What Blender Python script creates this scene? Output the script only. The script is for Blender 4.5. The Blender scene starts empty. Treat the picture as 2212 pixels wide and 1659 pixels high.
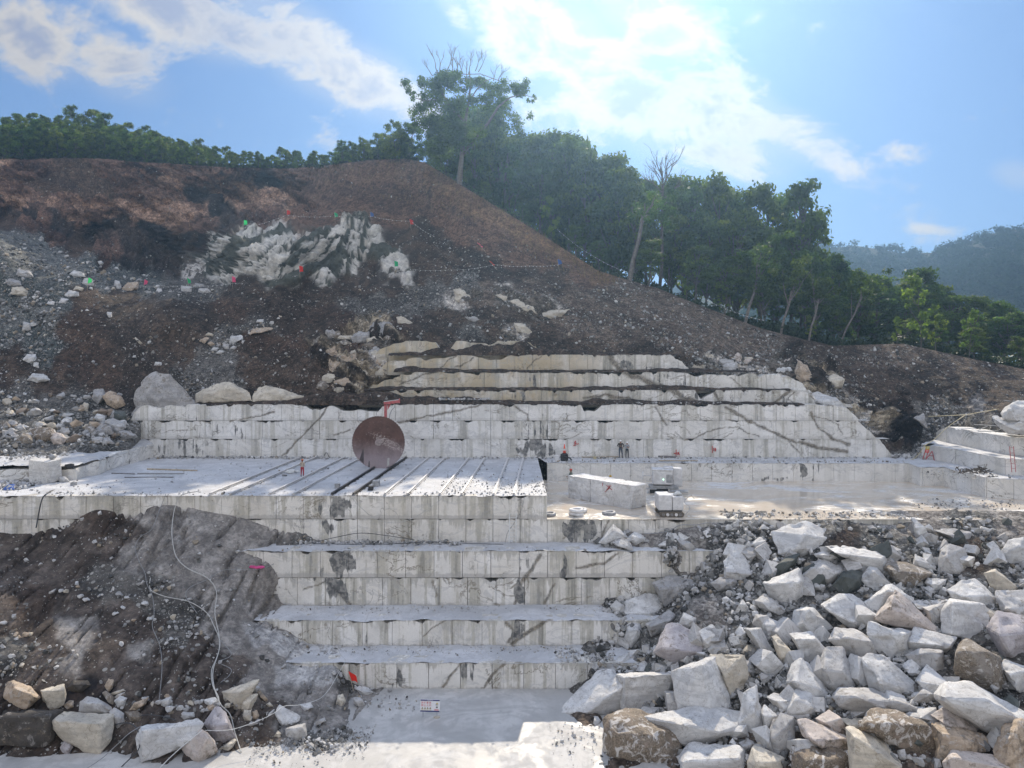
EXPOSURE = 0.38
HAZE = 0.0006
SKY_TINT = (.72, .90, 1.18)
SKY_DUST = .3
SKY_MAX = (.36, .60, 1.02)
FILL_CLOUD_BACK = (.90, .85, .79)  # unseen cloud behind the camera, added as fill for the faces
FILL_CLOUD_TOP = (.92, 1.0, 1.22)  # unseen cloud near the zenith, added as fill for the treads
import bpy, bmesh, math, random
import numpy as np
from mathutils import Vector, Matrix

R = math.radians
scene = bpy.context.scene
col = scene.collection
CZ = 21.07            # height of the camera above the pit floor (m)
F = 1609.0            # focal length in reference pixels (2212 px wide)
CX, HY = 1106.0, 773.0


def at(px, py, D):
    """point of the place seen at (px, py) and D metres ahead"""
    return Vector(((px - CX) * D / F, D, CZ - (py - HY) * D / F))


def atn(px, py, D):
    px = np.asarray(px, float); py = np.asarray(py, float); D = np.asarray(D, float)
    return np.stack([(px - CX) * D / F, D + 0 * px, CZ - (py - HY) * D / F], -1)


def floor_D(py, h):
    return h * F / (py - HY)


# ------------------------------------------------------------------ noise
def _hash(ix, iy, iz, seed):
    n = (ix * 374761393 + iy * 668265263 + iz * 2147483647 + seed * 974634541) & 0xFFFFFFFF
    n = ((n ^ (n >> 13)) * 1274126177) & 0xFFFFFFFF
    n = ((n ^ (n >> 16)) * 2246822519) & 0xFFFFFFFF
    n = n ^ (n >> 15)
    return (n & 0xFFFFFF) / float(0xFFFFFF)


def vnoise(p, seed=0):
    p = np.asarray(p, float)
    i = np.floor(p).astype(np.int64)
    f = p - i
    f = f * f * (3 - 2 * f)
    x, y, z = i[..., 0], i[..., 1], i[..., 2]
    fx, fy, fz = f[..., 0], f[..., 1], f[..., 2]
    def h(a, b, c):
        return _hash(x + a, y + b, z + c, seed)
    x00 = h(0, 0, 0) * (1 - fx) + h(1, 0, 0) * fx
    x10 = h(0, 1, 0) * (1 - fx) + h(1, 1, 0) * fx
    x01 = h(0, 0, 1) * (1 - fx) + h(1, 0, 1) * fx
    x11 = h(0, 1, 1) * (1 - fx) + h(1, 1, 1) * fx
    return (x00 * (1 - fy) + x10 * fy) * (1 - fz) + (x01 * (1 - fy) + x11 * fy) * fz


def fbm(p, octaves=4, seed=0, gain=0.5, lac=2.03):
    p = np.asarray(p, float)
    a, s, t = 1.0, 0.0, 0.0
    for o in range(octaves):
        s = s + a * vnoise(p, seed + o * 17)
        t += a
        a *= gain
        p = p * lac + 11.3
    return s / t


def ridged(p, octaves=4, seed=0):
    p = np.asarray(p, float)
    a, s, t = 1.0, 0.0, 0.0
    for o in range(octaves):
        s = s + a * (1 - np.abs(2 * vnoise(p, seed + o * 13) - 1))
        t += a
        a *= 0.5
        p = p * 2.05 + 7.7
    return s / t


def cells(p, seed=0):
    """broken-rock cells: random value of the nearest cell, and how far from the joint"""
    p = np.asarray(p, float)
    i = np.floor(p).astype(np.int64)
    f1 = np.full(p.shape[:-1], 9.0); f2 = f1.copy(); val = np.zeros(p.shape[:-1])
    for dx in (-1, 0, 1):
        for dy in (-1, 0, 1):
            for dz in (-1, 0, 1):
                x, y, z = i[..., 0] + dx, i[..., 1] + dy, i[..., 2] + dz
                q = np.stack([x + _hash(x, y, z, seed), y + _hash(x, y, z, seed + 1), z + _hash(x, y, z, seed + 2)], -1)
                d = np.sqrt(((q - p) ** 2).sum(-1))
                near = d < f1
                f2 = np.where(near, f1, np.minimum(f2, d))
                val = np.where(near, _hash(x, y, z, seed + 3), val)
                f1 = np.where(near, d, f1)
    return val, f2 - f1


def smooth(a, b, x):
    t = np.clip((np.asarray(x, float) - a) / (b - a), 0, 1)
    return t * t * (3 - 2 * t)


def interp(x, pts):
    xs = [p[0] for p in pts]
    ys = [p[1] for p in pts]
    return np.interp(x, xs, ys)


class RBF:
    """thin-plate surface through scattered points (px, py) -> D"""
    def __init__(self, pts, smooth=0.0):
        p = np.array(pts, float)
        self.c = p[:, :2] / 300.0
        n = len(p)
        K = self._k(self.c)
        P = np.concatenate([np.ones((n, 1)), self.c], 1)
        A = np.zeros((n + 3, n + 3))
        A[:n, :n] = K + np.eye(n) * smooth
        A[:n, n:] = P
        A[n:, :n] = P.T
        b = np.zeros(n + 3)
        b[:n] = p[:, 2]
        self.w = np.linalg.solve(A, b)

    def _k(self, q):
        d2 = ((q[:, None, :] - self.c[None]) ** 2).sum(-1)
        return 0.5 * d2 * np.log(d2 + 1e-9)

    def __call__(self, px, py):
        px = np.asarray(px, float); py = np.asarray(py, float)
        sh = np.broadcast(px, py).shape
        q = np.stack([np.broadcast_to(px, sh).ravel(), np.broadcast_to(py, sh).ravel()], -1) / 300.0
        out = np.empty(len(q))
        for s in range(0, len(q), 20000):
            e = q[s:s + 20000]
            out[s:s + 20000] = self._k(e) @ self.w[:-3] + self.w[-3] + e @ self.w[-2:]
        return out.reshape(sh)


# ------------------------------------------------------------------ meshes
def new_obj(name, me, parent=None):
    o = bpy.data.objects.new(name, me)
    col.objects.link(o)
    if parent is not None:
        o.parent = parent
    return o


def np_mesh(name, V, faces, mat=None, smooth_shade=False, attrs=None, colors=None, mats=None, mat_idx=None):
    """faces: (n,3) or (n,4) int array, or a list of such arrays"""
    me = bpy.data.meshes.new(name)
    V = np.ascontiguousarray(V, dtype=np.float32).reshape(-1, 3)
    if not isinstance(faces, (list, tuple)):
        faces = [faces]
    faces = [np.ascontiguousarray(f, dtype=np.int32) for f in faces if len(f)]
    loops = np.concatenate([f.ravel() for f in faces])
    tot = np.concatenate([np.full(len(f), f.shape[1], np.int32) for f in faces])
    start = np.concatenate([[0], np.cumsum(tot)[:-1]]).astype(np.int32)
    me.vertices.add(len(V))
    me.vertices.foreach_set('co', V.ravel())
    me.loops.add(len(loops))
    me.loops.foreach_set('vertex_index', loops)
    me.polygons.add(len(tot))
    me.polygons.foreach_set('loop_start', start)
    me.polygons.foreach_set('loop_total', tot)
    if mat_idx is not None:
        me.polygons.foreach_set('material_index', np.ascontiguousarray(mat_idx, dtype=np.int32))
    me.update(calc_edges=True)
    me.polygons.foreach_set('use_smooth', np.full(len(tot), smooth_shade, dtype=bool))
    for k, v in (attrs or {}).items():
        a = me.attributes.new(k, 'FLOAT', 'POINT')
        a.data.foreach_set('value', np.ascontiguousarray(v, dtype=np.float32).ravel())
    if colors is not None:
        a = me.attributes.new('tint', 'FLOAT_COLOR', 'POINT')
        c = np.ones((len(V), 4), np.float32)
        c[:, :3] = colors
        a.data.foreach_set('color', c.ravel())
    for m in (mats or ([mat] if mat else [])):
        me.materials.append(m)
    me.validate()
    return me


def grid_faces(nu, nv, flip=False):
    """grid stored [iv*nu+iu]"""
    iu, iv = np.meshgrid(np.arange(nu - 1), np.arange(nv - 1))
    a = (iv * nu + iu).ravel()
    f = np.stack([a, a + 1, a + 1 + nu, a + nu], -1)
    return f[:, ::-1] if flip else f


class MB:
    """collects boxes, tubes, lathes into one mesh"""
    def __init__(self):
        self.bm = bmesh.new()

    def box(self, c, s, rot=None, bevel=0.0):
        m = Matrix.Translation(Vector(c))
        if rot is not None:
            m = m @ (rot.to_4x4() if isinstance(rot, Matrix) else Matrix.Rotation(rot, 4, 'Z'))
        m = m @ Matrix.Diagonal((s[0], s[1], s[2], 1))
        r = bmesh.ops.create_cube(self.bm, size=1.0, matrix=m)
        if bevel > 0:
            es = list({e for v in r['verts'] for e in v.link_edges})
            bmesh.ops.bevel(self.bm, geom=es, offset=bevel, segments=1, affect='EDGES')
        return self

    def tube(self, pts, r, n=8, cap=True):
        pts = [Vector(p) for p in pts]
        rs = r if isinstance(r, (list, tuple)) else [r] * len(pts)
        rings = []
        up = Vector((0.0, 0.0, 1.0))
        prev = None
        for i, p in enumerate(pts):
            t = (pts[min(i + 1, len(pts) - 1)] - pts[max(i - 1, 0)])
            t = t.normalized() if t.length > 1e-9 else Vector((0, 0, 1))
            if prev is None:
                a = t.orthogonal().normalized()
            else:
                a = prev - t * prev.dot(t)
                a = a.normalized() if a.length > 1e-6 else t.orthogonal().normalized()
            prev = a
            b = t.cross(a)
            rings.append([self.bm.verts.new(p + (a * math.cos(2 * math.pi * k / n) + b * math.sin(2 * math.pi * k / n)) * rs[i]) for k in range(n)])
        for i in range(len(rings) - 1):
            for k in range(n):
                self.bm.faces.new((rings[i][k], rings[i][(k + 1) % n], rings[i + 1][(k + 1) % n], rings[i + 1][k]))
        if cap:
            self.bm.faces.new(rings[0][::-1])
            self.bm.faces.new(rings[-1])
        return self

    def poly(self, pts, thick_vec):
        """extruded polygon"""
        a = [self.bm.verts.new(Vector(p)) for p in pts]
        b = [self.bm.verts.new(Vector(p) + Vector(thick_vec)) for p in pts]
        self.bm.faces.new(a)
        self.bm.faces.new(b[::-1])
        n = len(a)
        for i in range(n):
            self.bm.faces.new((a[i], b[i], b[(i + 1) % n], a[(i + 1) % n]))
        return self

    def build(self, name, mat, parent=None, smooth_shade=False, loc=None):
        bmesh.ops.recalc_face_normals(self.bm, faces=self.bm.faces)
        me = bpy.data.meshes.new(name)
        self.bm.to_mesh(me)
        self.bm.free()
        if mat is not None:
            me.materials.append(mat)
        if smooth_shade:
            me.polygons.foreach_set('use_smooth', [True] * len(me.polygons))
        o = new_obj(name, me, parent)
        if loc is not None:
            o.location = loc
        return o


def tag(o, label=None, cat=None, group=None, kind=None):
    if label:
        o['label'] = label
    if cat:
        o['category'] = cat
    if group:
        o['group'] = group
    if kind:
        o['kind'] = kind
    return o


def empty(name, loc=(0, 0, 0), rz=0.0):
    o = bpy.data.objects.new(name, None)
    o.empty_display_size = 0.3
    col.objects.link(o)
    o.location = loc
    o.rotation_euler = (0, 0, rz)
    return o


def copy_tree(o, parent=None):
    c = o.copy()
    col.objects.link(c)
    c.parent = parent
    for ch in list(o.children):
        copy_tree(ch, c)
    return c


# ------------------------------------------------------------------ node helper
class NT:
    def __init__(self, name):
        self.mat = bpy.data.materials.new(name)
        self.mat.use_nodes = True
        self.nt = self.mat.node_tree
        self.nt.nodes.clear()
        self.out = self.nt.nodes.new('ShaderNodeOutputMaterial')
        self._tc = None

    def n(self, t, **kw):
        nd = self.nt.nodes.new(t)
        for k, v in kw.items():
            setattr(nd, k, v)
        return nd

    def set(self, sock, v):
        if isinstance(v, bpy.types.NodeSocket):
            self.nt.links.new(v, sock)
        elif isinstance(v, (tuple, list)) and sock.type == 'RGBA' and len(v) == 3:
            sock.default_value = (*v, 1)
        else:
            sock.default_value = v

    @property
    def P(self):
        if self._tc is None:
            self._tc = self.n('ShaderNodeTexCoord')
        return self._tc.outputs['Object']

    def pos(self, scale=(1, 1, 1), rot=(0, 0, 0), vec=None):
        m = self.n('ShaderNodeMapping')
        self.set(m.inputs['Vector'], vec or self.P)
        m.inputs['Scale'].default_value = scale
        m.inputs['Rotation'].default_value = rot
        return m.outputs[0]

    def noise(self, vec=None, scale=1.0, detail=4.0, rough=0.55, dist=0.0, color=False):
        t = self.n('ShaderNodeTexNoise')
        self.set(t.inputs['Vector'], vec or self.P)
        t.inputs['Scale'].default_value = scale
        t.inputs['Detail'].default_value = detail
        t.inputs['Roughness'].default_value = rough
        t.inputs['Distortion'].default_value = dist
        return t.outputs['Color' if color else 'Fac']

    def voronoi(self, vec=None, scale=1.0, feature='F1', out='Distance', rnd=1.0):
        t = self.n('ShaderNodeTexVoronoi', feature=feature)
        self.set(t.inputs['Vector'], vec or self.P)
        t.inputs['Scale'].default_value = scale
        t.inputs['Randomness'].default_value = rnd
        return t.outputs[out]

    def math(self, op, a, b=0.0, c=0.0, clamp=False):
        m = self.n('ShaderNodeMath', operation=op, use_clamp=clamp)
        for i, v in enumerate((a, b, c)):
            if i < len(m.inputs):
                self.set(m.inputs[i], v)
        return m.outputs[0]

    def mapr(self, v, a, b, c=0.0, d=1.0, smooth_=True):
        m = self.n('ShaderNodeMapRange', interpolation_type='SMOOTHSTEP' if smooth_ else 'LINEAR')
        self.set(m.inputs[0], v)
        for i, x in enumerate((a, b, c, d)):
            self.set(m.inputs[i + 1], x)
        return m.outputs[0]

    def mix(self, f, a, b, blend='MIX'):
        m = self.n('ShaderNodeMix', data_type='RGBA', blend_type=blend)
        self.set(m.inputs[0], f)
        self.set(m.inputs[6], a)
        self.set(m.inputs[7], b)
        return m.outputs[2]

    def attr(self, name, out='Fac'):
        a = self.n('ShaderNodeAttribute', attribute_name=name)
        return a.outputs[out]

    def sep(self, v):
        s = self.n('ShaderNodeSeparateXYZ')
        self.set(s.inputs[0], v)
        return s.outputs

    def bump(self, h, strength=0.5, dist=0.05, normal=None):
        b = self.n('ShaderNodeBump')
        b.inputs['Strength'].default_value = strength
        b.inputs['Distance'].default_value = dist
        self.set(b.inputs['Height'], h)
        if normal is not None:
            self.set(b.inputs['Normal'], normal)
        return b.outputs[0]

    def bsdf(self, color, rough=0.7, normal=None, metallic=0.0, spec=0.4, **kw):
        p = self.n('ShaderNodeBsdfPrincipled')
        self.set(p.inputs['Base Color'], color)
        self.set(p.inputs['Roughness'], rough)
        self.set(p.inputs['Metallic'], metallic)
        self.set(p.inputs['Specular IOR Level'], spec)
        if normal is not None:
            self.set(p.inputs['Normal'], normal)
        for k, v in kw.items():
            self.set(p.inputs[k], v)
        self.nt.links.new(p.outputs[0], self.out.inputs[0])
        return self.mat


class NTO(NT):
    """object coordinates shifted per piece, so that no two courses carry the same stains"""
    _q = None

    @property
    def P(self):
        if self._q is None:
            base = NT.P.fget(self)
            a = self.attr('sd')
            c = self.n('ShaderNodeCombineXYZ')
            for i, k in enumerate((13.7, 5.3, 2.9)):
                self.set(c.inputs[i], self.math('MULTIPLY', a, k))
            v = self.n('ShaderNodeVectorMath', operation='ADD')
            self.set(v.inputs[0], base); self.set(v.inputs[1], c.outputs[0])
            self._q = v.outputs[0]
        return self._q


def plain(name, c, rough=0.6, metallic=0.0, var=0.15, scale=3.0, spec=0.4):
    t = NT(name)
    nz = t.noise(scale=scale, detail=5)
    dark = tuple(x * (1 - var) for x in c)
    lite = tuple(min(1, x * (1 + var)) for x in c)
    return t.bsdf(t.mix(t.mapr(nz, .3, .7), dark, lite), rough, metallic=metallic, spec=spec,
                  normal=t.bump(nz, .2, .01))
# ------------------------------------------------------------------ materials
def mat_wall(name, warm=0.0, stain=0.5, dirty=0.4):
    """sawn marble face: per-block tone, vertical run stains, drips, veins, black schist patches"""
    t = NTO(name)
    P = t.P
    big = t.noise(scale=0.35, detail=4, rough=.6)
    base = t.mix(t.mapr(big, .35, .65), (.67, .65, .61), (.84, .82, .785))
    rnd = t.attr('rnd')
    base = t.mix(t.math('MULTIPLY', rnd, .45), base, (.68, .645, .58))
    cloud = t.noise(t.pos((.8, .8, .8), (0.3, .5, 0.6)), 1.0, 6, .65, .6)
    base = t.mix(t.mapr(cloud, .55, .72, 0, .4), base, (.45, .445, .435))
    fineb = t.noise(scale=6, detail=5, rough=.7)
    # warm cream / ochre weathering
    wn = t.noise(t.pos((.5, .5, .22)), 1.0, 4, .6)
    wf = t.math('MULTIPLY', t.mapr(wn, .22, .60), t.math('ADD', t.attr('warm'), warm), clamp=True)
    base = t.mix(wf, base, (.50, .42, .295))
    # broad vertical run-off bands
    band = t.noise(t.pos((.9, .9, .035)), 1.0, 5, .6)
    band2 = t.noise(t.pos((3.2, 3.2, .12)), 1.0, 4, .6)
    mottle = t.noise(scale=2.6, detail=5, rough=.7)
    bsum = t.math('ADD', t.math('MULTIPLY', band, .65), t.math('MULTIPLY', band2, .35))
    bsum = t.math('ADD', bsum, t.math('MULTIPLY', t.math('SUBTRACT', mottle, .5), .13))
    bf = t.mapr(bsum, .500, .560, 0, stain)
    base = t.mix(bf, base, t.mix(t.mapr(band2, .4, .6), (.33, .305, .235), (.43, .40, .32)))
    bf2 = t.mapr(bsum, .575, .62, 0, stain * .9)
    base = t.mix(bf2, base, (.17, .165, .145))
    # grey wash dripping from the top edge and clinging to the foot
    hf = t.attr('hf')
    dn = t.noise(t.pos((1.6, 1.6, .02)), 1.0, 6, .75)
    dn2 = t.noise(t.pos((6.0, 6.0, .25)), 1.0, 3, .6)
    ln = t.math('ADD', t.math('MULTIPLY', t.mapr(dn, .47, .85, 0, 1, False), 1.0), t.math('MULTIPLY', t.math('SUBTRACT', dn2, .5), .5))
    drip = t.mapr(t.math('SUBTRACT', ln, t.math('SUBTRACT', 1.0, hf)), -.03, .05, 0, dirty)
    base = t.mix(drip, base, (.40, .375, .325))
    foot = t.mapr(t.math('SUBTRACT', t.math('MULTIPLY', mottle, .34), hf), -.03, .06, 0, dirty * .9)
    base = t.mix(foot, base, (.37, .35, .325))
    # veins and fractures
    vn = t.noise(t.pos((.42, .42, .42), (.4, .9, .2)), 1.0, 5, .55, .5)
    v1 = t.mapr(t.math('ABSOLUTE', t.math('SUBTRACT', vn, .5)), .003, .011, 1, 0)
    vg = t.mapr(t.noise(scale=.22, detail=2), .50, .60)
    base = t.mix(t.math('MULTIPLY', v1, t.math('MULTIPLY', vg, .5)), base, (.17, .15, .125))
    vn2 = t.noise(t.pos((.25, .25, .5), (.0, .6, .0)), 1.0, 6, .6, 1.2)
    v2 = t.mapr(t.math('ABSOLUTE', t.math('SUBTRACT', vn2, .47)), .008, .024, .3, 0)
    base = t.mix(v2, base, (.36, .36, .365))
    vn3 = t.noise(t.pos((.16, .16, .30), (.0, -.75, .0)), 1.0, 6, .62, 1.6)
    v3 = t.math('MULTIPLY', t.mapr(t.math('ABSOLUTE', t.math('SUBTRACT', vn3, .52)), .004, .014, .75, 0), t.mapr(t.noise(scale=.13, detail=2), .50, .58))
    base = t.mix(v3, base, (.20, .17, .125))
    ck = t.math('MULTIPLY', t.attr('crack'), t.mapr(mottle, .25, .5, .55, 1))
    base = t.mix(t.math('MULTIPLY', ck, .85), base, t.mix(t.mapr(fineb, .4, .6), (.055, .046, .036), (.24, .20, .145)))
    # black schist
    dk = t.noise(t.pos((1.5, 1.5, .55), (.1, .5, 0)), 1.0, 6, .66, 1.2)
    df = t.mapr(t.math('ADD', t.math('MULTIPLY', t.attr('dark'), .82), t.math('ADD', t.math('MULTIPLY', t.math('SUBTRACT', dk, .5), 1.0), t.math('MULTIPLY', t.math('SUBTRACT', band2, .5), 1.5))), .42, .58)
    base = t.mix(t.math('MULTIPLY', df, .9), base, t.mix(t.mapr(mottle, .42, .58), (.07, .072, .075), (.26, .25, .23)))
    # soil washed over
    sf = t.mapr(t.math('ADD', t.attr('soil'), t.math('MULTIPLY', t.math('SUBTRACT', mottle, .5), .8)), .42, .58)
    base = t.mix(sf, base, (.062, .05, .042))
    fine = t.noise(scale=9, detail=6, rough=.7)
    base = t.mix(.35, base, t.mix(fine, (.45, .45, .45), (1.25, 1.25, 1.25)), 'MULTIPLY')
    base = t.mix(.0, base, base)
    h = t.math('ADD', t.math('MULTIPLY', fine, .35), t.math('MULTIPLY', mottle, .6))
    return t.bsdf(base, .72, t.bump(h, .35, .06), spec=.25)


def mat_slurry(name, wet=.5, stone=.3, tone=(.52, .515, .51)):
    """settled marble mud and saw dust on the ledges and floors"""
    t = NT(name)
    a = t.noise(scale=.28, detail=5, rough=.6, dist=.8)
    b = t.noise(scale=1.7, detail=6, rough=.7)
    c = t.noise(scale=11, detail=4, rough=.7)
    d = tuple(x * .74 for x in tone)
    base = t.mix(t.mapr(a, .38, .62), d, tone)
    base = t.mix(t.mapr(b, .5, .72, 0, .5), base, tuple(x * .62 for x in tone))
    base = t.mix(t.mapr(a, .55, .75, 0, .35), base, (.50, .455, .39))
    sw = t.noise(t.pos((.22, .3, 1), (0, 0, .5)), 1.0, 4, .6, 2.6)
    base = t.mix(t.mapr(sw, .46, .58, 0, .8 * wet), base, tuple(x * .66 for x in tone))
    sm2 = t.noise(t.pos((1.1, .5, 1), (0, 0, -.3)), 1.0, 6, .7, 1.5)
    base = t.mix(t.mapr(sm2, .50, .62, 0, .5), base, tuple(x * .7 for x in tone))
    # cracks
    cr = t.voronoi(t.mix(.12, t.P, t.noise(scale=1.2, detail=3, color=True)), .55, 'DISTANCE_TO_EDGE')
    cm = t.math('MULTIPLY', t.mapr(cr, .004, .02, 1, 0), t.mapr(a, .46, .58, 0, .8 - wet))
    base = t.mix(t.math('MULTIPLY', cm, .55), base, (.2, .19, .18))
    st = t.voronoi(None, 4.5, 'F1', 'Color')
    sd = t.voronoi(None, 4.5, 'F1', 'Distance')
    sr = t.sep(st)
    sm = t.math('MULTIPLY', t.mapr(sd, .18, .34, 1, 0), t.mapr(t.math('ADD', sr[0], t.math('MULTIPLY', t.math('SUBTRACT', b, .5), 1.2)), 1 - stone, 1.05 - stone))
    base = t.mix(t.math('MULTIPLY', sm, .6), base, t.mix(sr[1], (.2, .19, .18), (.62, .6, .57)))
    rough = t.mapr(t.math('ADD', a, t.math('MULTIPLY', t.math('SUBTRACT', b, .5), .3)), .42, .58, .85 - .45 * wet, .85)
    h = t.math('ADD', t.math('MULTIPLY', c, .3), t.math('ADD', b, t.math('MULTIPLY', sm, .5)))
    return t.bsdf(base, rough, t.bump(h, .35 * (1.1 - wet), .05), spec=.4)


def mat_mudwater(name):
    """milky standing slurry: wet, glossy in pools, matt where it has dried"""
    t = NT(name)
    a = t.noise(t.pos((.16, .3, 1)), 1.0, 5, .6, 1.0)
    b = t.noise(t.pos((.7, 2.6, 1)), 1.0, 6, .65, .6)
    f = t.noise(scale=7, detail=5, rough=.7)
    base = t.mix(t.mapr(a, .4, .6), (.54, .455, .355), (.62, .56, .48))
    dry = t.mapr(t.math('ADD', t.math('MULTIPLY', a, .6), t.math('MULTIPLY', b, .4)), .53, .60)
    base = t.mix(dry, base, t.mix(f, (.5, .49, .48), (.68, .66, .63)))
    grit = t.mapr(t.math('ADD', t.math('MULTIPLY', b, .6), t.math('MULTIPLY', f, .4)), .62, .67)
    base = t.mix(t.math('MULTIPLY', grit, .7), base, (.2, .17, .15))
    rough = t.mapr(dry, 0, 1, .10, .7)
    nrm = t.bump(t.math('MULTIPLY', t.math('ADD', f, b), t.math('ADD', t.math('MULTIPLY', dry, .9), .012)), .5, .05)
    return t.bsdf(base, rough, nrm, spec=.5)


def mat_ground(name, bump=1.0, con=1.0):
    """earth: vertex tint from the zones, clods, pebbles and fine dust"""
    t = NT(name)
    tint = t.attr('tint', 'Color')
    a = t.noise(scale=.9, detail=6, rough=.7)
    b = t.noise(scale=4.5, detail=6, rough=.75)
    base = t.mix(1.0, tint, t.mix(t.mapr(a, .3, .7), (.62, .62, .62), (1.3, 1.28, 1.25)), 'MULTIPLY')
    cz = t.noise(scale=1.7, detail=8, rough=.72, dist=1.3)  # albedo mottle that makes up for weak relief shading
    soft = t.math('SUBTRACT', 1.0, t.math('MULTIPLY', t.attr('soft'), .8))
    base = t.mix(t.math('MULTIPLY', soft, con), base, t.mix(t.mapr(cz, .455, .545), (.60, .58, .57), (1.28, 1.27, 1.25)), 'MULTIPLY')
    base = t.mix(t.math('MULTIPLY', soft, .8 * con), base, t.mix(t.mapr(b, .3, .7), (.55, .55, .55), (1.45, 1.43, 1.4)), 'MULTIPLY')
    dens = t.attr('stone')
    col_ = base
    for sc, lo in ((2.3, .30), (5.2, .28), (10.5, .30)):
        vc = t.sep(t.voronoi(None, sc, 'F1', 'Color'))
        vd = t.voronoi(None, sc, 'F1', 'Distance')
        pick = t.mapr(t.math('ADD', vc[0], t.math('MULTIPLY', dens, .42)), .985, 1.0)
        m = t.math('MULTIPLY', pick, t.mapr(vd, lo, lo + .1, 1, 0))
        col_ = t.mix(m, col_, t.mix(vc[1], (.10, .095, .085), (.40, .385, .35)))
    v2 = t.voronoi(None, 3.0, 'F1', 'Distance')
    h = t.math('ADD', t.math('MULTIPLY', b, .6), t.math('ADD', a, t.math('MULTIPLY', v2, -.3)))
    return t.bsdf(col_, .93, t.bump(h, bump, .22), spec=.15)


def mat_rock(name):
    """broken marble: tint per rock, cloudy weathering, rust and lichen films, dusty tops"""
    t = NT(name)
    soil = t.attr('soil')
    info = t.n('ShaderNodeObjectInfo')
    tint = t.mix(1.0, t.attr('tint', 'Color'), info.outputs['Color'], 'MULTIPLY')
    off = t.n('ShaderNodeVectorMath', operation='SCALE')
    t.set(off.inputs[0], (37.0, 17.0, 53.0))
    t.set(off.inputs[3], info.outputs['Random'])
    add = t.n('ShaderNodeVectorMath', operation='ADD')
    t.set(add.inputs[0], t.P); t.set(add.inputs[1], off.outputs[0])
    Q = add.outputs[0]
    a = t.noise(Q, .8, 6, .62, .5)
    b = t.noise(Q, 3.2, 6, .7)
    c = t.noise(Q, 14, 4, .7)
    base = t.mix(t.mapr(a, .36, .64), t.mix(1.0, tint, (.80, .79, .78), 'MULTIPLY'), tint)
    base = t.mix(t.mapr(b, .46, .68, 0, .7), base, t.mix(1.0, tint, (.66, .65, .635), 'MULTIPLY'))
    # streaky bedding
    s = t.noise(t.pos((.7, .7, 4.0), (.5, .4, .3), Q), 1.0, 5, .6, .4)
    base = t.mix(t.mapr(s, .48, .64, 0, .6), base, t.mix(1.0, tint, (.60, .60, .615), 'MULTIPLY'))
    jn = t.noise(t.pos((.8, .8, .8), (.2, .7, .4), Q), 1.0, 5, .6, 1.4)
    base = t.mix(t.mapr(t.math('ABSOLUTE', t.math('SUBTRACT', jn, .5)), .003, .012, .6, 0), base, t.mix(1.0, tint, (.42, .39, .35), 'MULTIPLY'))
    # weathered crust of earth and rust
    w = t.math('ADD', t.math('MULTIPLY', a, .6), t.math('MULTIPLY', b, .45))
    wf = t.mapr(t.math('ADD', w, t.math('MULTIPLY', soil, .5)), .66, .80)
    base = t.mix(t.math('MULTIPLY', wf, .85), base, t.mix(t.mapr(c, .4, .6), (.10, .082, .062), (.25, .2, .145)))
    wc = t.mapr(t.math('ADD', t.noise(Q, 1.6, 7, .72, 1.0), t.math('MULTIPLY', t.math('SUBTRACT', soil, .4), .12)), .535, .60)
    base = t.mix(t.math('MULTIPLY', wc, t.math('MULTIPLY', soil, 1.7, clamp=True)), base, (.52, .49, .455))
    # grit lying on the upward faces
    g = t.n('ShaderNodeNewGeometry')
    nz = t.sep(g.outputs['Normal'])[2]
    gr = t.math('MULTIPLY', t.mapr(nz, .55, .8), t.mapr(t.math('ADD', t.math('MULTIPLY', c, .5), t.math('MULTIPLY', b, .5)), .56, .60))
    base = t.mix(t.math('MULTIPLY', gr, .6), base, (.15, .14, .13))
    base = t.mix(.4, base, t.mix(c, (.5, .5, .5), (1.2, 1.2, 1.2)), 'MULTIPLY')
    h = t.math('ADD', t.math('MULTIPLY', b, .8), t.math('MULTIPLY', c, .35))
    return t.bsdf(base, .8, t.bump(h, .55, .07), spec=.25)


def mat_leaf(name, c1, c2, trans=.35, spec=.2):
    t = NT(name)
    info = t.n('ShaderNodeObjectInfo')
    n1 = t.noise(scale=.55, detail=2)
    r = t.attr('lr')
    base = t.mix(r, c1, c2)
    rr2 = t.math('FRACT', t.math('MULTIPLY', info.outputs['Random'], 7.31))
    base = t.mix(1.0, base, t.mix(rr2, (.72, .92, 1.05), (1.35, 1.1, .8)), 'MULTIPLY')
    base = t.mix(t.math('MULTIPLY', info.outputs['Random'], .45), base, tuple((a + b) * .42 for a, b in zip(c1, c2)))
    base = t.mix(t.mapr(n1, .38, .62, 0, .5), base, tuple(x * .7 for x in c1))
    d = t.n('ShaderNodeBsdfPrincipled')
    t.set(d.inputs['Base Color'], base); d.inputs['Roughness'].default_value = .55
    d.inputs['Specular IOR Level'].default_value = spec
    tr = t.n('ShaderNodeBsdfTranslucent')
    t.set(tr.inputs[0], t.mix(1.0, base, (1.6, 1.6, .6), 'MULTIPLY'))
    m = t.n('ShaderNodeMixShader')
    m.inputs[0].default_value = trans
    t.nt.links.new(d.outputs[0], m.inputs[1]); t.nt.links.new(tr.outputs[0], m.inputs[2])
    t.nt.links.new(m.outputs[0], t.out.inputs[0])
    return t.mat


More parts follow.
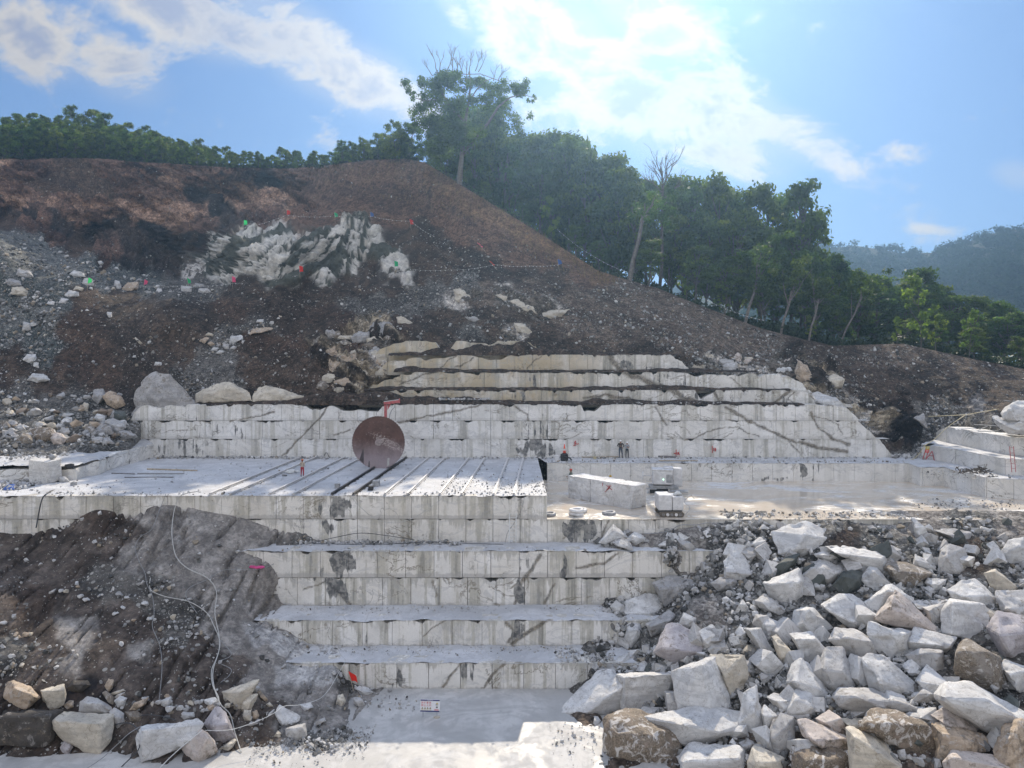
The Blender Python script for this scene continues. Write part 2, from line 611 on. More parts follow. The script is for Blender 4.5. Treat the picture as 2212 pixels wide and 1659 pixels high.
M = {}
M['wall_low'] = mat_wall('marble_face_lower', .10, .62, .65)
M['wall_mid'] = mat_wall('marble_face_upper', .0, .46, .30)
M['wall_old'] = mat_wall('marble_face_old', 0.0, .6, .5)
M['wall_new'] = mat_wall('marble_face_fresh', .0, .12, .15)
M['slurry'] = mat_slurry('marble_dust', .3, .5, (.55, .55, .555))
M['slurry_wet'] = mat_slurry('marble_mud', .8, .06, (.52, .505, .48))
M['mudwater'] = mat_mudwater('milky_mud')
M['ground'] = mat_ground('quarry_earth')
M['ground_soft'] = mat_ground('spoil_earth', .8, .5)
M['rock'] = mat_rock('broken_marble')
M['leaf'] = mat_leaf('leaf_forest', (.030, .060, .018), (.125, .195, .05), .55)
M['leaf_young'] = mat_leaf('leaf_young', (.022, .052, .012), (.16, .25, .04), .52)
M['leaf_dark'] = mat_leaf('leaf_dark', (.018, .036, .015), (.04, .07, .024), .25)
M['leaf_far_shade'] = mat_leaf('leaf_far_shade', (.010, .026, .020), (.028, .055, .032), .25, 0.0)  # far hill's shade side and blue air put into the leaf colour
M['leaf_light'] = mat_leaf('leaf_light', (.08, .14, .03), (.20, .27, .06), .55)
M['bark'] = plain('bark', (.10, .088, .075), .9, var=.35, scale=4)
M['bark_pale'] = plain('bark_pale', (.135, .12, .104), .9, var=.3, scale=4)
M['grass'] = mat_leaf('dry_grass', (.16, .10, .05), (.30, .21, .11), .3)
M['steel'] = plain('old_steel', (.20, .19, .185), .5, .6, .3, 8)
M['rail_dust'] = plain('dusty_rail', (.56, .545, .53), .55, .1, .2, 5)
M['rail_dark'] = plain('oily_rail', (.055, .052, .05), .45, .5, .3, 5)
M['wood_dark'] = plain('dark_sleeper', (.10, .085, .07), .9, 0, .4, 5)
M['timber'] = plain('pale_timber', (.36, .30, .22), .8, 0, .3, 6)
M['red_paint'] = plain('faded_red_paint', (.42, .11, .11), .55, .1, .3, 5)
M['dark_metal'] = plain('dark_machine', (.045, .045, .048), .5, .5, .3, 6)
M['white_paint'] = plain('dusty_white_paint', (.58, .57, .56), .6, 0, .15, 3)
M['grey_paint'] = plain('dusty_grey_paint', (.30, .30, .30), .6, 0, .25, 4)
M['rubber'] = plain('black_rubber', (.03, .03, .032), .7, 0, .3, 5)
M['track'] = plain('muddy_track', (.13, .11, .085), .8, .2, .4, 12)
M['hose_pale'] = plain('pale_hose', (.44, .43, .40), .6, 0, .12, 5)
M['hose_grey'] = plain('grey_hose', (.24, .24, .24), .6, 0, .15, 5)
M['hose_dark'] = plain('dark_cable', (.05, .052, .055), .6, 0, .2, 5)
M['hose_yellow'] = plain('yellow_hose', (.50, .43, .27), .6, 0, .12, 5)
M['rope'] = plain('white_rope', (.6, .6, .58), .8, 0, .1, 5)
for k, c in {'green': (.03, .42, .20), 'pink': (.75, .10, .28), 'red': (.55, .035, .04), 'blue': (.05, .12, .45)}.items():
    M['flag_' + k] = mat_leaf('flag_' + k, c, tuple(min(1, x * 1.25) for x in c), .4)
# ------------------------------------------------------------------ camera, sun, sky, air
cam_d = bpy.data.cameras.new('camera')
cam = bpy.data.objects.new('camera', cam_d)
col.objects.link(cam)
cam.location = (0, 0, CZ)
cam.rotation_euler = (R(90), 0, 0)
cam_d.sensor_width = 36
cam_d.lens = 36 * F / 2212.0
cam_d.shift_y = -(829.5 - HY) / 2212.0
cam_d.clip_start = .1
cam_d.clip_end = 5000
scene.camera = cam

SUN_EL, SUN_AZ = R(35.7), R(8.8)
sd = Vector((math.sin(SUN_AZ) * math.cos(SUN_EL), math.cos(SUN_AZ) * math.cos(SUN_EL), math.sin(SUN_EL)))
sun_d = bpy.data.lights.new('sun', 'SUN')
sun_d.energy = 4.8
sun_d.angle = R(.53)
sun_d.color = (1.0, .89, .73)
sun = bpy.data.objects.new('sun', sun_d)
col.objects.link(sun)
sun.rotation_euler = sd.to_track_quat('Z', 'Y').to_euler()

scene.view_settings.view_transform = 'Standard'
scene.view_settings.look = 'None'
scene.view_settings.exposure = EXPOSURE
scene.view_settings.gamma = 1.0
scene.view_settings.use_curve_mapping = False
scene.render.film_transparent = False
try:
    scene.cycles.use_denoising = True
    scene.cycles.denoiser = 'OPENIMAGEDENOISE'
    scene.cycles.max_bounces = 7
    scene.cycles.transparent_max_bounces = 6
    scene.cycles.volume_bounces = 0
    scene.cycles.use_adaptive_sampling = True
    scene.cycles.adaptive_threshold = .02
    scene.cycles.sample_clamp_indirect = 6
except Exception:
    pass


def build_world():
    w = bpy.data.worlds.new('World')
    scene.world = w
    w.use_nodes = True
    nt = w.node_tree
    nt.nodes.clear()

    class W(NT):
        def __init__(self):
            self.nt = nt
            self._tc = None
    t = W()
    out = t.n('ShaderNodeOutputWorld')
    bg = t.n('ShaderNodeBackground')
    sky = t.n('ShaderNodeTexSky', sky_type='NISHITA')
    sky.sun_disc = False
    sky.sun_elevation = SUN_EL
    sky.sun_rotation = SUN_AZ
    sky.altitude = 300
    sky.air_density = 1.0
    sky.dust_density = 1.0
    sky.ozone_density = 2.0
    sky.dust_density = SKY_DUST
    skyc = t.mix(1.0, sky.outputs[0], SKY_TINT, 'MULTIPLY')
    # the aureole round the sun rolls off instead of growing without end
    m = tuple(x / SKY_STRENGTH for x in SKY_MAX)
    add = t.n('ShaderNodeVectorMath', operation='DIVIDE')
    t.set(add.inputs[0], skyc); t.set(add.inputs[1], m)
    one = t.n('ShaderNodeVectorMath', operation='ADD')
    t.set(one.inputs[0], add.outputs[0]); t.set(one.inputs[1], (1, 1, 1))
    dv = t.n('ShaderNodeVectorMath', operation='DIVIDE')
    t.set(dv.inputs[0], skyc); t.set(dv.inputs[1], one.outputs[0])
    skyc = dv.outputs[0]
    tc = t.n('ShaderNodeTexCoord')
    s = t.sep(tc.outputs['Generated'])
    y = t.math('MAXIMUM', s[1], .05)
    a = t.math('DIVIDE', s[0], y)
    b = t.math('DIVIDE', s[2], y)
    cv = t.n('ShaderNodeCombineXYZ')
    t.set(cv.inputs[0], a); t.set(cv.inputs[1], b)
    v = cv.outputs[0]
    # cloud banks as they stood over the ridge: direction (x/y, z/y), extent, tilt, weight
    def u(px, py):
        return ((px - CX) / F, (HY - py) / F)
    banks = [
        (60, 70, 230, 95, -12, 1.2), (210, 110, 150, 75, -35, 1.05),
        (430, 30, 310, 80, -14, 1.2), (640, 85, 210, 76, -30, 1.1), (300, 60, 70, 40, -40, .4),
        (760, 160, 230, 72, -22, 1.15), (880, 215, 140, 60, -30, 1.0), (990, 30, 70, 30, -50, .8), (835, 250, 60, 28, -20, .5),
        (1120, 60, 190, 80, -35, .95), (1270, 140, 200, 110, -35, 1.1), (1420, 60, 160, 110, -30, .9),
        (1390, 215, 260, 105, -28, 1.1), (1560, 235, 200, 95, -38, 1.1), (1700, 290, 150, 60, -20, 1.0),
        (1560, 330, 170, 55, -15, .9), (1240, 230, 150, 80, -20, .8),
        (1955, 330, 55, 26, -10, .55), (2195, 380, 60, 34, -10, .75), (2010, 497, 70, 13, 0, .6), (1630, 40, 34, 14, 30, .5), (1990, 520, 60, 16, 0, .35),
        (-500, 300, 400, 120, -10, 1.0), (-300, -300, 500, 160, -20, .9), (900, -350, 600, 200, -20, .7), (2800, 100, 500, 90, 0, .8),
    ]
    tot = None
    for px, py, rx, ry, ang, wt in banks:
        mp = t.n('ShaderNodeMapping', vector_type='TEXTURE')
        t.set(mp.inputs[0], v)
        c = u(px, py)
        mp.inputs['Location'].default_value = (c[0], c[1], 0)
        mp.inputs['Rotation'].default_value = (0, 0, R(ang))
        mp.inputs['Scale'].default_value = (rx / F, ry / F, 1)
        ln = t.n('ShaderNodeVectorMath', operation='LENGTH')
        t.set(ln.inputs[0], mp.outputs[0])
        g = t.mapr(ln.outputs['Value'], 1.6, .1, 0, wt * 1.05)
        tot = g if tot is None else t.math('MAXIMUM', tot, g)
    warp = t.n('ShaderNodeMapping')
    t.set(warp.inputs[0], v)
    warp.inputs['Rotation'].default_value = (0, 0, R(28))
    warp.inputs['Scale'].default_value = (5.5, 9.0, 1)
    wv = warp.outputs[0]
    n1 = t.noise(wv, 1.0, 8, .58, .7)
    n2 = t.noise(wv, .55, 4, .55, .4)
    n3 = t.noise(wv, 3.4, 7, .66, .3)
    dens = t.math('ADD', t.math('ADD', tot, t.math('MULTIPLY', t.math('SUBTRACT', n1, .5), 2.9)), t.math('MULTIPLY', t.math('SUBTRACT', n3, .5), 1.3))
    cov = t.mapr(dens, .28, 1.10)
    # unseen broken cloud added behind and overhead, to fill shaded faces and treads
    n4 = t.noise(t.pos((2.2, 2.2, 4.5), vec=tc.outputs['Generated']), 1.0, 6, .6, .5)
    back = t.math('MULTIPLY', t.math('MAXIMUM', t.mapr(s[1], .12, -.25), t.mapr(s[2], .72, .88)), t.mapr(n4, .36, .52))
    thin = t.math('MULTIPLY', t.mapr(t.math('ADD', tot, t.math('MULTIPLY', t.math('SUBTRACT', n2, .5), 1.2)), .05, .9), .28)
    cov = t.math('MAXIMUM', cov, thin)
    # thick hearts turn the light away and show blue grey, thin rims shine
    core = t.mapr(t.math('ADD', dens, t.math('MULTIPLY', t.math('SUBTRACT', n2, .5), 1.6)), .82, 1.55)
    k = 1.0 / SKY_STRENGTH
    rim = tuple(x * k for x in CLOUD_RIM)
    heart = tuple(x * k for x in CLOUD_HEART)
    cc = t.mix(t.math('MULTIPLY', core, .85), rim, heart)
    # brighter towards the sun
    dt = t.n('ShaderNodeVectorMath', operation='DOT_PRODUCT')
    t.set(dt.inputs[0], tc.outputs['Generated'])
    dt.inputs[1].default_value = sd
    glow = t.mapr(dt.outputs['Value'], .72, 1.0, .78, 1.05)
    cc = t.mix(1.0, cc, t.n_gray(glow), 'MULTIPLY')
    fin = t.mix(cov, skyc, cc)
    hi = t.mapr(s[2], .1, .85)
    fin = t.mix(back, fin, t.mix(hi, tuple(x * k for x in FILL_CLOUD_BACK), tuple(x * k for x in FILL_CLOUD_TOP)))
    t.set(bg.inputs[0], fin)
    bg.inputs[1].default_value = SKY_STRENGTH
    nt.links.new(bg.outputs[0], out.inputs[0])


def _n_gray(self, f):
    c = self.n('ShaderNodeCombineXYZ')
    for i in range(3):
        self.set(c.inputs[i], f)
    return c.outputs[0]


NT.n_gray = _n_gray
SKY_STRENGTH = .13
CLOUD_RIM = (.60, .57, .54)
CLOUD_HEART = (.27, .32, .47)
build_world()


def build_haze():
    bm = bmesh.new()
    bmesh.ops.create_cube(bm, size=1.0, matrix=Matrix.Translation((0, 370, 64)) @ Matrix.Diagonal((1500, 860, 130, 1)))
    me = bpy.data.meshes.new('haze')
    bm.to_mesh(me); bm.free()
    t = NT('air')
    v = t.n('ShaderNodeVolumePrincipled')
    v.inputs['Color'].default_value = (.40, .66, 1, 1)
    v.inputs['Density'].default_value = HAZE
    v.inputs['Anisotropy'].default_value = .76
    t.nt.links.new(v.outputs[0], t.out.inputs['Volume'])
    me.materials.append(t.mat)
    tag(new_obj('haze', me), kind='stuff')


if HAZE > 0:
    build_haze()
# ------------------------------------------------------------------ the sawn marble terraces
def X_of(px, D):
    return (px - CX) * D / F


def _ck(crop, pts, w):
    ox, oy, s = {'3': (2300, 1300, 1.843), 'Z': (600, 1250, 3.016), 'B': (1200, 1924, 1.508), 'C': (1300, 900, 1.508), 'T': (1300, 1050, 2.212)}[crop]
    k = 2212 / 4032.0
    return [((ox + x / s) * k, (oy + y / s) * k) for x, y in pts], w


# fissures of the bed running across the sawn faces
CRACKS = [
    _ck('3', [(1030, 555), (1200, 660), (1330, 720), (1500, 800), (1700, 850), (1900, 880)], 3.6), _ck('3', [(1640, 600), (1700, 700), (1800, 790), (1920, 830)], 2.4), _ck('3', [(660, 740), (720, 795), (820, 780), (900, 730), (1030, 705), (1120, 705), (1200, 750), (1270, 775)], 1.5),
    _ck('3', [(520, 560), (560, 650), (600, 690)], 2.0), _ck('3', [(1480, 800), (1560, 890)], 2.2), _ck('3', [(1500, 440), (1350, 550)], 3.2), _ck('3', [(1520, 450), (1480, 500), (1560, 550)], 1.6), _ck('3', [(1640, 480), (1700, 530), (1800, 550)], 1.4), _ck('3', [(1650, 620), (1760, 640), (1850, 690), (1870, 760)], 1.3),
    _ck('3', [(190, 185), (240, 270), (330, 325), (420, 350), (520, 410), (640, 430), (720, 490), (800, 520)], 6.5), _ck('3', [(250, 235), (390, 305)], 1.4), _ck('3', [(1060, 345), (1120, 390), (1180, 440)], 1.4), _ck('3', [(940, 450), (990, 520)], 3.0), _ck('3', [(0, 490), (150, 470), (330, 500)], 3.0),
    _ck('Z', [(1540, 1650), (1760, 1420), (2000, 1190), (2090, 1040)], 2.0), _ck('Z', [(920, 1240), (1100, 1190), (1300, 1160), (1450, 1120)], 1.8), _ck('C', [(400, 1155), (600, 1110), (760, 1080), (900, 1045)], 2.4), _ck('C', [(1090, 1055), (1170, 1100), (1175, 1140)], 2.0), _ck('C', [(20, 1225), (120, 1195)], 2.0),
    _ck('T', [(600, 1030), (780, 950), (920, 910), (1060, 790), (1110, 760)], 1.7), _ck('T', [(1090, 880), (1240, 800)], 1.5), _ck('T', [(1720, 900), (1760, 830), (1840, 780)], 1.8), _ck('T', [(280, 1100), (420, 1080), (560, 1050)], 2.4),
    _ck('B', [(1400, 395), (1330, 500), (1270, 600), (1250, 690)], 4.2), _ck('B', [(1860, 380), (1780, 440), (1610, 470)], 3.6), _ck('B', [(1480, 570), (1420, 680)], 2.6), _ck('B', [(1480, 760), (1330, 850), (1230, 920)], 4.0), _ck('B', [(1190, 790), (1250, 850), (1210, 910)], 3.5), _ck('B', [(930, 1040), (870, 1100), (820, 1180)], 3.2), _ck('B', [(1190, 1040), (1110, 1110), (1060, 1190)], 2.4), _ck('B', [(760, 550), (780, 640)], 2.0), _ck('B', [(840, 780), (700, 870)], 1.6), _ck('B', [(1620, 190), (1540, 300)], 2.4), _ck('B', [(1800, 190), (1760, 300)], 2.0), _ck('B', [(0, 600), (160, 540)], 2.0), _ck('B', [(140, 560), (270, 690)], 4.5),
]


def crack_field(px, py, X, Z):
    q = np.stack([X * 1.6, Z * 0 + 3, Z * 1.6], -1)
    wx = (fbm(q, 4, 91) - .5) * 9
    wy = (fbm(q + 5.1, 4, 92) - .5) * 9
    wid = .55 + 1.1 * fbm(q * .7, 3, 93)
    out = np.zeros(len(px))
    x, y = px + wx, py + wy
    for pts, w in CRACKS:
        for (x0, y0), (x1, y1) in zip(pts[:-1], pts[1:]):
            dx, dy = x1 - x0, y1 - y0
            t = np.clip(((x - x0) * dx + (y - y0) * dy) / (dx * dx + dy * dy), 0, 1)
            d = np.hypot(x - x0 - t * dx, y - y0 - t * dy)
            out = np.maximum(out, smooth(1.25, .45, d / (w * wid)))
    return out


def fade_warm(px):
    return 1.1 * (1 - smooth(1120, 1480, px))


def course(name, path, zb, zt, pitch, phase, mat, top=None, cell=.105, gap=.032, patches=(), warm=0.0, T=1.3,
           soil=0.0, seed=0, rough=.03, jitter=.03, chips=.18, label=None, fade=False):
    """a row of sawn blocks along a plan path; top = [(px, z)] profile that breaks the crest down"""
    path = [Vector((p[0], p[1])) for p in path]
    seg = [(path[i + 1] - path[i]).length for i in range(len(path) - 1)]
    L = sum(seg)
    cum = [0.0]
    for s_ in seg:
        cum.append(cum[-1] + s_)
    straight = len(path) == 2
    # joints
    if straight and abs(path[0].y - path[1].y) < .01:
        k0 = math.ceil((path[0].x - phase) / pitch)
        js = [phase + k * pitch - path[0].x for k in range(k0, k0 + int(L / pitch) + 2)]
    else:
        js = [phase + k * pitch for k in range(int(L / pitch) + 2)]
    js = [0.0] + [j for j in js if .25 < j < L - .25] + [L]
    rg = random.Random(seed + 5)
    VS, FS, RN, HF, DK, WM, SO, CK = [], [], [], [], [], [], [], []
    base = 0
    for s0, s1 in zip(js[:-1], js[1:]):
        g = gap * .5 * rg.uniform(.7, 1.2)
        nu = max(3, int((s1 - s0) / cell) + 1)
        nv = max(4, int((zt - zb) / cell) + 1)
        s = np.linspace(s0 + g, s1 - g, nu)
        X = np.interp(s, cum, [p.x for p in path])
        Y = np.interp(s, cum, [p.y for p in path])
        e = .05
        tx = np.interp(s + e, cum, [p.x for p in path]) - np.interp(s - e, cum, [p.x for p in path])
        ty = np.interp(s + e, cum, [p.y for p in path]) - np.interp(s - e, cum, [p.y for p in path])
        ln = np.hypot(tx, ty) + 1e-9
        inx, iny = -ty / ln, tx / ln
        off = rg.uniform(0, jitter)
        ztc = np.full(nu, float(zt))
        if top is not None:
            pxs = CX + X * F / np.maximum(Y, 1)
            prof = np.interp(pxs, [p[0] for p in top], [p[1] for p in top])
            prof = prof + (fbm(np.stack([X * .9, Y * 0, X * 0 + seed], -1), 4, seed) - .5) * .5
            ztc = np.clip(np.where(prof >= zt - .02, zt, prof), zb, zt)
        if ztc.max() - zb < .06:
            continue
        # chipped crest
        ch = np.clip(fbm(np.stack([X * 1.3, Y * 1.3, X * 0 + 9.1], -1), 4, seed + 3) - .56, 0, 1) * chips * 6
        ztc = np.maximum(zb, ztc - ch * (ztc - zb > .4))
        v = np.linspace(0, 1, nv)
        Z = zb + (ztc[None] - zb) * v[:, None]
        XX = np.repeat(X[None], nv, 0); YY = np.repeat(Y[None], nv, 0)
        P3 = np.stack([XX, YY, Z], -1)
        d = (fbm(P3 * .9, 4, seed + 1) - .5) * 2 * rough + off
        d = d + np.clip(fbm(P3 * 1.7, 3, seed + 8) - .62, 0, 1) * .5 * smooth(.0, 1, v)[:, None] * chips * 3
        XX = XX + inx * d; YY = YY + iny * d
        # wrap: back columns and back row
        nU, nV = nu + 2, nv + 1
        gx = np.zeros((nV, nU)); gy = np.zeros((nV, nU)); gz = np.zeros((nV, nU))
        gx[:nv, 1:-1] = XX; gy[:nv, 1:-1] = YY; gz[:nv, 1:-1] = Z
        gx[:nv, 0] = XX[:, 0] + inx[0] * T; gy[:nv, 0] = YY[:, 0] + iny[0] * T; gz[:nv, 0] = Z[:, 0]
        gx[:nv, -1] = XX[:, -1] + inx[-1] * T; gy[:nv, -1] = YY[:, -1] + iny[-1] * T; gz[:nv, -1] = Z[:, -1]
        gx[nv] = gx[nv - 1]; gy[nv] = gy[nv - 1]; gz[nv] = gz[nv - 1]
        gx[nv, 1:-1] += inx * T; gy[nv, 1:-1] += iny * T
        V = np.stack([gx, gy, gz], -1).reshape(-1, 3)
        VS.append(V); FS.append(grid_faces(nU, nV) + base)
        base += len(V)
        RN.append(np.full(len(V), rg.random()))
        HF.append(np.clip((V[:, 2] - zb) / (zt - zb), 0, 1))
        px = CX + V[:, 0] * F / V[:, 1]; py = HY + (CZ - V[:, 2]) * F / V[:, 1]
        dk = np.zeros(len(V)); sl = np.full(len(V), soil)
        for (qx, qy, rx, ry, am) in patches:
            wq = np.stack([V[:, 0] * 1.1 + V[:, 2] * .3, V[:, 1] * 0 + qx, V[:, 2] * .6], -1)
            wx = (fbm(wq, 4, 61) - .5) * 3.2 * rx
            wy = (fbm(wq + 9.3, 4, 62) - .5) * 2.0 * ry
            r = np.hypot((px + wx - qx) / rx, (py + wy - qy) / ry)
            dk = np.maximum(dk, am * smooth(1.25, .45, r))
        CK.append(crack_field(px, py, V[:, 0], V[:, 2])); DK.append(dk); WM.append(np.full(len(V), warm) if not fade else fade_warm(px)); SO.append(sl)
    me = np_mesh(name, np.concatenate(VS), np.concatenate(FS), mat, False,
                 {'rnd': np.concatenate(RN), 'hf': np.concatenate(HF), 'dark': np.concatenate(DK), 'warm': np.concatenate(WM), 'soil': np.concatenate(SO), 'crack': np.concatenate(CK), 'sd': np.full(base, float(seed))})
    o = new_obj(name, me)
    return tag(o, label, kind='structure')


def ledge(name, front, back, z, mat, nz=.06, cell=.3, zback=None, lip=.1, seed=0):
    """the dusty tread between two plan paths; front row curls over the crest a little"""
    def res(path, n):
        p = np.array(path, float)
        s = np.concatenate([[0], np.cumsum(np.hypot(*np.diff(p, axis=0).T))])
        q = np.linspace(0, s[-1], n)
        return np.stack([np.interp(q, s, p[:, 0]), np.interp(q, s, p[:, 1])], -1)
    L = sum(math.hypot(front[i + 1][0] - front[i][0], front[i + 1][1] - front[i][1]) for i in range(len(front) - 1))
    nu = max(4, int(L / cell))
    A = res(front, nu); B = res(back, nu)
    nv = max(5, int(np.linalg.norm(B - A, axis=1).max() / cell))
    t = np.linspace(0, 1, nv)[:, None, None]
    Q = A[None] * (1 - t) + B[None] * t
    zz = z + (0 if zback is None else (zback - z) * t[..., 0])
    P3 = np.concatenate([Q, np.zeros(Q.shape[:2] + (1,))], -1)
    Z = zz + (fbm(P3 * .7, 4, seed + 2) - .45) * nz * 2 + np.clip(fbm(P3 * 2.5, 3, seed + 4) - .55, 0, 1) * nz * 2 + np.zeros(Q.shape[:2])
    lipd = lip * np.clip(fbm(np.stack([A[:, 0] * 1.4, A[:, 1] * 1.4, A[:, 0] * 0], -1), 4, seed) * 2 - .6, 0, 1.2)
    Z[0] -= lipd
    Q[0, :, 1] -= .015
    V = np.concatenate([Q, Z[..., None]], -1)
    me = np_mesh(name, V.reshape(-1, 3), grid_faces(nu, nv), mat, True)
    return tag(new_obj(name, me), kind='structure')


def zc(h):
    return CZ - h


H_FLOOR, H1, H2, H3, H_PAD, H_PLAT, H_U1 = 21.07, 19.42, 17.70, 13.80, 12.05, 10.30, 4.85
D1, D2, D3, D4, D_PB, D_U1 = 47.4, 50.2, 53.2, 55.6, 73.0, 77.0

# lower flight
course('rock_terrace', [(X_of(600, D1), D1), (X_of(1420, D1), D1)], zc(H_FLOOR) - .2, zc(H1), 2.02, -1.27, M['wall_low'], seed=1,
       patches=[(860, 1460, 18, 40, .7), (1010, 1455, 22, 30, .55), (740, 1450, 10, 25, .3)])
course('rock_terrace', [(X_of(560, D2), D2), (X_of(1420, D2), D2)], zc(H1) - .2, zc(H2), 2.02, -4.04, M['wall_low'], seed=2,
       patches=[(1115, 1365, 12, 30, .9), (780, 1380, 14, 25, .45)])
course('rock_terrace', [(X_of(300, D3), D3), (X_of(1700, D3), D3)], zc(15.72) + .03, zc(H3), 2.03, -5.57, M['wall_low'], seed=3,
       patches=[(745, 1215, 26, 40, 1.0), (1140, 1225, 20, 40, .5), (1215, 1220, 10, 40, .85), (690, 1225, 20, 30, .5)], warm=.12)
course('rock_terrace', [(X_of(300, D3), D3), (X_of(1700, D3), D3)], zc(H2) - .2, zc(15.72), 2.03, -5.2, M['wall_low'], seed=4,
       patches=[(720, 1275, 34, 40, .95), (1130, 1280, 22, 45, 1.0), (930, 1270, 12, 30, .4)], warm=.12)
course('rock_terrace', [(X_of(-330, D4), D4), (X_of(2440, D4), D4)], zc(H3) - .2, zc(H_PAD), 2.025, 2.63, M['wall_low'], seed=5,
       patches=[(715, 1140, 38, 30, .85), (1255, 1140, 30, 26, 1.0), (1300, 1140, 14, 30, .45)], warm=.16)
course('rock_terrace', [(X_of(-330, D4), D4), (2.63, D4)], zc(H_PAD) + .03, zc(H_PLAT), 2.025, 2.63, M['wall_low'], seed=6,
       patches=[(712, 1092, 32, 26, 1.0), (690, 1100, 18, 16, .5)], warm=.2)
course('rock_terrace', [(2.63, D4 + .01), (2.63, D_PB)], zc(H_PAD) - .3, zc(H_PLAT), 2.0, 0, M['wall_low'], seed=7)
ledge('terrace_ground', [(X_of(560, D1), D1), (X_of(1440, D1), D1)], [(X_of(560, D1), D2), (X_of(1440, D1), D2)], zc(H1) + .01, M['slurry'], .12, seed=1)
ledge('terrace_ground', [(X_of(500, D2), D2), (X_of(1440, D2), D2)], [(X_of(500, D2), D3), (X_of(1440, D2), D3)], zc(H2) + .01, M['slurry'], .12, seed=2)
ledge('terrace_ground', [(X_of(280, D3), D3), (X_of(1740, D3), D3)], [(X_of(280, D3), D4), (X_of(1740, D3), D4)], zc(H3) + .01, M['slurry'], .13, seed=3)

# working floor with the rails, and the wet pad beside it
ledge('working_ground', [(X_of(-330, D4), D4), (2.62, D4)], [(X_of(-330, D4), D_U1 + .5), (2.62, D_U1 + .5)], zc(H_PLAT) + .01, M['slurry'], .06, .25, seed=4)
PADW = [(X_of(1182, 73), 73.0), (X_of(1962, 72.6), 72.6), (X_of(1988.5, 70.1), 70.1), (X_of(2036.5, 70.1), 70.1), (X_of(2128.5, 64.2), 64.2), (X_of(2194, 63.4), 63.4), (X_of(2420, 61.5), 61.5)]
course('rock_terrace', PADW, zc(H_PAD) - .3, zc(H_PLAT), 1.98, .25, M['wall_new'], seed=8,
       patches=[(1730, 1020, 14, 20, .9), (1690, 1035, 50, 7, .75), (1765, 1012, 10, 20, .35)], rough=.015, chips=.07, jitter=.02)
ledge('pad_ground', [(2.4, D4), (X_of(2420, D4), D4)], [(2.4, 73.3), (X_of(2420, 73.3), 73.3)], zc(H_PAD), M['mudwater'], .02, .3, lip=.05, seed=5)
TA = [(X_of(1990, 76.6), 76.6), (X_of(2072, 71.6), 71.6), (X_of(2172, 65.3), 65.3), (X_of(2420, 62.8), 62.8)]
TB = [(X_of(2022, 80.2), 80.2), (X_of(2102, 72.8), 72.8), (X_of(2182, 67.4), 67.4), (X_of(2420, 64.4), 64.4)]
course('rock_terrace', TA, zc(H_PLAT) - .2, zc(8.85), 3.4, 1.2, M['wall_new'], seed=9, rough=.02, chips=.08)
course('rock_terrace', TB, zc(8.85) - .2, zc(7.15), 3.1, 2.2, M['wall_new'], seed=10, rough=.02, chips=.1, T=2.2,
       top=[(2000, zc(8.9)), (2030, zc(7.7)), (2046, zc(7.2)), (2250, zc(7.0))])
ledge('terrace_ground', PADW, [(2.5, D_U1 + .6), (X_of(1962, 77.6), D_U1 + .6), (X_of(1990, 77), 77.4), (X_of(2040, 74), 74.0), (X_of(2172, 65.6), 65.6), (X_of(2420, 63.2), 63.2)], zc(H_PLAT) + .01, M['slurry'], .06, .3, seed=6)
ledge('terrace_ground', TA, [(X_of(2022, 80.6), 80.6), (X_of(2102, 73.2), 73.2), (X_of(2182, 67.8), 67.8), (X_of(2420, 64.8), 64.8)], zc(8.85) + .01, M['slurry'], .07, .3, seed=7)

# the raised pad on the left and its broken face
LP = [(X_of(-330, 62.6), 62.6), (X_of(140, 62.6), 62.6), (X_of(165, 62.8), 62.8), (X_of(189, 65.0), 65.0), (X_of(213, 65.8), 65.8), (X_of(254, 70.1), 70.1), (X_of(332, 77.0), 77.0)]
course('rock_terrace', LP, zc(H_PLAT) - .2, zc(8.9), 5.0, 1.0, M['wall_new'], seed=11, rough=.16, chips=.2,
       top=[(-400, zc(9.6)), (150, zc(9.3)), (189, zc(9.25)), (215, zc(8.95)), (400, zc(8.3))])
ledge('pad_ground', LP, [(X_of(-330, 62.6), 78), (X_of(100, 78), 78), (X_of(165, 78), 78.0), (X_of(189, 78), 78.0), (X_of(213, 78), 78), (X_of(254, 78), 78.0), (X_of(338, 78.2), 78.2)], zc(9.05), M['slurry'], .16, .25, zback=zc(8.1), seed=8)

# the high face: three courses, then the old weathered tiers
U1T = [(262, zc(8.4)), (276, zc(7.2)), (290, zc(5.6)), (306, zc(5.0)), (400, zc(4.85)), (640, zc(4.85)), (690, zc(5.3)), (715, zc(4.85)), (745, zc(5.4)), (800, zc(5.5)), (850, zc(4.8)),
       (1255, zc(4.8)), (1262, zc(5.6)), (1285, zc(5.5)), (1300, zc(4.8)), (1690, zc(4.8)), (1800, zc(4.9)), (1830, zc(5.3)), (1875, zc(7.4)), (1911, zc(8.9)), (1928, zc(10.2))]
b1, b2 = zc(6.5), zc(8.4)
course('rock_terrace', [(X_of(262, D_U1), D_U1), (X_of(1935, D_U1), D_U1)], b1 + .02, zc(4.82), 1.97, -2.2, M['wall_mid'], top=U1T, seed=12,
       patches=[(470, 905, 60, 14, .35), (1150, 900, 40, 16, .4)], rough=.03)
course('rock_terrace', [(X_of(262, D_U1), D_U1), (X_of(1935, D_U1), D_U1)], b2 + .02, b1, 5.9, -2.2, M['wall_mid'], top=U1T, seed=13,
       patches=[(465, 930, 48, 30, .5), (1160, 935, 26, 26, .5)], rough=.03)
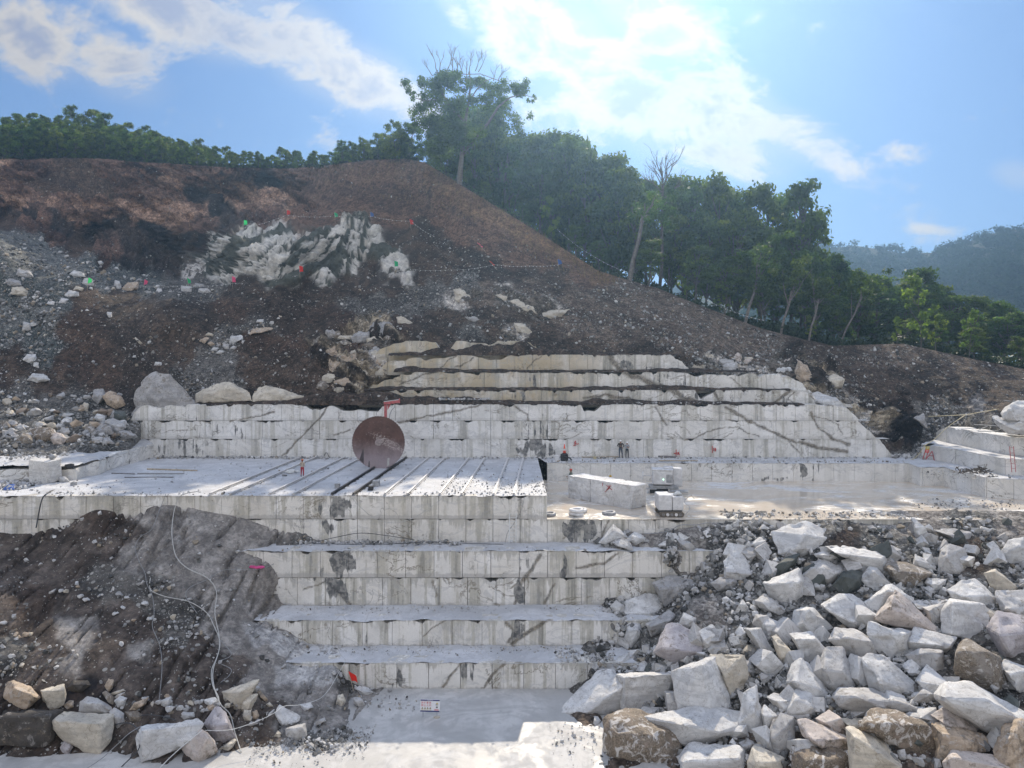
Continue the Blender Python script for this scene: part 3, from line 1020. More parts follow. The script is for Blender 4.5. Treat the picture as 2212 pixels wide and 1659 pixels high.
course('rock_terrace', [(X_of(300, D_U1), D_U1), (X_of(1935, D_U1), D_U1)], zc(H_PLAT) - .3, b2, 7.9, -2.2, M['wall_mid'], top=U1T, seed=14,
       patches=[(400, 965, 60, 26, .5), (1155, 965, 24, 26, .95), (1180, 975, 18, 20, .8)], rough=.03)
U2T = [(560, zc(6)), (780, zc(4.7)), (800, zc(3.9)), (860, zc(3.4)), (1500, zc(3.4)), (1515, zc(4.3)), (1530, zc(3.9)), (1550, zc(3.4)), (1708, zc(3.4)), (1760, zc(3.9)), (1830, zc(5))]
course('rock_terrace', [(X_of(740, 79), 79), (X_of(1840, 79), 79)], zc(H_U1) - .4, zc(3.42), 4.1, -1.0, M['wall_old'], fade=True, top=U2T, seed=15, rough=.08, chips=.3, soil=.17,
       patches=[(1515, 858, 30, 14, .6), (1120, 855, 25, 14, .5), (1690, 860, 16, 20, .6)])
U3T = [(760, zc(4)), (850, zc(2.2)), (870, zc(1.6)), (1480, zc(1.5)), (1500, zc(1.9)), (1640, zc(1.75)), (1700, zc(1.9)), (1730, zc(2.6)), (1760, zc(4))]
course('rock_terrace', [(X_of(800, 80.5), 80.5), (X_of(1760, 80.5), 80.5)], zc(3.42) - .4, zc(1.5), 6.1, -3.0, M['wall_old'], fade=True, top=U3T, seed=16, rough=.08, chips=.3, soil=.17,
       patches=[(1150, 820, 12, 20, .7), (1440, 815, 22, 18, .55), (1475, 820, 8, 25, .7)])
U4T = [(800, zc(2)), (838, zc(.4)), (908, zc(-.1)), (920, zc(.3)), (1000, zc(-.3)), (1060, zc(.2)), (1110, zc(-.2)), (1190, zc(-.4)), (1450, zc(-.35)), (1470, zc(.0)), (1500, zc(2))]
course('rock_terrace', [(X_of(810, 82), 82), (X_of(1490, 82), 82)], zc(1.5) - .4, zc(-.35), 2.0, -1.7, M['wall_old'], fade=True, top=U4T, seed=17, rough=.09, chips=.3, soil=.17,
       patches=[(1360, 790, 18, 16, .8), (1395, 798, 16, 10, .5), (905, 800, 40, 4, .6)])
U5T = [(790, zc(1.2)), (820, zc(-.9)), (840, zc(-1.2)), (880, zc(-1.95)), (940, zc(-1.85)), (955, zc(-.6)), (965, zc(-.5)), (985, zc(-1.9)), (1030, zc(-1.6)), (1060, zc(-1.55)), (1075, zc(-1.9)), (1130, zc(-1.95)), (1157, zc(-1.7)), (1172, zc(.3))]
course('rock_terrace', [(X_of(792, 83.2), 83.2), (X_of(1170, 83.2), 83.2)], zc(.9), zc(-1.9), 9.0, 4.0, M['wall_old'], fade=True, top=U5T, seed=18, rough=.18, chips=.3)
# ------------------------------------------------------------------ hillside, spoil slopes, floor
RIDGE = [(-260, 345), (0, 346), (200, 342), (290, 350), (370, 354), (500, 362), (620, 364), (700, 358), (800, 345), (880, 343), (920, 352), (1000, 402), (1150, 494), (1290, 584), (1340, 600),
         (1420, 622), (1500, 655), (1640, 708), (1740, 735), (1800, 747), (1950, 742), (2100, 775), (2212, 797), (2460, 806)]
RIDGE_D = [(-260, 142), (0, 140), (200, 140), (370, 138), (500, 135), (700, 130), (880, 122), (1000, 113), (1150, 108), (1290, 103), (1500, 98), (1640, 95), (1800, 95), (1950, 96), (2100, 93), (2212, 92), (2460, 90)]
HILL = RBF([
    (-260, 345, 142), (0, 346, 140), (200, 342, 140), (370, 354, 138), (500, 362, 135), (700, 358, 130), (880, 343, 122), (1000, 402, 113), (1150, 494, 108), (1290, 584, 103), (1500, 655, 98), (1640, 708, 95), (1800, 747, 95), (1950, 742, 96), (2100, 775, 93), (2212, 797, 92), (2460, 806, 90),
    (-260, 480, 134), (0, 440, 138.6), (0, 480, 136.5), (0, 500, 113), (0, 520, 106), (0, 640, 96), (0, 760, 87), (0, 850, 80.5), (0, 960, 69), (-260, 640, 94), (-260, 850, 80), (-260, 980, 66),
    (200, 470, 137.6), (200, 530, 133), (200, 556, 111), (200, 590, 104), (200, 640, 96), (200, 750, 87.5), (200, 850, 80.5), (200, 960, 70),
    (370, 480, 135.4), (370, 585, 128), (370, 612, 108), (370, 640, 96), (370, 750, 88), (370, 800, 83.5), (370, 900, 79.5),
    (500, 470, 131), (500, 492, 113), (500, 560, 106.5), (500, 615, 101), (500, 645, 96), (500, 750, 88), (500, 800, 83.5), (500, 872, 79.4),
    (620, 470, 126), (620, 492, 111), (620, 690, 91), (600, 760, 85.5), (600, 870, 79.2),
    (700, 450, 121), (700, 488, 111), (700, 560, 106), (700, 612, 100), (700, 665, 95), (720, 700, 89), (700, 770, 84), (700, 872, 79.0),
    (800, 500, 110), (800, 690, 90), (800, 780, 83.2), (790, 872, 79.5),
    (880, 450, 116), (880, 560, 106), (880, 622, 98.5), (880, 680, 91.5), (880, 720, 86), (880, 760, 84.2), (880, 872, 84.5),
    (1000, 500, 107), (1000, 588, 100), (1000, 612, 96.5), (1000, 690, 89.5), (1000, 765, 84.5), (1000, 880, 85),
    (1150, 580, 101.5), (1150, 602, 97), (1150, 690, 89.5), (1150, 765, 84.5), (1150, 880, 85),
    (1290, 612, 97), (1290, 690, 90), (1290, 765, 84.5), (1290, 880, 85), (1500, 765, 84), (1500, 880, 84.5),
    (1470, 720, 88), (1640, 765, 87), (1640, 800, 83.5), (1640, 880, 84), (1720, 800, 83.2), (1760, 850, 81.5),
    (1800, 800, 87), (1800, 850, 82.5), (1850, 920, 79.0), (1900, 985, 77.6), (1950, 850, 86), (1950, 930, 82.5), (1950, 990, 77.5), (2000, 960, 81),
    (2050, 900, 82), (2100, 840, 84.5), (2100, 900, 78), (2130, 940, 74), (2100, 960, 76), (2212, 860, 79), (2212, 920, 70), (2212, 960, 68.5), (2460, 880, 73), (2460, 960, 67), (2100, 1010, 73), (2300, 1010, 66.5),
], .0004)

#  zone: colour A, colour B, stone density, relief
ZONE = {
    'b': ((.078, .047, .037), (.165, .103, .078), .03, 1.0, .5),
    't': ((.37, .25, .185), (.165, .105, .08), .02, 1.0, .545),
    'k': ((.028, .026, .028), (.062, .048, .042), .03, .9),  # dark rock, with the shade of the hollows put into its colour
    's': ((.092, .060, .047), (.145, .092, .067), .02, .25),
    'f': ((.20, .125, .078), (.14, .088, .058), .0, .2),
    'd': ((.046, .036, .030), (.080, .060, .047), .12, .16),
    'h': ((.060, .042, .033), (.092, .064, .048), .09, .18),
    'g': ((.070, .080, .078), (.13, .135, .13), .7, .35),
    'm': ((.54, .52, .475), (.095, .102, .088), .0, 1.0, .5),
    'r': ((.070, .066, .061), (.12, .113, .104), .5, .3),
    'y': ((.36, .31, .235), (.040, .032, .028), .1, .95, .48),
    'w': ((.078, .060, .049), (.130, .102, .082), .24, .22),
    'x': ((.54, .51, .47), (.12, .105, .09), .3, .6),
    'n': ((.285, .268, .25), (.215, .20, .186), .05, .14),
    'q': ((.44, .435, .43), (.33, .325, .32), .15, .1),
    'p': ((.10, .098, .094), (.17, .165, .156), .8, .4),
    'e': ((.035, .04, .024), (.055, .05, .035), .0, .1),
}
PAINT = [
    (-200, 370, 'b'), (0, 372, 't'), (60, 365, 'b'), (150, 372, 'h'), (250, 365, 'b'), (330, 362, 'b'), (420, 372, 'b'), (520, 375, 'b'), (620, 376, 'b'), (760, 372, 's'),
    (30, 410, 't'), (0, 440, 'b'), (90, 400, 'h'), (170, 400, 'h'), (110, 440, 't'), (180, 450, 't'), (240, 450, 't'), (215, 420, 'h'), (300, 400, 'b'), (330, 440, 't'), (300, 455, 't'), (380, 445, 't'), (410, 470, 't'), (280, 420, 'b'), (262, 470, 'k'),
    (440, 420, 'k'), (470, 450, 'k'), (370, 400, 't'), (450, 390, 'b'), (500, 400, 't'), (540, 430, 't'), (590, 440, 't'), (560, 465, 'b'), (620, 420, 'b'), (580, 400, 'k'), (650, 440, 'b'), (690, 420, 's'),
    (20, 425, 't'), (60, 435, 't'), (140, 432, 't'), (205, 440, 't'), (262, 440, 't'), (160, 462, 't'), (335, 455, 't'), (355, 432, 't'), (425, 458, 't'), (525, 412, 't'), (565, 440, 't'), (605, 428, 't'), (635, 455, 't'), (485, 412, 't'), (395, 470, 't'),
    (60, 460, 'k'), (130, 490, 'k'), (220, 500, 'k'), (320, 500, 'k'), (300, 540, 'k'), (380, 520, 'k'), (360, 560, 'k'), (440, 490, 'b'), (430, 520, 'k'), (500, 480, 'k'),
    (20, 465, 'h'), (70, 475, 'b'), (120, 515, 'b'), (170, 530, 'h'), (240, 550, 'b'), (300, 570, 'k'), (350, 590, 'k'), (-150, 480, 'b'),
    (700, 460, 's'), (760, 430, 's'), (840, 400, 's'), (880, 360, 's'), (920, 430, 's'), (860, 470, 's'), (960, 470, 's'), (1000, 500, 's'), (1060, 520, 's'), (900, 500, 'd'), (950, 530, 'd'), (1040, 560, 'd'), (1000, 570, 'd'), (1120, 560, 's'), (1180, 570, 's'), (1230, 580, 's'),
    (930, 365, 'f'), (965, 390, 'f'), (1000, 412, 'f'), (1040, 436, 'f'), (1080, 462, 'f'), (1120, 488, 'f'), (1170, 520, 'f'), (1230, 556, 'f'), (1275, 585, 'f'),
    (-200, 560, 'g'), (0, 520, 'g'), (60, 535, 'g'), (0, 600, 'g'), (100, 570, 'g'), (180, 580, 'g'), (250, 600, 'g'), (330, 610, 'g'), (60, 640, 'g'), (0, 720, 'g'), (70, 700, 'g'), (110, 650, 'g'), (30, 780, 'd'), (90, 760, 'g'), (-150, 760, 'g'),
    (420, 580, 'x'), (450, 560, 'm'), (480, 530, 'm'), (520, 520, 'm'), (600, 515, 'm'), (560, 570, 'm'), (640, 560, 'm'), (700, 530, 'm'), (760, 510, 'm'), (800, 540, 'm'), (840, 570, 'm'), (760, 570, 'm'), (700, 590, 'm'), (480, 590, 'm'), (600, 600, 'm'), (860, 590, 'x'), (790, 530, 'm'), (830, 555, 'm'), (870, 580, 'm'), (870, 520, 'd'), (885, 600, 'm'), (900, 570, 'd'),
    (450, 625, 'r'), (380, 628, 'r'), (520, 628, 'd'), (600, 620, 'd'),
    (190, 660, 'h'), (160, 720, 'h'), (160, 780, 'h'), (220, 820, 'h'), (110, 830, 'd'), (260, 660, 'd'), (320, 680, 'd'), (300, 760, 'd'), (380, 680, 'd'), (380, 760, 'd'), (440, 680, 'd'), (500, 670, 'h'), (560, 660, 'd'), (620, 650, 'd'), (680, 630, 'd'), (740, 620, 'd'), (800, 620, 'd'), (860, 620, 'd'), (560, 700, 'r'), (500, 730, 'r'), (620, 690, 'd'),
    (330, 820, 'd'), (280, 840, 'd'), (420, 800, 'r'), (480, 790, 'r'), (540, 780, 'd'), (500, 820, 'r'), (560, 820, 'd'), (600, 790, 'd'), (560, 740, 'h'), (640, 740, 'h'), (600, 850, 'd'), (680, 840, 'd'), (700, 870, 'd'), (640, 870, 'd'), (750, 865, 'd'),
    (690, 690, 'h'), (740, 690, 'h'), (700, 740, 'y'), (760, 720, 'y'), (800, 700, 'y'), (720, 780, 'y'), (780, 770, 'y'), (740, 820, 'y'), (800, 810, 'y'), (690, 800, 'd'), (840, 730, 'y'), (860, 700, 'h'), (820, 760, 'x'), (780, 840, 'y'), (830, 830, 'y'), (770, 745, 'h'), (700, 715, 'd'),
    (760, 655, 'r'), (820, 650, 'r'), (880, 650, 'r'), (920, 640, 'r'), (860, 670, 'r'), (940, 620, 'r'), (1000, 610, 'r'), (900, 600, 'd'), (960, 595, 'd'), (1060, 595, 'd'), (1140, 590, 'd'), (1200, 600, 'd'), (1250, 600, 's'), (800, 590, 'd'),
    (1000, 640, 'x'), (1030, 680, 'd'), (950, 690, 'd'), (980, 700, 'd'), (1020, 720, 'r'), (1060, 640, 'w'), (1090, 640, 'x'), (1130, 660, 'x'), (1170, 675, 'x'), (1120, 690, 'd'), (1120, 710, 'x'), (1060, 700, 'd'), (1160, 710, 'd'), (1180, 730, 'd'), (1140, 750, 'd'), (900, 745, 'd'), (1000, 755, 'd'), (1070, 752, 'd'),
    (1150, 620, 'w'), (1240, 640, 'w'), (1240, 700, 'w'), (1320, 640, 'w'), (1320, 700, 'w'), (1400, 660, 'w'), (1400, 720, 'w'), (1480, 700, 'w'), (1500, 740, 'w'), (1560, 720, 'w'), (1640, 740, 'w'), (1400, 760, 'd'), (1250, 750, 'd'), (1480, 790, 'd'),
    (1540, 790, 'x'), (1600, 780, 'x'), (1660, 785, 'x'), (1700, 800, 'x'), (1720, 780, 'y'), (1740, 810, 'y'), (1780, 810, 'y'), (1580, 765, 'w'), (1640, 765, 'w'),
    (1760, 760, 'd'), (1820, 770, 'd'), (1900, 760, 'w'), (1960, 770, 'w'), (1850, 820, 'd'), (1920, 830, 'd'), (2000, 800, 'd'), (2060, 790, 'w'), (2120, 810, 'd'), (2200, 820, 'd'), (2080, 850, 'd'), (2000, 850, 'd'), (1880, 870, 'd'), (1850, 880, 'y'), (1900, 900, 'y'), (1940, 880, 'k'), (1960, 920, 'k'), (1940, 950, 'k'), (1910, 960, 'd'), (2140, 850, 'd'), (2200, 860, 'd'),
    (2000, 880, 'r'), (2040, 885, 'r'), (1990, 920, 'p'), (2010, 940, 'p'), (2060, 910, 'r'), (2100, 910, 'r'), (2000, 970, 'p'), (2100, 880, 'n'), (1850, 850, 'd'), (1830, 860, 'x'), (1870, 910, 'x'), (1930, 985, 'r'), (2400, 860, 'd'),
    (0, 830, 'd'), (40, 860, 'r'), (120, 860, 'r'), (200, 870, 'r'), (60, 910, 'p'), (150, 920, 'p'), (230, 900, 'p'), (20, 940, 'p'), (260, 940, 'p'), (-150, 880, 'p'),
]


def paint_fn(samples, zones, warp=26.0, scale=30.0, power=9.0, seed=3):
    pts = np.array([(a, b) for a, b, _ in samples], float)
    zi = [z for _, _, z in samples]
    A = np.array([zones[z][0] for z in zi]); B = np.array([zones[z][1] for z in zi])
    B0 = np.array([zones[z][4] if len(zones[z]) > 4 else .5 for z in zi])
    S = np.array([zones[z][2] for z in zi]); Rl = np.array([zones[z][3] for z in zi])

    def fn(px, py, n):
        """n = mixing noise 0..1 between the two colours of a zone"""
        q = np.stack([px / scale, py / scale, px * 0], -1)
        wx = (fbm(q, 5, seed) - .5) * 2 * warp
        wy = (fbm(q + 31.7, 5, seed + 1) - .5) * 2 * warp
        X = (px + wx).ravel(); Y = (py + wy).ravel(); nn = n.ravel()
        C = np.empty((len(X), 3)); s = np.empty(len(X)); r = np.empty(len(X))
        for i in range(0, len(X), 20000):
            sl = slice(i, i + 20000)
            d2 = (X[sl, None] - pts[None, :, 0]) ** 2 + ((Y[sl, None] - pts[None, :, 1]) * 1.25) ** 2 + 4
            w = d2 ** (-power / 2)
            w /= w.sum(1, keepdims=True)
            k = smooth(-.075, .075, nn[sl] - w @ B0)[:, None]
            C[sl] = (w @ A) * (1 - k) + (w @ B) * k
            s[sl] = w @ S; r[sl] = w @ Rl
        return C, s, r
    return fn


HILL_PAINT = paint_fn(PAINT, ZONE)


def normals_of(G):
    """G (nv,nu,3) -> unit normals"""
    du = np.gradient(G, axis=1); dv = np.gradient(G, axis=0)
    n = np.cross(du, dv)
    n /= np.linalg.norm(n, axis=-1, keepdims=True) + 1e-9
    return n


def build_hill():
    us = np.arange(-250, 2462, 4.3)
    nu = len(us)
    nvv = 250
    yt = interp(us, RIDGE)
    yb = interp(us, [(-260, 1000), (0, 985), (150, 978), (280, 965), (310, 905), (420, 885), (850, 880), (1740, 885), (1840, 960), (1900, 1000), (1990, 1005), (2460, 1010)])
    t = np.linspace(0, 1, nvv)[:, None]
    PY = yb[None] * (1 - t) + yt[None] * t
    PX = np.repeat(us[None], nvv, 0)
    D = HILL(PX, PY)
    G = atn(PX, PY, D)
    n = normals_of(G)
    n = n * np.sign(-n[..., 1:2] + 1e-9)        # face the pit
    # colour mixing noise: rock beds dip to the right
    bed = np.stack([G[..., 0] * .35 + G[..., 2] * .35, G[..., 1] * .12, G[..., 2] * .95 + G[..., 0] * .40], -1)
    mixn = fbm(bed * .55, 6, 21, .58)
    # joints of the living rock: blocky in the cut, drawn out into bands in the marble
    th = interp(us, [(0, .2), (380, .62), (520, .5), (640, .36), (740, .12), (800, -.42), (900, -.6), (2300, -.4)])[None]
    al = np.cos(th) * G[..., 0] + np.sin(th) * G[..., 2]
    ac = -np.sin(th) * G[..., 0] + np.cos(th) * G[..., 2]
    wob = (fbm(G * .5, 4, 71)[..., None] - .5) * 2.2
    cm, em = cells(np.stack([al / 4.6, G[..., 1] / 6.0, ac / 1.7], -1) + wob * .34, 5)
    cb, eb = cells(np.stack([G[..., 0] / 2.6, G[..., 1] / 2.6, G[..., 2] / 1.7 + G[..., 0] * .2], -1) + wob * .35, 6)
    cs, es = cells(G * np.array([.9, .9, 1.2]) + wob * .2, 7)
    in_m = smooth(350, 400, PX) * smooth(930, 880, PX) * smooth(478, 490, PY) * smooth(632, 612, PY)
    mixn = mixn + (cb - .5) * .16 * (1 - in_m)
    mixn = np.where(in_m > .5, .5 + .5 * np.sign(cm - .66) * .5 + (fbm(G * .8, 4, 77) - .5) * .3 + np.where(em < .06, .4, 0), mixn)
    C, S, Rl = HILL_PAINT(PX, PY, mixn)
    C = C.reshape(PX.shape + (3,)); S = S.reshape(PX.shape); Rl = Rl.reshape(PX.shape)
    strat = G[..., 2] * .42 + G[..., 0] * .16 + fbm(G * .22, 4, 15) * 2.6
    rock = (ridged(bed * .42, 5, 8) - .62) * 4.2 + (fbm(G * .16, 3, 6) - .5) * 4.0 + (ridged(G * .9, 4, 18) - .6) * 1.1 + ((strat % 1.0) - .5) * 1.3
    pass
    soil = (fbm(G * .35, 4, 5) - .5) * 1.5 + (fbm(G * 1.5, 4, 9) - .5) * .5
    gully = (ridged(np.stack([G[..., 0] * .55 + G[..., 2] * .12, G[..., 1] * .05, G[..., 2] * .05], -1), 3, 31) - .6) * .5
    rock = rock * .55 + (cb - .5) * 1.5 * (1 - in_m) + (cs - .5) * .55 + in_m * ((cm - .5) * .9 - .45 * smooth(.14, .02, em)) - .45 * smooth(.12, .02, eb) * (1 - in_m)
    edge = smooth(0, .05, t) * smooth(1.0, .985, t)
    disp = (rock * smooth(.25, .9, Rl) + soil * (.35 + .4 * Rl) + gully * smooth(.5, .2, Rl)) * edge
    G = G + n * disp[..., None]
    # ground behind the crest, under the woods
    Dr = interp(us, RIDGE_D)
    skirt = G[0].copy(); skirt[:, 2] = -1.0; skirt[:, 1] += .6
    rows = [skirt[None], G]
    Cr, Sr = [C[:1], C], [S[:1], S]
    last = G[-1]
    slope_l = interp(us, [(-260, .54), (100, .53), (300, .42), (450, .24), (560, .05), (700, .02), (900, .0), (1000, -.06), (1300, -.06), (2460, -.06)])
    fall = interp(us, [(-260, -.10), (900, -.2), (2460, -.14)])
    for k, dd in enumerate((2.5, 6, 11, 17, 24, 34, 50, 75, 110)):
        z = np.where(dd <= 24, slope_l * dd, slope_l * 24 + fall * (dd - 24))
        P = last.copy()
        P[:, 0] = last[:, 0] * (1 + dd / Dr)
        P[:, 1] = last[:, 1] + dd
        P[:, 2] = last[:, 2] + z + (fbm(np.stack([P[:, 0] * .2, P[:, 1] * .2, P[:, 0] * 0], -1), 3, 2) - .5) * 1.2
        rows.append(P[None]); Cr.append(np.full((1, nu, 3), (.04, .04, .026))); Sr.append(np.zeros((1, nu)))
    tail = rows[-1].copy(); tail[..., 2] = -1.0; tail[..., 1] += 5
    rows.append(tail); Cr.append(Cr[-1]); Sr.append(Sr[-1])
    G = np.concatenate(rows, 0); C = np.concatenate(Cr, 0); S = np.concatenate(Sr, 0)
    me = np_mesh('hillside', G.reshape(-1, 3), grid_faces(nu, G.shape[0]), M['ground'], True, {'stone': S.ravel(), 'soft': np.concatenate([in_m[:1] * 0, in_m, np.zeros((G.shape[0] - 1 - in_m.shape[0], nu))], 0).ravel()}, C.reshape(-1, 3))
    o = tag(new_obj('hillside', me), kind='structure')
    return us, G[1:-1], nvv, yb, yt


HILL_US, HILL_G, HILL_NV, HILL_YB, HILL_YT = build_hill()


def hill_point(px, py):
    """world point of the built hillside seen at (px, py)"""
    i = int(np.clip(np.searchsorted(HILL_US, px), 0, len(HILL_US) - 1))
    t = (py - HILL_YB[i]) / (HILL_YT[i] - HILL_YB[i])
    j = int(np.clip(round(t * (HILL_NV - 1)), 0, HILL_NV - 1))
    return Vector(HILL_G[j, i])


def crest_point(px, back=0.0):
    """a point on the ground 'back' metres behind the crest line"""
    i = int(np.clip(np.searchsorted(HILL_US, px), 0, len(HILL_US) - 1))
    ds = np.array([0, 2.5, 6, 11, 17, 24, 34, 50, 75, 110], float)
    colm = HILL_G[HILL_NV - 1:, i]
    return Vector([float(np.interp(back, ds, colm[:, k])) for k in range(3)])


LS_PAINT = [
    (0, 1190, 'd'), (80, 1180, 'd'), (150, 1150, 'd'), (220, 1125, 'h'), (270, 1150, 'd'), (230, 1180, 'd'), (320, 1120, 'n'), (400, 1140, 'n'), (470, 1150, 'n'), (540, 1160, 'n'), (600, 1160, 'n'), (660, 1165, 'p'), (700, 1168, 'n'),
    (300, 1190, 'n'), (380, 1200, 'n'), (450, 1220, 'n'), (520, 1230, 'n'), (580, 1260, 'n'), (600, 1300, 'n'), (620, 1270, 'd'), (640, 1290, 'n'), (480, 1290, 'n'), (420, 1260, 'n'), (540, 1310, 'n'), (590, 1340, 'n'),
    (60, 1230, 'd'), (0, 1260, 'd'), (60, 1300, 'h'), (150, 1230, 'd'), (220, 1260, 'r'), (300, 1280, 'r'), (350, 1300, 'r'), (400, 1320, 'r'), (0, 1340, 'd'), (30, 1400, 'r'), (80, 1370, 'd'), (120, 1410, 'd'), (100, 1440, 'd'),
    (190, 1320, 'd'), (160, 1370, 'n'), (200, 1340, 'n'), (130, 1420, 'n'), (170, 1400, 'n'), (230, 1340, 'd'), (270, 1330, 'd'), (210, 1420, 'd'), (240, 1390, 'd'), (290, 1370, 'd'), (310, 1400, 'n'), (330, 1360, 'd'), (350, 1420, 'd'), (380, 1380, 'r'), (430, 1400, 'd'), (450, 1440, 'd'), (300, 1450, 'd'), (250, 1450, 'd'), (400, 1460, 'd'), (500, 1430, 'd'),
    (480, 1360, 'n'), (520, 1400, 'n'), (560, 1370, 'q'), (620, 1390, 'q'), (680, 1400, 'q'), (580, 1420, 'n'), (640, 1450, 'q'), (560, 1470, 'n'), (700, 1460, 'q'), (700, 1500, 'n'), (640, 1510, 'n'), (740, 1480, 'r'), (760, 1520, 'n'), (620, 1560, 'n'), (700, 1560, 'n'), (660, 1600, 'p'), (740, 1590, 'p'),
    (0, 1500, 'd'), (100, 1500, 'd'), (200, 1500, 'k'), (300, 1510, 'd'), (400, 1510, 'd'), (500, 1500, 'd'), (0, 1600, 'd'), (150, 1600, 'h'), (260, 1600, 'd'), (420, 1590, 'd'), (520, 1580, 'd'), (560, 1590, 'w'), (500, 1620, 'd'), (300, 1640, 'd'), (600, 1540, 'd'), (820, 1560, 'q'), (640, 1640, 'q'),
]
LSLOPE = RBF([
    (-250, 1085, 57), (-100, 1085, 57), (100, 1085, 57), (300, 1085, 56.6), (500, 1085, 57), (700, 1085, 58), (900, 1085, 59),
    (-250, 1175, 54.6), (0, 1168, 54.9), (70, 1164, 55.2), (150, 1130, 55.5), (215, 1102, 55.6), (330, 1099, 55.4), (450, 1108, 55.5), (500, 1118, 55.4), (600, 1148, 55.5), (690, 1168, 55.6), (760, 1176, 56.2),
    (300, 1170, 53.2), (420, 1190, 52.4), (500, 1192, 53.0), (560, 1210, 53.1), (600, 1245, 53.2), (612, 1305, 53.2), (640, 1312, 53.0), (700, 1200, 55.4), (720, 1260, 55),
    (590, 1335, 50.8), (620, 1362, 50.2), (680, 1393, 50.1), (700, 1410, 48.9), (722, 1440, 47.4), (760, 1480, 47.3), (790, 1330, 53.5), (800, 1380, 51.8), (800, 1420, 50.5), (800, 1455, 49.4),
    (800, 1496, 46.6), (790, 1540, 44.3), (765, 1590, 41.6), (700, 1640, 39.3), (900, 1500, 48.5), (900, 1600, 43), (900, 1690, 39),
    (300, 1300, 48.8), (0, 1300, 47.6), (150, 1440, 43.9), (450, 1440, 45.0), (0, 1460, 42.8), (300, 1490, 42.6), (500, 1500, 43.4), (0, 1560, 40.4), (300, 1560, 40.9), (500, 1560, 41.8), (620, 1480, 45.6), (520, 1350, 49.2), (450, 1260, 50.6), (150, 1220, 52),
    (0, 1620, 39.8), (250, 1625, 39.8), (500, 1625, 39.9), (600, 1600, 40.9), (-250, 1300, 47), (-250, 1460, 42), (-250, 1600, 39.8), (0, 1680, 38), (300, 1680, 38), (600, 1680, 38.2), (-250, 1680, 38), (750, 1680, 38.3),
], .0004)
RP_PAINT = [
    (1300, 1160, 'p'), (1400, 1165, 'n'), (1480, 1160, 'n'), (1560, 1150, 'p'), (1640, 1140, 'p'), (1480, 1190, 'n'), (1560, 1190, 'p'), (1440, 1185, 'p'), (1700, 1130, 'q'), (1800, 1135, 'p'), (1900, 1128, 'q'), (1900, 1150, 'p'), (2000, 1150, 'n'), (2100, 1140, 'p'), (2200, 1130, 'n'), (1820, 1160, 'k'),
    (1650, 1230, 'p'), (1760, 1230, 'p'), (1900, 1200, 'p'), (2000, 1190, 'p'), (2100, 1180, 'w'), (2200, 1200, 'p'), (1550, 1260, 'p'), (1600, 1310, 'p'), (1540, 1320, 'n'), (1700, 1320, 'p'), (1850, 1300, 'p'), (2000, 1280, 'p'), (2150, 1300, 'p'),
    (1450, 1300, 'p'), (1400, 1370, 'p'), (1350, 1420, 'p'), (1480, 1420, 'p'), (1600, 1400, 'p'), (1700, 1420, 'p'), (1800, 1400, 'r'), (2000, 1400, 'r'), (2150, 1430, 'r'), (1400, 1500, 'p'), (1600, 1520, 'r'), (1800, 1520, 'r'), (2000, 1520, 'r'), (1350, 1600, 'w'), (1600, 1620, 'w'), (1800, 1620, 'w'), (2000, 1620, 'w'), (2200, 1600, 'w'), (1280, 1440, 'p'),
]
RPILE = RBF([
    (1150, 1100, 62), (1300, 1100, 61), (1500, 1100, 60.5), (1800, 1100, 60.5), (2460, 1100, 60),
    (1230, 1176, 56.5), (1290, 1170, 55.5), (1400, 1156, 55.5), (1500, 1138, 55.5), (1600, 1125, 55.6), (1800, 1122, 55.7), (2000, 1122, 55.7), (2212, 1124, 55.5), (2460, 1124, 55.4),
    (1340, 1188, 53.4), (1450, 1192, 53.0), (1550, 1200, 53.0), (1500, 1240, 53.2), (1430, 1285, 53.2), (1380, 1305, 53.2), (1330, 1325, 51.5), (1345, 1348, 50.2), (1345, 1395, 50.2), (1310, 1412, 49.2), (1290, 1432, 47.5), (1340, 1448, 47.3), (1300, 1485, 47.2), (1230, 1510, 46.1), (1260, 1550, 43.7), (1305, 1600, 41.2), (1310, 1665, 38.2),
    (1300, 1215, 55.0), (1350, 1215, 54.6), (1400, 1228, 54.2), (1350, 1270, 54.3), (1250, 1240, 54.8), (1250, 1300, 54.5), (1220, 1380, 51.6), (1220, 1450, 48.9), (1150, 1500, 48.2), (1200, 1600, 43), (1200, 1700, 38.5),
    (1500, 1180, 53.9), (1700, 1180, 53.0), (2000, 1180, 52.8), (2212, 1180, 52.4), (1600, 1250, 50.8), (1800, 1240, 50.3), (1500, 1310, 49.4), (1700, 1310, 47.9), (2000, 1300, 47.4), (2212, 1300, 46.6), (2460, 1250, 48), (1450, 1400, 47.0), (1600, 1400, 45.4), (1900, 1400, 43.9), (2212, 1400, 43.0), (2460, 1400, 42),
    (1450, 1500, 43.8), (1600, 1500, 42.3), (1900, 1500, 40.8), (2212, 1500, 39.9), (1400, 1600, 40.6), (1600, 1600, 39.2), (1900, 1600, 37.8), (2212, 1600, 37.0), (2460, 1600, 36.5), (1400, 1720, 36.6), (1700, 1720, 35.6), (2212, 1720, 34.2), (2460, 1720, 34),
], .0004)


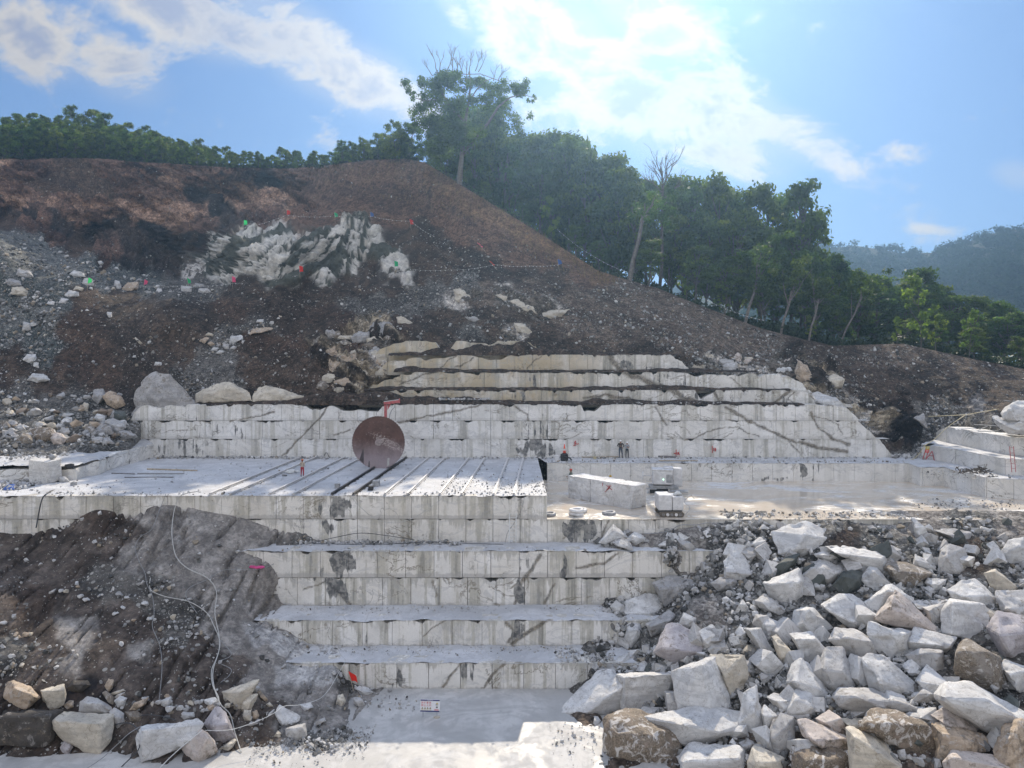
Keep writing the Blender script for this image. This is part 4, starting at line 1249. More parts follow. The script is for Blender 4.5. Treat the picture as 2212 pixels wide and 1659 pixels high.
def build_slope(name, u0, u1, y0, y1, rbf, samples, step, amp, seed, rills=0.0):
    us = np.arange(u0, u1, step); vs = np.arange(y1, y0, -step)
    PX, PY = np.meshgrid(us, vs)
    G = atn(PX, PY, rbf(PX, PY))
    n = normals_of(G); n = n * np.sign(-n[..., 1:2] + 1e-9)
    mixn = fbm(G * .9, 5, seed)
    C, S, Rl = paint_fn(samples, dict(ZONE, d=((.070, .057, .049), (.118, .098, .085), .12, .16), h=((.066, .050, .041), (.10, .076, .061), .09, .18)) if rills else ZONE, 18, 22, 9, seed)(PX, PY, mixn)
    S = S.reshape(PX.shape)
    # rain rills run down the slope
    rl = ridged(np.stack([G[..., 0] * 1.25 - G[..., 2] * .35, G[..., 1] * .1 + G[..., 2] * .1, G[..., 2] * .10], -1), 4, seed + 2)
    clods = ((fbm(G * .8, 4, seed) - .5) * amp + (fbm(G * 3.1, 4, seed + 1) - .5) * amp * .45) * (.3 + .7 * smooth(.08, .3, S))
    rp = smooth(.0, .3, S.max() * .45 - S) if rills else 0
    G = G + n * (clods - smooth(.76, .93, rl) * rills * rp)[..., None]
    me = np_mesh(name, G.reshape(-1, 3), grid_faces(len(us), len(vs)), M['ground_soft'] if rills else M['ground'], True, {'stone': S.ravel()}, C)
    return tag(new_obj(name, me), kind='structure')


build_slope('spoil_ground', -240, 905, 1086, 1690, LSLOPE, LS_PAINT, 4.0, .55, 41, .5)
build_slope('rubble_ground', 1152, 2460, 1101, 1720, RPILE, RP_PAINT, 4.4, .8, 51)


def build_floor():
    xs = np.unique(np.concatenate([np.linspace(-900, -40, 12), np.arange(-40, 45, .6), np.linspace(45, 900, 12)]))
    ys = np.unique(np.concatenate([np.linspace(-400, 28, 10), np.arange(28, 50, .6), np.linspace(50, 1400, 14)]))
    X, Y = np.meshgrid(xs, ys)
    near = smooth(50, 46, np.abs(X)) * smooth(27, 30, Y) * smooth(52, 48, Y)
    Z = (fbm(np.stack([X * .25, Y * .25, X * 0], -1), 4, 4) - .5) * .16 * near
    V = np.stack([X, Y, Z], -1)
    me = np_mesh('quarry_floor', V.reshape(-1, 3), grid_faces(len(xs), len(ys)), M['slurry_wet'], True)
    tag(new_obj('quarry_floor', me), kind='structure')


build_floor()


def berm(name, px0, px1, D0, D1_, zb, prof, zone, seed):
    """loose earth lying along a tread: prof = [(px, height)]"""
    X0, X1 = X_of(px0, D0), X_of(px1, D0)
    nu = max(8, int((X1 - X0) / .18)); nv = 9
    X = np.linspace(X0, X1, nu)
    px = CX + X * F / D0
    hh = np.interp(px, [p[0] for p in prof], [p[1] for p in prof])
    q = np.stack([X * .8, X * 0, X * 0 + seed], -1)
    hh = np.maximum(1.5 * hh * (.55 + .9 * fbm(q, 4, seed)), .0)
    t = np.linspace(0, 1, nv)[:, None]
    Yv = D0 + (D1_ - D0) * t + 0 * X
    shape = np.sin(np.clip(t * 1.15, 0, 1) * math.pi * .62) ** .8
    Z = zb - .05 + hh[None] * shape
    P3 = np.stack([np.repeat(X[None], nv, 0), Yv, Z], -1)
    Z = Z + (fbm(P3 * 2.2, 3, seed) - .5) * .22 * np.minimum(hh[None], .4) * 2
    V = np.stack([np.repeat(X[None], nv, 0), Yv, Z], -1).reshape(-1, 3)
    n = smooth(.4, .6, fbm(V * 1.3, 3, seed))[:, None]
    a, b, s, _ = ZONE[zone]
    C = np.array(a) * (1 - n) + np.array(b) * n
    me = np_mesh(name, V, grid_faces(nu, nv), M['ground'], True, {'stone': np.full(len(V), s)}, C)
    return tag(new_obj(name, me), kind='structure')


berm('earth_terrain', 424, 1740, 77.12, 79.2, zc(H_U1), [(424, .1), (560, .25), (650, .5), (700, .9), (740, .75), (780, .9), (850, .7), (930, .55), (1010, .6), (1060, .35), (1100, .3), (1260, .2), (1290, .4), (1340, .35), (1420, .25), (1520, .3), (1560, .2), (1740, .1)], 'd', 3)
berm('earth_terrain', 785, 1712, 79.08, 80.7, zc(3.42), [(785, .1), (840, .25), (900, .22), (1100, .2), (1300, .25), (1480, .35), (1540, .2), (1712, .1)], 'd', 4)
berm('earth_terrain', 850, 1640, 80.58, 82.2, zc(1.5), [(850, .2), (890, .4), (940, .3), (1000, .2), (1300, .15), (1430, .25), (1500, .25), (1640, .1)], 'd', 5)
berm('earth_terrain', 838, 1480, 82.06, 83.5, zc(-.3), [(838, .2), (905, .3), (960, .75), (1000, .5), (1060, .9), (1140, 1.0), (1180, .5), (1320, .25), (1480, .3)], 'd', 6)
# ------------------------------------------------------------------ boulders
TONE = {'w': ((.65, .64, .62), .1), 'p': ((.54, .525, .505), .2), 'g': ((.43, .42, .41), .25), 'k': ((.115, .125, .115), .1), 'b': ((.30, .238, .185), .55),
        'o': ((.54, .43, .32), .3), 'c': ((.62, .56, .46), .1), 'm': ((.48, .445, .45), .2), 'd': ((.085, .075, .065), .2), 'n': ((.30, .27, .235), .45), 's': ((.64, .56, .50), .3), 't': ((.235, .155, .115), .12)}
CROPS_TOP = (0, 0, 2111 / 1400)
CROPS = {'3': (2300, 1924, 2133 / 900), '4': (3132, 1924, 2133 / 900), '5': (2200, 2400, 2212 / 900), '6': (3132, 2400, 2212 / 900), 'L': (0, 2600, 2212 / 800), 'M': (700, 2600, 2212 / 800),
         'Z': (600, 1250, 2111 / 700), 'Y': (0, 1650, 2212 / 640), 'H': (0, 800, 2111 / 1400), 'W': (3500, 1540, 1919 / 532), 'C': (1300, 900, 2111 / 1400), 'P': (0, 0, 1.0)}
KP = 2212 / 4032.0


def topx(crop, x, y):
    if crop == 'P':
        return x, y
    ox, oy, s = CROPS[crop]
    return (ox + x / s) * KP, (oy + y / s) * KP


def rock_mesh(name, pts, size, seed, rough=.035, bevel=.035, cuts=3, round_=0.0):
    """pts: local points -> hull with worn arrises and a broken surface"""
    bm = bmesh.new()
    for p in pts:
        bm.verts.new(p)
    bmesh.ops.convex_hull(bm, input=bm.verts, use_existing_faces=False)
    for v in [v for v in bm.verts if not v.link_faces]:
        bm.verts.remove(v)
    bmesh.ops.dissolve_limit(bm, angle_limit=R(9), verts=bm.verts, edges=bm.edges)
    if bevel > 0:
        bmesh.ops.bevel(bm, geom=list(bm.edges), offset=bevel * size, segments=1, affect='EDGES', clamp_overlap=True)
    bmesh.ops.triangulate(bm, faces=bm.faces)
    for e in bm.edges:
        if len(e.link_faces) == 2 and e.calc_face_angle(0) > R(14):
            e.smooth = False
    for _ in range(cuts):
        lng = [e for e in bm.edges if e.calc_length() > size * (.16 if cuts < 3 else .075)]
        if not lng:
            break
        bmesh.ops.subdivide_edges(bm, edges=lng, cuts=1, use_grid_fill=False)
        bmesh.ops.triangulate(bm, faces=bm.faces)
    if round_ > 0:
        for _ in range(2):
            bmesh.ops.smooth_vert(bm, verts=bm.verts, factor=round_, use_axis_x=True, use_axis_y=True, use_axis_z=True)
        for e in bm.edges:
            e.smooth = True
    bm.normal_update()
    co = np.array([v.co for v in bm.verts]); no = np.array([v.normal for v in bm.verts])
    q = co / size
    d = (fbm(q * 2.6 + seed * 3.1, 3, seed) - .5) * rough * 2.4 + (fbm(q * 8 + seed, 3, seed + 2) - .5) * rough * 1.3
    d = d - np.clip(ridged(q * 4.3 + seed, 3, seed + 9) - .74, 0, 1) * rough * 2.6 + (np.floor(fbm(q * 2.1 + seed, 3, seed + 4) * 9) / 9 - .5) * rough * 1.6
    d = d - np.clip(fbm(q * 3.7 + seed, 2, seed + 6) - .66, 0, 1) * .35
    co = co + no * (d * size)[:, None]
    for v, c in zip(bm.verts, co):
        v.co = c
    me = bpy.data.meshes.new(name)
    bm.to_mesh(me); bm.free()
    me.polygons.foreach_set('use_smooth', [True] * len(me.polygons))
    return me


def rock_attrs(me, tint, soil):
    n = len(me.vertices)
    a = me.attributes.new('tint', 'FLOAT_COLOR', 'POINT')
    c = np.ones((n, 4), np.float32); c[:, :3] = tint
    a.data.foreach_set('color', c.ravel())
    b = me.attributes.new('soil', 'FLOAT', 'POINT')
    b.data.foreach_set('value', np.full(n, soil, np.float32))
    me.materials.append(M['rock'])


HERO_N = [0]


def hero(crop, outline, inner, tone, label, rbf=None, D=None, name='boulder', cat='boulder', deep=.7, lean=.5, rough=.03, bevel=.022, round_=0.0, near=.12, bulge=.34, grow=1.0, kind=None, group=None):
    HERO_N[0] += 1
    seed = HERO_N[0]
    rg = random.Random(seed)
    O = [topx(crop, *p) for p in outline]
    I = [topx(crop, *p[:2]) for p in inner] if inner else []
    mx, my = sum(p[0] for p in O) / len(O), sum(p[1] for p in O) / len(O)
    O = [(mx + (x - mx) * grow, my + (y - my) * grow) for x, y in O]
    I = [(mx + (x - mx) * grow, my + (y - my) * grow) for x, y in I]
    xs = [p[0] for p in O]; ys = [p[1] for p in O]
    cx, cy = sum(xs) / len(xs), sum(ys) / len(ys)
    y0, y1 = min(ys), max(ys)
    w = max(xs) - min(xs); h = y1 - y0
    if D is None:
        D = float(rbf(cx, cy + .15 * h))
    size = math.sqrt(w * h) * D / F
    D -= near * size
    def dd_out(y):
        t = (y1 - y) / max(h, 1)
        return size * (-.14 * bulge / .34 + lean * t)
    pts = [at(x, y, D + dd_out(y) + rg.uniform(-.04, .04) * size) for x, y in O]
    if not I:
        a, b = rg.uniform(.42, .72), rg.uniform(.42, .72)
        I = [(cx - .22 * w, y1 - h * a), (cx + .24 * w, y1 - h * b), (cx + rg.uniform(-.1, .1) * w, y1 - h * .25)]
    for x, y in I:
        t = (y1 - y) / max(h, 1)
        pts.append(at(x, y, D + size * (-bulge + lean * .45 * t)))
    for x, y in O:
        q = (cx + (x - cx) * .72, cy + (y - cy) * .72)
        pts.append(at(q[0], q[1] + h * .06, D + size * deep * rg.uniform(.85, 1.1)))
    c = at(cx, y1, D)
    me = rock_mesh(name, [p - c for p in pts], size, seed, rough, bevel, 4, round_)
    tn, so = TONE[tone]
    f = rg.uniform(.93, 1.05)
    rock_attrs(me, [x * f for x in tn], so)
    o = new_obj(name, me)
    o.location = c
    if kind:
        tag(o, label, None, None, kind)
    else:
        tag(o, label, cat, group)
    return o


RP = RPILE
GP = 'broken marble blocks in the heap on the right'
for crop, outl, inn, tone, label in [
    ('3', [(145, 500), (270, 340), (395, 455), (210, 512)], [(275, 400), (280, 470)], 'w', 'white wedge-shaped block leaning against the stained step, below the tracked carrier'),
    ('3', [(420, 455), (470, 405), (545, 440), (550, 480), (480, 525), (430, 500)], [], 'w', 'stubby white rock just right of the wedge that leans on the step'),
    ('3', [(275, 500), (340, 470), (415, 475), (450, 575), (300, 530)], [], 'p', 'low flat white rock on the tread in front of the leaning wedge'),
    ('3', [(870, 475), (980, 500), (1035, 550), (975, 580), (910, 545)], [], 'p', 'pale grey slab lying alone on the gravel slope below the hose'),
    ('3', [(1310, 690), (1370, 580), (1480, 610), (1570, 790), (1440, 855), (1325, 830)], [(1335, 770), (1540, 790)], 'w', 'rough white block at the right end of the two-course step'),
    ('3', [(1510, 540), (1640, 455), (1690, 490), (1680, 550)], [], 'w', 'thin white wedge pointing left under the pad edge, left of the tall pyramid block'),
    ('3', [(1420, 560), (1560, 545), (1690, 570), (1545, 675)], [], 'p', 'pale tilted slab tucked under the thin wedge near the heap top'),
    ('4', [(-200, 410), (-170, 500), (-140, 600), (30, 630), (260, 560), (375, 500), (290, 425), (100, 325), (-60, 350)], [(80, 430), (10, 560)], 'w', 'tall pyramid-shaped white block at the top of the heap'),
    ('3', [(1725, 790), (1880, 650), (2000, 610), (1970, 700), (1850, 820)], [], 'k', 'dark greenish slab with a white rim, below the pyramid block'),
    ('3', [(1690, 880), (1820, 860), (1990, 760), (2035, 870), (2010, 1010), (1920, 1130), (1740, 1000)], [(1760, 900), (1990, 880)], 'w', 'big smooth white wedge directly under the dark green slab'),
    ('3', [(1600, 1050), (1690, 990), (1900, 1150), (1850, 1190), (1640, 1110)], [], 'p', 'long white bar lying left of the big smooth wedge, sloping down to the right'),
    ('3', [(665, 880), (820, 815), (930, 860), (1080, 860), (1100, 910), (770, 1075)], [(730, 930)], 'g', 'weathered grey slab propped up at the right end of the lower step course'),
    ('3', [(370, 1140), (400, 1050), (580, 990), (720, 1020), (760, 1090), (610, 1225), (410, 1215)], [(400, 1160), (590, 1160)], 'w', 'rounded white block sitting on the tread under the propped grey slab'),
    ('3', [(250, 1100), (300, 1050), (370, 1090), (375, 1170), (300, 1180)], [], 'w', 'small white boulder touching the left of the rounded block on the tread'),
    ('3', [(415, 1010), (560, 935), (590, 980), (560, 1010), (430, 1050)], [], 'g', 'flat grey slab lying against the step above the rounded white block'),
    ('3', [(1195, 880), (1270, 830), (1400, 820), (1430, 880), (1380, 930), (1260, 950)], [], 'g', 'lumpy grey rock with white grit on top, mid heap'),
    ('3', [(1400, 1170), (1480, 1040), (1530, 1120), (1510, 1170)], [], 'w', 'pale tooth-shaped rock standing beside the patch of dark fines'),
    ('3', [(590, 1260), (790, 1145), (840, 1190), (800, 1290), (640, 1370)], [(640, 1280), (800, 1230)], 'g', 'speckled blocky rock beside the end of the fourth step'),
    ('3', [(880, 1290), (930, 1165), (1035, 1210), (1035, 1290), (960, 1310)], [], 'w', 'small upright white block behind the large mauve-grey slab'),
    ('3', [(680, 1520), (780, 1280), (840, 1265), (1060, 1370), (1160, 1500), (1100, 1600), (840, 1600)], [(760, 1480), (1050, 1520)], 'm', 'large mauve-grey slab facing the viewer on the lower left of the heap'),
    ('3', [(385, 1420), (400, 1275), (510, 1250), (540, 1400), (440, 1470)], [], 'w', 'upright white block leaning on the end of the third step from the bottom'),
    ('3', [(1075, 1340), (1190, 1280), (1280, 1400), (1170, 1520), (1110, 1460)], [], 'w', 'rough white rock right of the large mauve-grey slab'),
    ('3', [(1160, 1510), (1200, 1430), (1300, 1420), (1350, 1500), (1290, 1555)], [], 'p', 'cream lumpy rock at the lower right corner of the mauve-grey slab'),
    ('3', [(1410, 1350), (1450, 1290), (1510, 1310), (1520, 1455)], [], 'w', 'thin white flake standing beside the long sloping slab'),
    ('3', [(1500, 1320), (1660, 1320), (1800, 1590), (1750, 1655)], [(1560, 1340)], 'w', 'long white slab sliding down to the right, mid heap'),
    ('3', [(1650, 1260), (1700, 1200), (1830, 1260), (1800, 1370), (1720, 1425)], [], 'w', 'white heart-shaped rock resting on the top of the long sliding slab'),
    ('3', [(1755, 1400), (1800, 1375), (1985, 1590), (1940, 1650), (1830, 1620)], [], 'c', 'cream block wedged right of the long sliding slab'),
    ('4', [(-30, 1370), (155, 1350), (210, 1420), (340, 1590), (330, 1640), (120, 1640)], [(20, 1420), (190, 1420)], 'w', 'white flat-faced slab with a grainy front, right of the cream wedged block'),
    ('3', [(1470, 1530), (1530, 1460), (1600, 1490), (1600, 1570)], [], 'c', 'small tan rounded rock at the foot of the cream lumpy rock'),
    ('4', [(-30, 1310), (0, 1150), (100, 1125), (160, 1130), (350, 1300), (255, 1460), (85, 1340)], [(80, 1260), (120, 1140)], 'w', 'white block with one sunlit edge and a hollow dark underside'),
    ('4', [(180, 610), (370, 560), (400, 640), (330, 670), (210, 640)], [], 'w', 'low white rock between the pyramid block and the long sawn slab'),
    ('4', [(310, 545), (450, 535), (850, 610), (840, 740), (790, 770), (590, 720), (420, 610)], [(400, 605), (770, 655)], 'w', 'long sawn white slab with black grit on its top'),
    ('4', [(40, 850), (180, 690), (260, 655), (430, 690), (470, 770), (330, 900)], [], 'p', 'broad pale slab below the long sawn slab'),
    ('4', [(365, 900), (440, 790), (560, 740), (640, 800), (600, 930), (470, 1000)], [], 'k', 'dark grey-green boulder in shade right of the broad pale slab'),
    ('4', [(620, 850), (690, 740), (760, 750), (900, 905), (740, 965)], [(730, 780)], 'w', 'white wedge with stained face under the right end of the sawn slab'),
    ('4', [(840, 740), (880, 680), (1040, 700), (1260, 790), (1050, 950), (960, 880)], [(900, 760), (1190, 800)], 'n', 'dark boulder with a pale sunlit top, centre of the heap'),
    ('4', [(1085, 280), (1120, 290), (1245, 455), (1225, 485), (1125, 450)], [], 'w', 'tall thin white shard standing at the edge of the muddy pool'),
    ('4', [(1310, 390), (1480, 380), (1630, 410), (1610, 480), (1500, 490)], [], 'g', 'grey slab lying flat right of the standing shard'),
    ('4', [(1335, 790), (1360, 580), (1430, 530), (1570, 570), (1610, 700), (1530, 885)], [(1420, 640), (1500, 760)], 'p', 'upright white block crossed by a dark green vein'),
    ('4', [(1100, 730), (1120, 615), (1200, 660), (1310, 760), (1150, 760)], [], 'w', 'angular white rock left of the dark-veined upright block'),
    ('4', [(1215, 880), (1240, 840), (1400, 850), (1360, 960), (1290, 970)], [], 'w', 'bright white lumpy rock below the angular one, left of the dark-veined block'),
    ('4', [(1920, 620), (1990, 490), (2133, 470), (2250, 600), (2133, 740), (1940, 700)], [(2080, 545)], 'w', 'white block with a dusty slanting top at the right frame edge under the pool'),
    ('4', [(1770, 800), (1870, 760), (2060, 920), (2000, 990), (1880, 990), (1830, 920)], [(1870, 790)], 'c', 'cream block with a sunlit crest near the right edge of the heap'),
    ('4', [(1445, 950), (1560, 870), (1680, 855), (1870, 1030), (1860, 1110), (1800, 1080), (1500, 1030)], [], 'w', 'long white slab arching behind the large square block'),
    ('4', [(1885, 1000), (1890, 965), (2133, 960), (2300, 1000), (2300, 1250), (2133, 1220), (1930, 1150)], [], 'p', 'big pale block with bluish veins at the right frame edge'),
    ('4', [(280, 1090), (430, 1000), (540, 1000), (745, 1150), (760, 1190), (690, 1260), (560, 1330)], [(300, 1110), (545, 1240)], 'w', 'tilted white block whose blue-white top is speckled with black'),
    ('4', [(670, 1060), (850, 920), (900, 910), (1080, 1010), (1090, 1090), (900, 1200), (770, 1190)], [(860, 960)], 'w', 'white block behind the sharp sunlit prism'),
    ('4', [(765, 1220), (945, 965), (1290, 1290), (1280, 1325), (1090, 1300), (860, 1260)], [(905, 1120)], 's', 'sharp white prism with a bright left face and rusty right face'),
    ('4', [(1085, 1040), (1160, 1040), (1380, 1050), (1290, 1170), (1170, 1150)], [], 'p', 'pale half-buried slab right of the sharp prism'),
    ('4', [(1225, 1190), (1350, 1090), (1440, 1060), (1400, 1260), (1280, 1250)], [], 'p', 'pale rock squeezed against the left side of the large square block'),
    ('4', [(1390, 1150), (1460, 1045), (1740, 1100), (1780, 1150), (1775, 1370), (1720, 1425), (1390, 1340)], [(1490, 1080), (1480, 1340)], 'w', 'large square white block with a cracked lower corner'),
    ('4', [(1575, 1050), (1690, 975), (1830, 1110), (1680, 1090)], [], 'w', 'thin bluish flake lying on top of the large square block'),
    ('4', [(1770, 1110), (1890, 1160), (1850, 1260), (1780, 1210)], [], 'c', 'cream chip wedged between the square block and the smooth grey one'),
    ('4', [(1810, 1310), (1890, 1160), (2133, 1210), (2250, 1400), (2080, 1630), (1930, 1560)], [], 'm', 'big smooth mauve-grey block at the right frame edge'),
    ('4', [(330, 1420), (390, 1310), (560, 1330), (710, 1420), (760, 1560), (640, 1645), (500, 1520)], [(500, 1400), (690, 1430)], 'p', 'white block with dark earth on its top, left of the keystone block'),
    ('4', [(705, 1260), (1070, 1340), (1050, 1500), (1020, 1620), (840, 1570), (740, 1480), (690, 1370)], [(1000, 1370)], 'w', 'keystone-shaped smooth white block facing the viewer below the prism'),
    ('4', [(1045, 1430), (1130, 1305), (1480, 1390), (1440, 1490), (1390, 1520), (1100, 1500)], [(1100, 1430), (1420, 1470)], 'w', 'bluish white slab right of the keystone block'),
    ('6', [(1080, 450), (1200, 390), (1410, 410), (1430, 600), (1320, 685), (1170, 540)], [(1380, 430)], 'g', 'grey banded wedge under the bluish white slab'),
    ('6', [(1570, 430), (1600, 380), (1660, 315), (1960, 470), (2070, 740), (1960, 830), (1720, 700), (1560, 620)], [(1590, 430), (1880, 430), (1870, 640)], 'n', 'dark weathered boulder with a white sunlit top'),
    ('6', [(660, 490), (720, 445), (860, 460), (1190, 760), (1180, 810), (880, 895), (740, 740)], [(830, 690)], 'w', 'white block with a dark stripe along its slanting top'),
    ('6', [(220, 560), (300, 390), (450, 390), (580, 770), (410, 840), (250, 680)], [], 'p', 'narrow pale slab tilted to the right, left of the stripe-topped block'),
    ('6', [(0, 520), (60, 490), (130, 530), (350, 850), (320, 980), (0, 800), (-80, 700)], [], 'w', 'long pale slab leaning right beside the narrow tilted one'),
    ('6', [(0, 790), (130, 780), (260, 980), (130, 1060), (-80, 1010)], [], 'w', 'flat bluish block low in the heap, left of the sunlit cream slice'),
    ('6', [(410, 850), (470, 770), (740, 770), (1000, 870), (1200, 960), (1250, 1010), (740, 1010), (480, 940)], [], 'p', 'long blue-grey slab lying level behind the rust-brown boulder'),
    ('6', [(1115, 900), (1240, 765), (1350, 830), (1290, 900)], [], 'p', 'small pale rock between the stripe-topped block and the long beam slab'),
    ('6', [(1400, 850), (1520, 660), (1700, 720), (2212, 1010), (2300, 1250), (2100, 1330), (1500, 960)], [(1480, 880), (1860, 885), (2150, 1060)], 'w', 'long beam-like white slab running down to the right frame edge'),
    ('6', [(2000, 560), (2040, 500), (2212, 560), (2300, 700), (2212, 830), (2100, 740)], [], 'w', 'white block above the beam slab, cut by the right frame edge'),
    ('6', [(1320, 1090), (1370, 1090), (1550, 1180), (1700, 1210), (1790, 1200), (1860, 1380), (1550, 1400), (1380, 1460)], [], 'o', 'tan boulder under the cream cracked one'),
    ('6', [(1340, 1030), (1500, 935), (1680, 1010), (1760, 1130), (1750, 1190), (1680, 1210), (1540, 1170)], [(1500, 1130), (1650, 1130)], 's', 'cream sunlit boulder split by a crack'),
    ('6', [(665, 1080), (720, 1020), (900, 980), (1010, 1030), (1240, 1090), (1350, 1300), (1330, 1420), (1160, 1470), (850, 1280), (690, 1180)], [(720, 1110), (1000, 1110), (1240, 1130)], 'b', 'rust-brown boulder with a pink sunlit top'),
    ('6', [(50, 1090), (140, 1080), (330, 1160), (545, 1260), (500, 1370), (430, 1400), (260, 1350), (90, 1220)], [], 's', 'smooth pinkish white slab near the bottom of the frame'),
    ('6', [(510, 1160), (560, 1150), (830, 1280), (1050, 1530), (1030, 1600), (560, 1600), (540, 1300)], [(600, 1250), (900, 1450)], 'c', 'tan-grey ridge-backed boulder at the bottom frame edge'),
    ('6', [(1450, 1480), (1540, 1375), (1900, 1410), (2060, 1534), (1900, 1640), (1500, 1640)], [(1540, 1440), (1980, 1530)], 's', 'cream boulder with a flat sunlit top at the bottom right'),
    ('6', [(1910, 1400), (2050, 1180), (2212, 1090), (2350, 1300), (2212, 1640), (2000, 1640)], [(2090, 1250)], 'o', 'orange-rimmed boulder in the bottom right corner'),
    ('6', [(-20, 1330), (100, 1320), (380, 1330), (510, 1400), (510, 1620), (-20, 1640)], [], 'b', 'brown speckled boulder below the smooth pinkish slab'),
    ('6', [(210, 1060), (330, 985), (420, 1040), (510, 1200), (440, 1210), (260, 1120)], [], 's', 'thin white slice with one glowing edge above the pinkish slab'),
    ('6', [(430, 1050), (560, 1050), (680, 1060), (670, 1200), (520, 1150)], [], 'c', 'cream slab showing between the thin slice and the rust-brown boulder'),
    ('6', [(1050, 1030), (1120, 990), (1310, 1040), (1330, 1100), (1240, 1100)], [], 'p', 'grey-white slab behind the right end of the rust-brown boulder'),
    ('5', [(2040, 1200), (2080, 1080), (2150, 1020), (2260, 1060), (2280, 1400), (2100, 1450), (2030, 1330)], [], 'g', 'grey mottled boulder left of the thin slice'),
    ('5', [(0, 980), (60, 930), (230, 740), (380, 620), (480, 600), (640, 710), (640, 980), (480, 1020), (290, 1060)], [(285, 985), (420, 860), (600, 750)], 'w', 'big white block with a rough slope down to the slurry'),
    ('5', [(575, 650), (610, 635), (1110, 620), (1140, 780), (1060, 860), (990, 940), (650, 1000), (640, 800)], [(672, 668), (1090, 640)], 'w', 'clean sawn white block in front of the lowest step'),
    ('5', [(1480, 460), (1780, 450), (1820, 640), (1710, 965), (1640, 800), (1580, 640)], [(1610, 640)], 'c', 'upright block with a tan pitted right face'),
    ('5', [(1115, 610), (1510, 490), (1560, 620), (1650, 930), (1610, 965), (1330, 960), (1195, 960)], [(1370, 578), (1470, 950)], 'w', 'upright block with a large brown stain on its front'),
    ('5', [(1095, 830), (1140, 780), (1190, 900), (1180, 960), (1120, 930)], [], 'g', 'grey round boulder in the gap beside the brown-stained block'),
    ('5', [(940, 590), (990, 525), (1060, 530), (1110, 610)], [], 'w', 'small white dome of rock behind the clean sawn block'),
    ('5', [(790, 985), (830, 945), (1000, 950), (1080, 1000), (880, 1040)], [], 'p', 'low pale rock with a flake on top, behind the round brown boulder'),
    ('5', [(880, 1050), (1050, 1010), (1400, 940), (1800, 1020), (1850, 1090), (1700, 1200), (1440, 1290), (1230, 1290), (1200, 1150)], [(1240, 1110), (1540, 1180)], 'w', 'wide white slab with a sunlit top and a shadow patch across it'),
    ('5', [(460, 1100), (520, 1030), (640, 995), (760, 1000), (900, 1060), (1200, 1170), (1235, 1310), (1170, 1530), (560, 1580), (480, 1400)], [(560, 1200), (900, 1200), (1000, 1400)], 'b', 'large rounded brown boulder beside the slurry pool'),
    ('5', [(1200, 1440), (1230, 1370), (1300, 1300), (1700, 1320), (1765, 1350), (1765, 1640), (1200, 1640)], [(1240, 1460), (1450, 1500), (1700, 1440)], 'w', 'white block with a scalloped sunlit top, right of the round brown boulder'),
    ('5', [(1750, 1090), (1800, 830), (1915, 760), (1960, 960), (1980, 1180), (1910, 1270), (1850, 1180)], [(1890, 1000)], 'w', 'tall pointed white blade of rock'),
    ('5', [(1950, 1000), (1990, 930), (2120, 1040), (2030, 1170), (2010, 1240)], [], 'w', 'bluish white block right of the pointed blade'),
    ('5', [(2020, 850), (2090, 815), (2212, 850), (2330, 900), (2300, 1020), (2160, 1010)], [], 'w', 'white slab above the bluish block, right of the pointed blade'),
    ('5', [(1840, 1480), (1890, 1330), (1960, 1340), (2060, 1400), (2165, 1430), (2165, 1600), (1860, 1600)], [], 'c', 'knobbly tan rock at the bottom edge, right of the scalloped block'),
    ('5', [(1750, 1290), (1830, 1250), (1920, 1310), (1790, 1375)], [], 'g', 'small olive-grey rock behind the scalloped block'),
    ('5', [(1905, 1300), (1990, 1265), (2040, 1290), (1930, 1330)], [], 'c', 'small cream rock left of the grey mottled boulder'),
]:
    brown = tone in ('b', 'o')
    hero(crop, outl, inn, tone, label, RP, group=GP, rough=.07 if brown else .022, grow=1.17, round_=.45 if label.startswith(('large rounded', 'rust', 'brown speckled')) else 0.0)

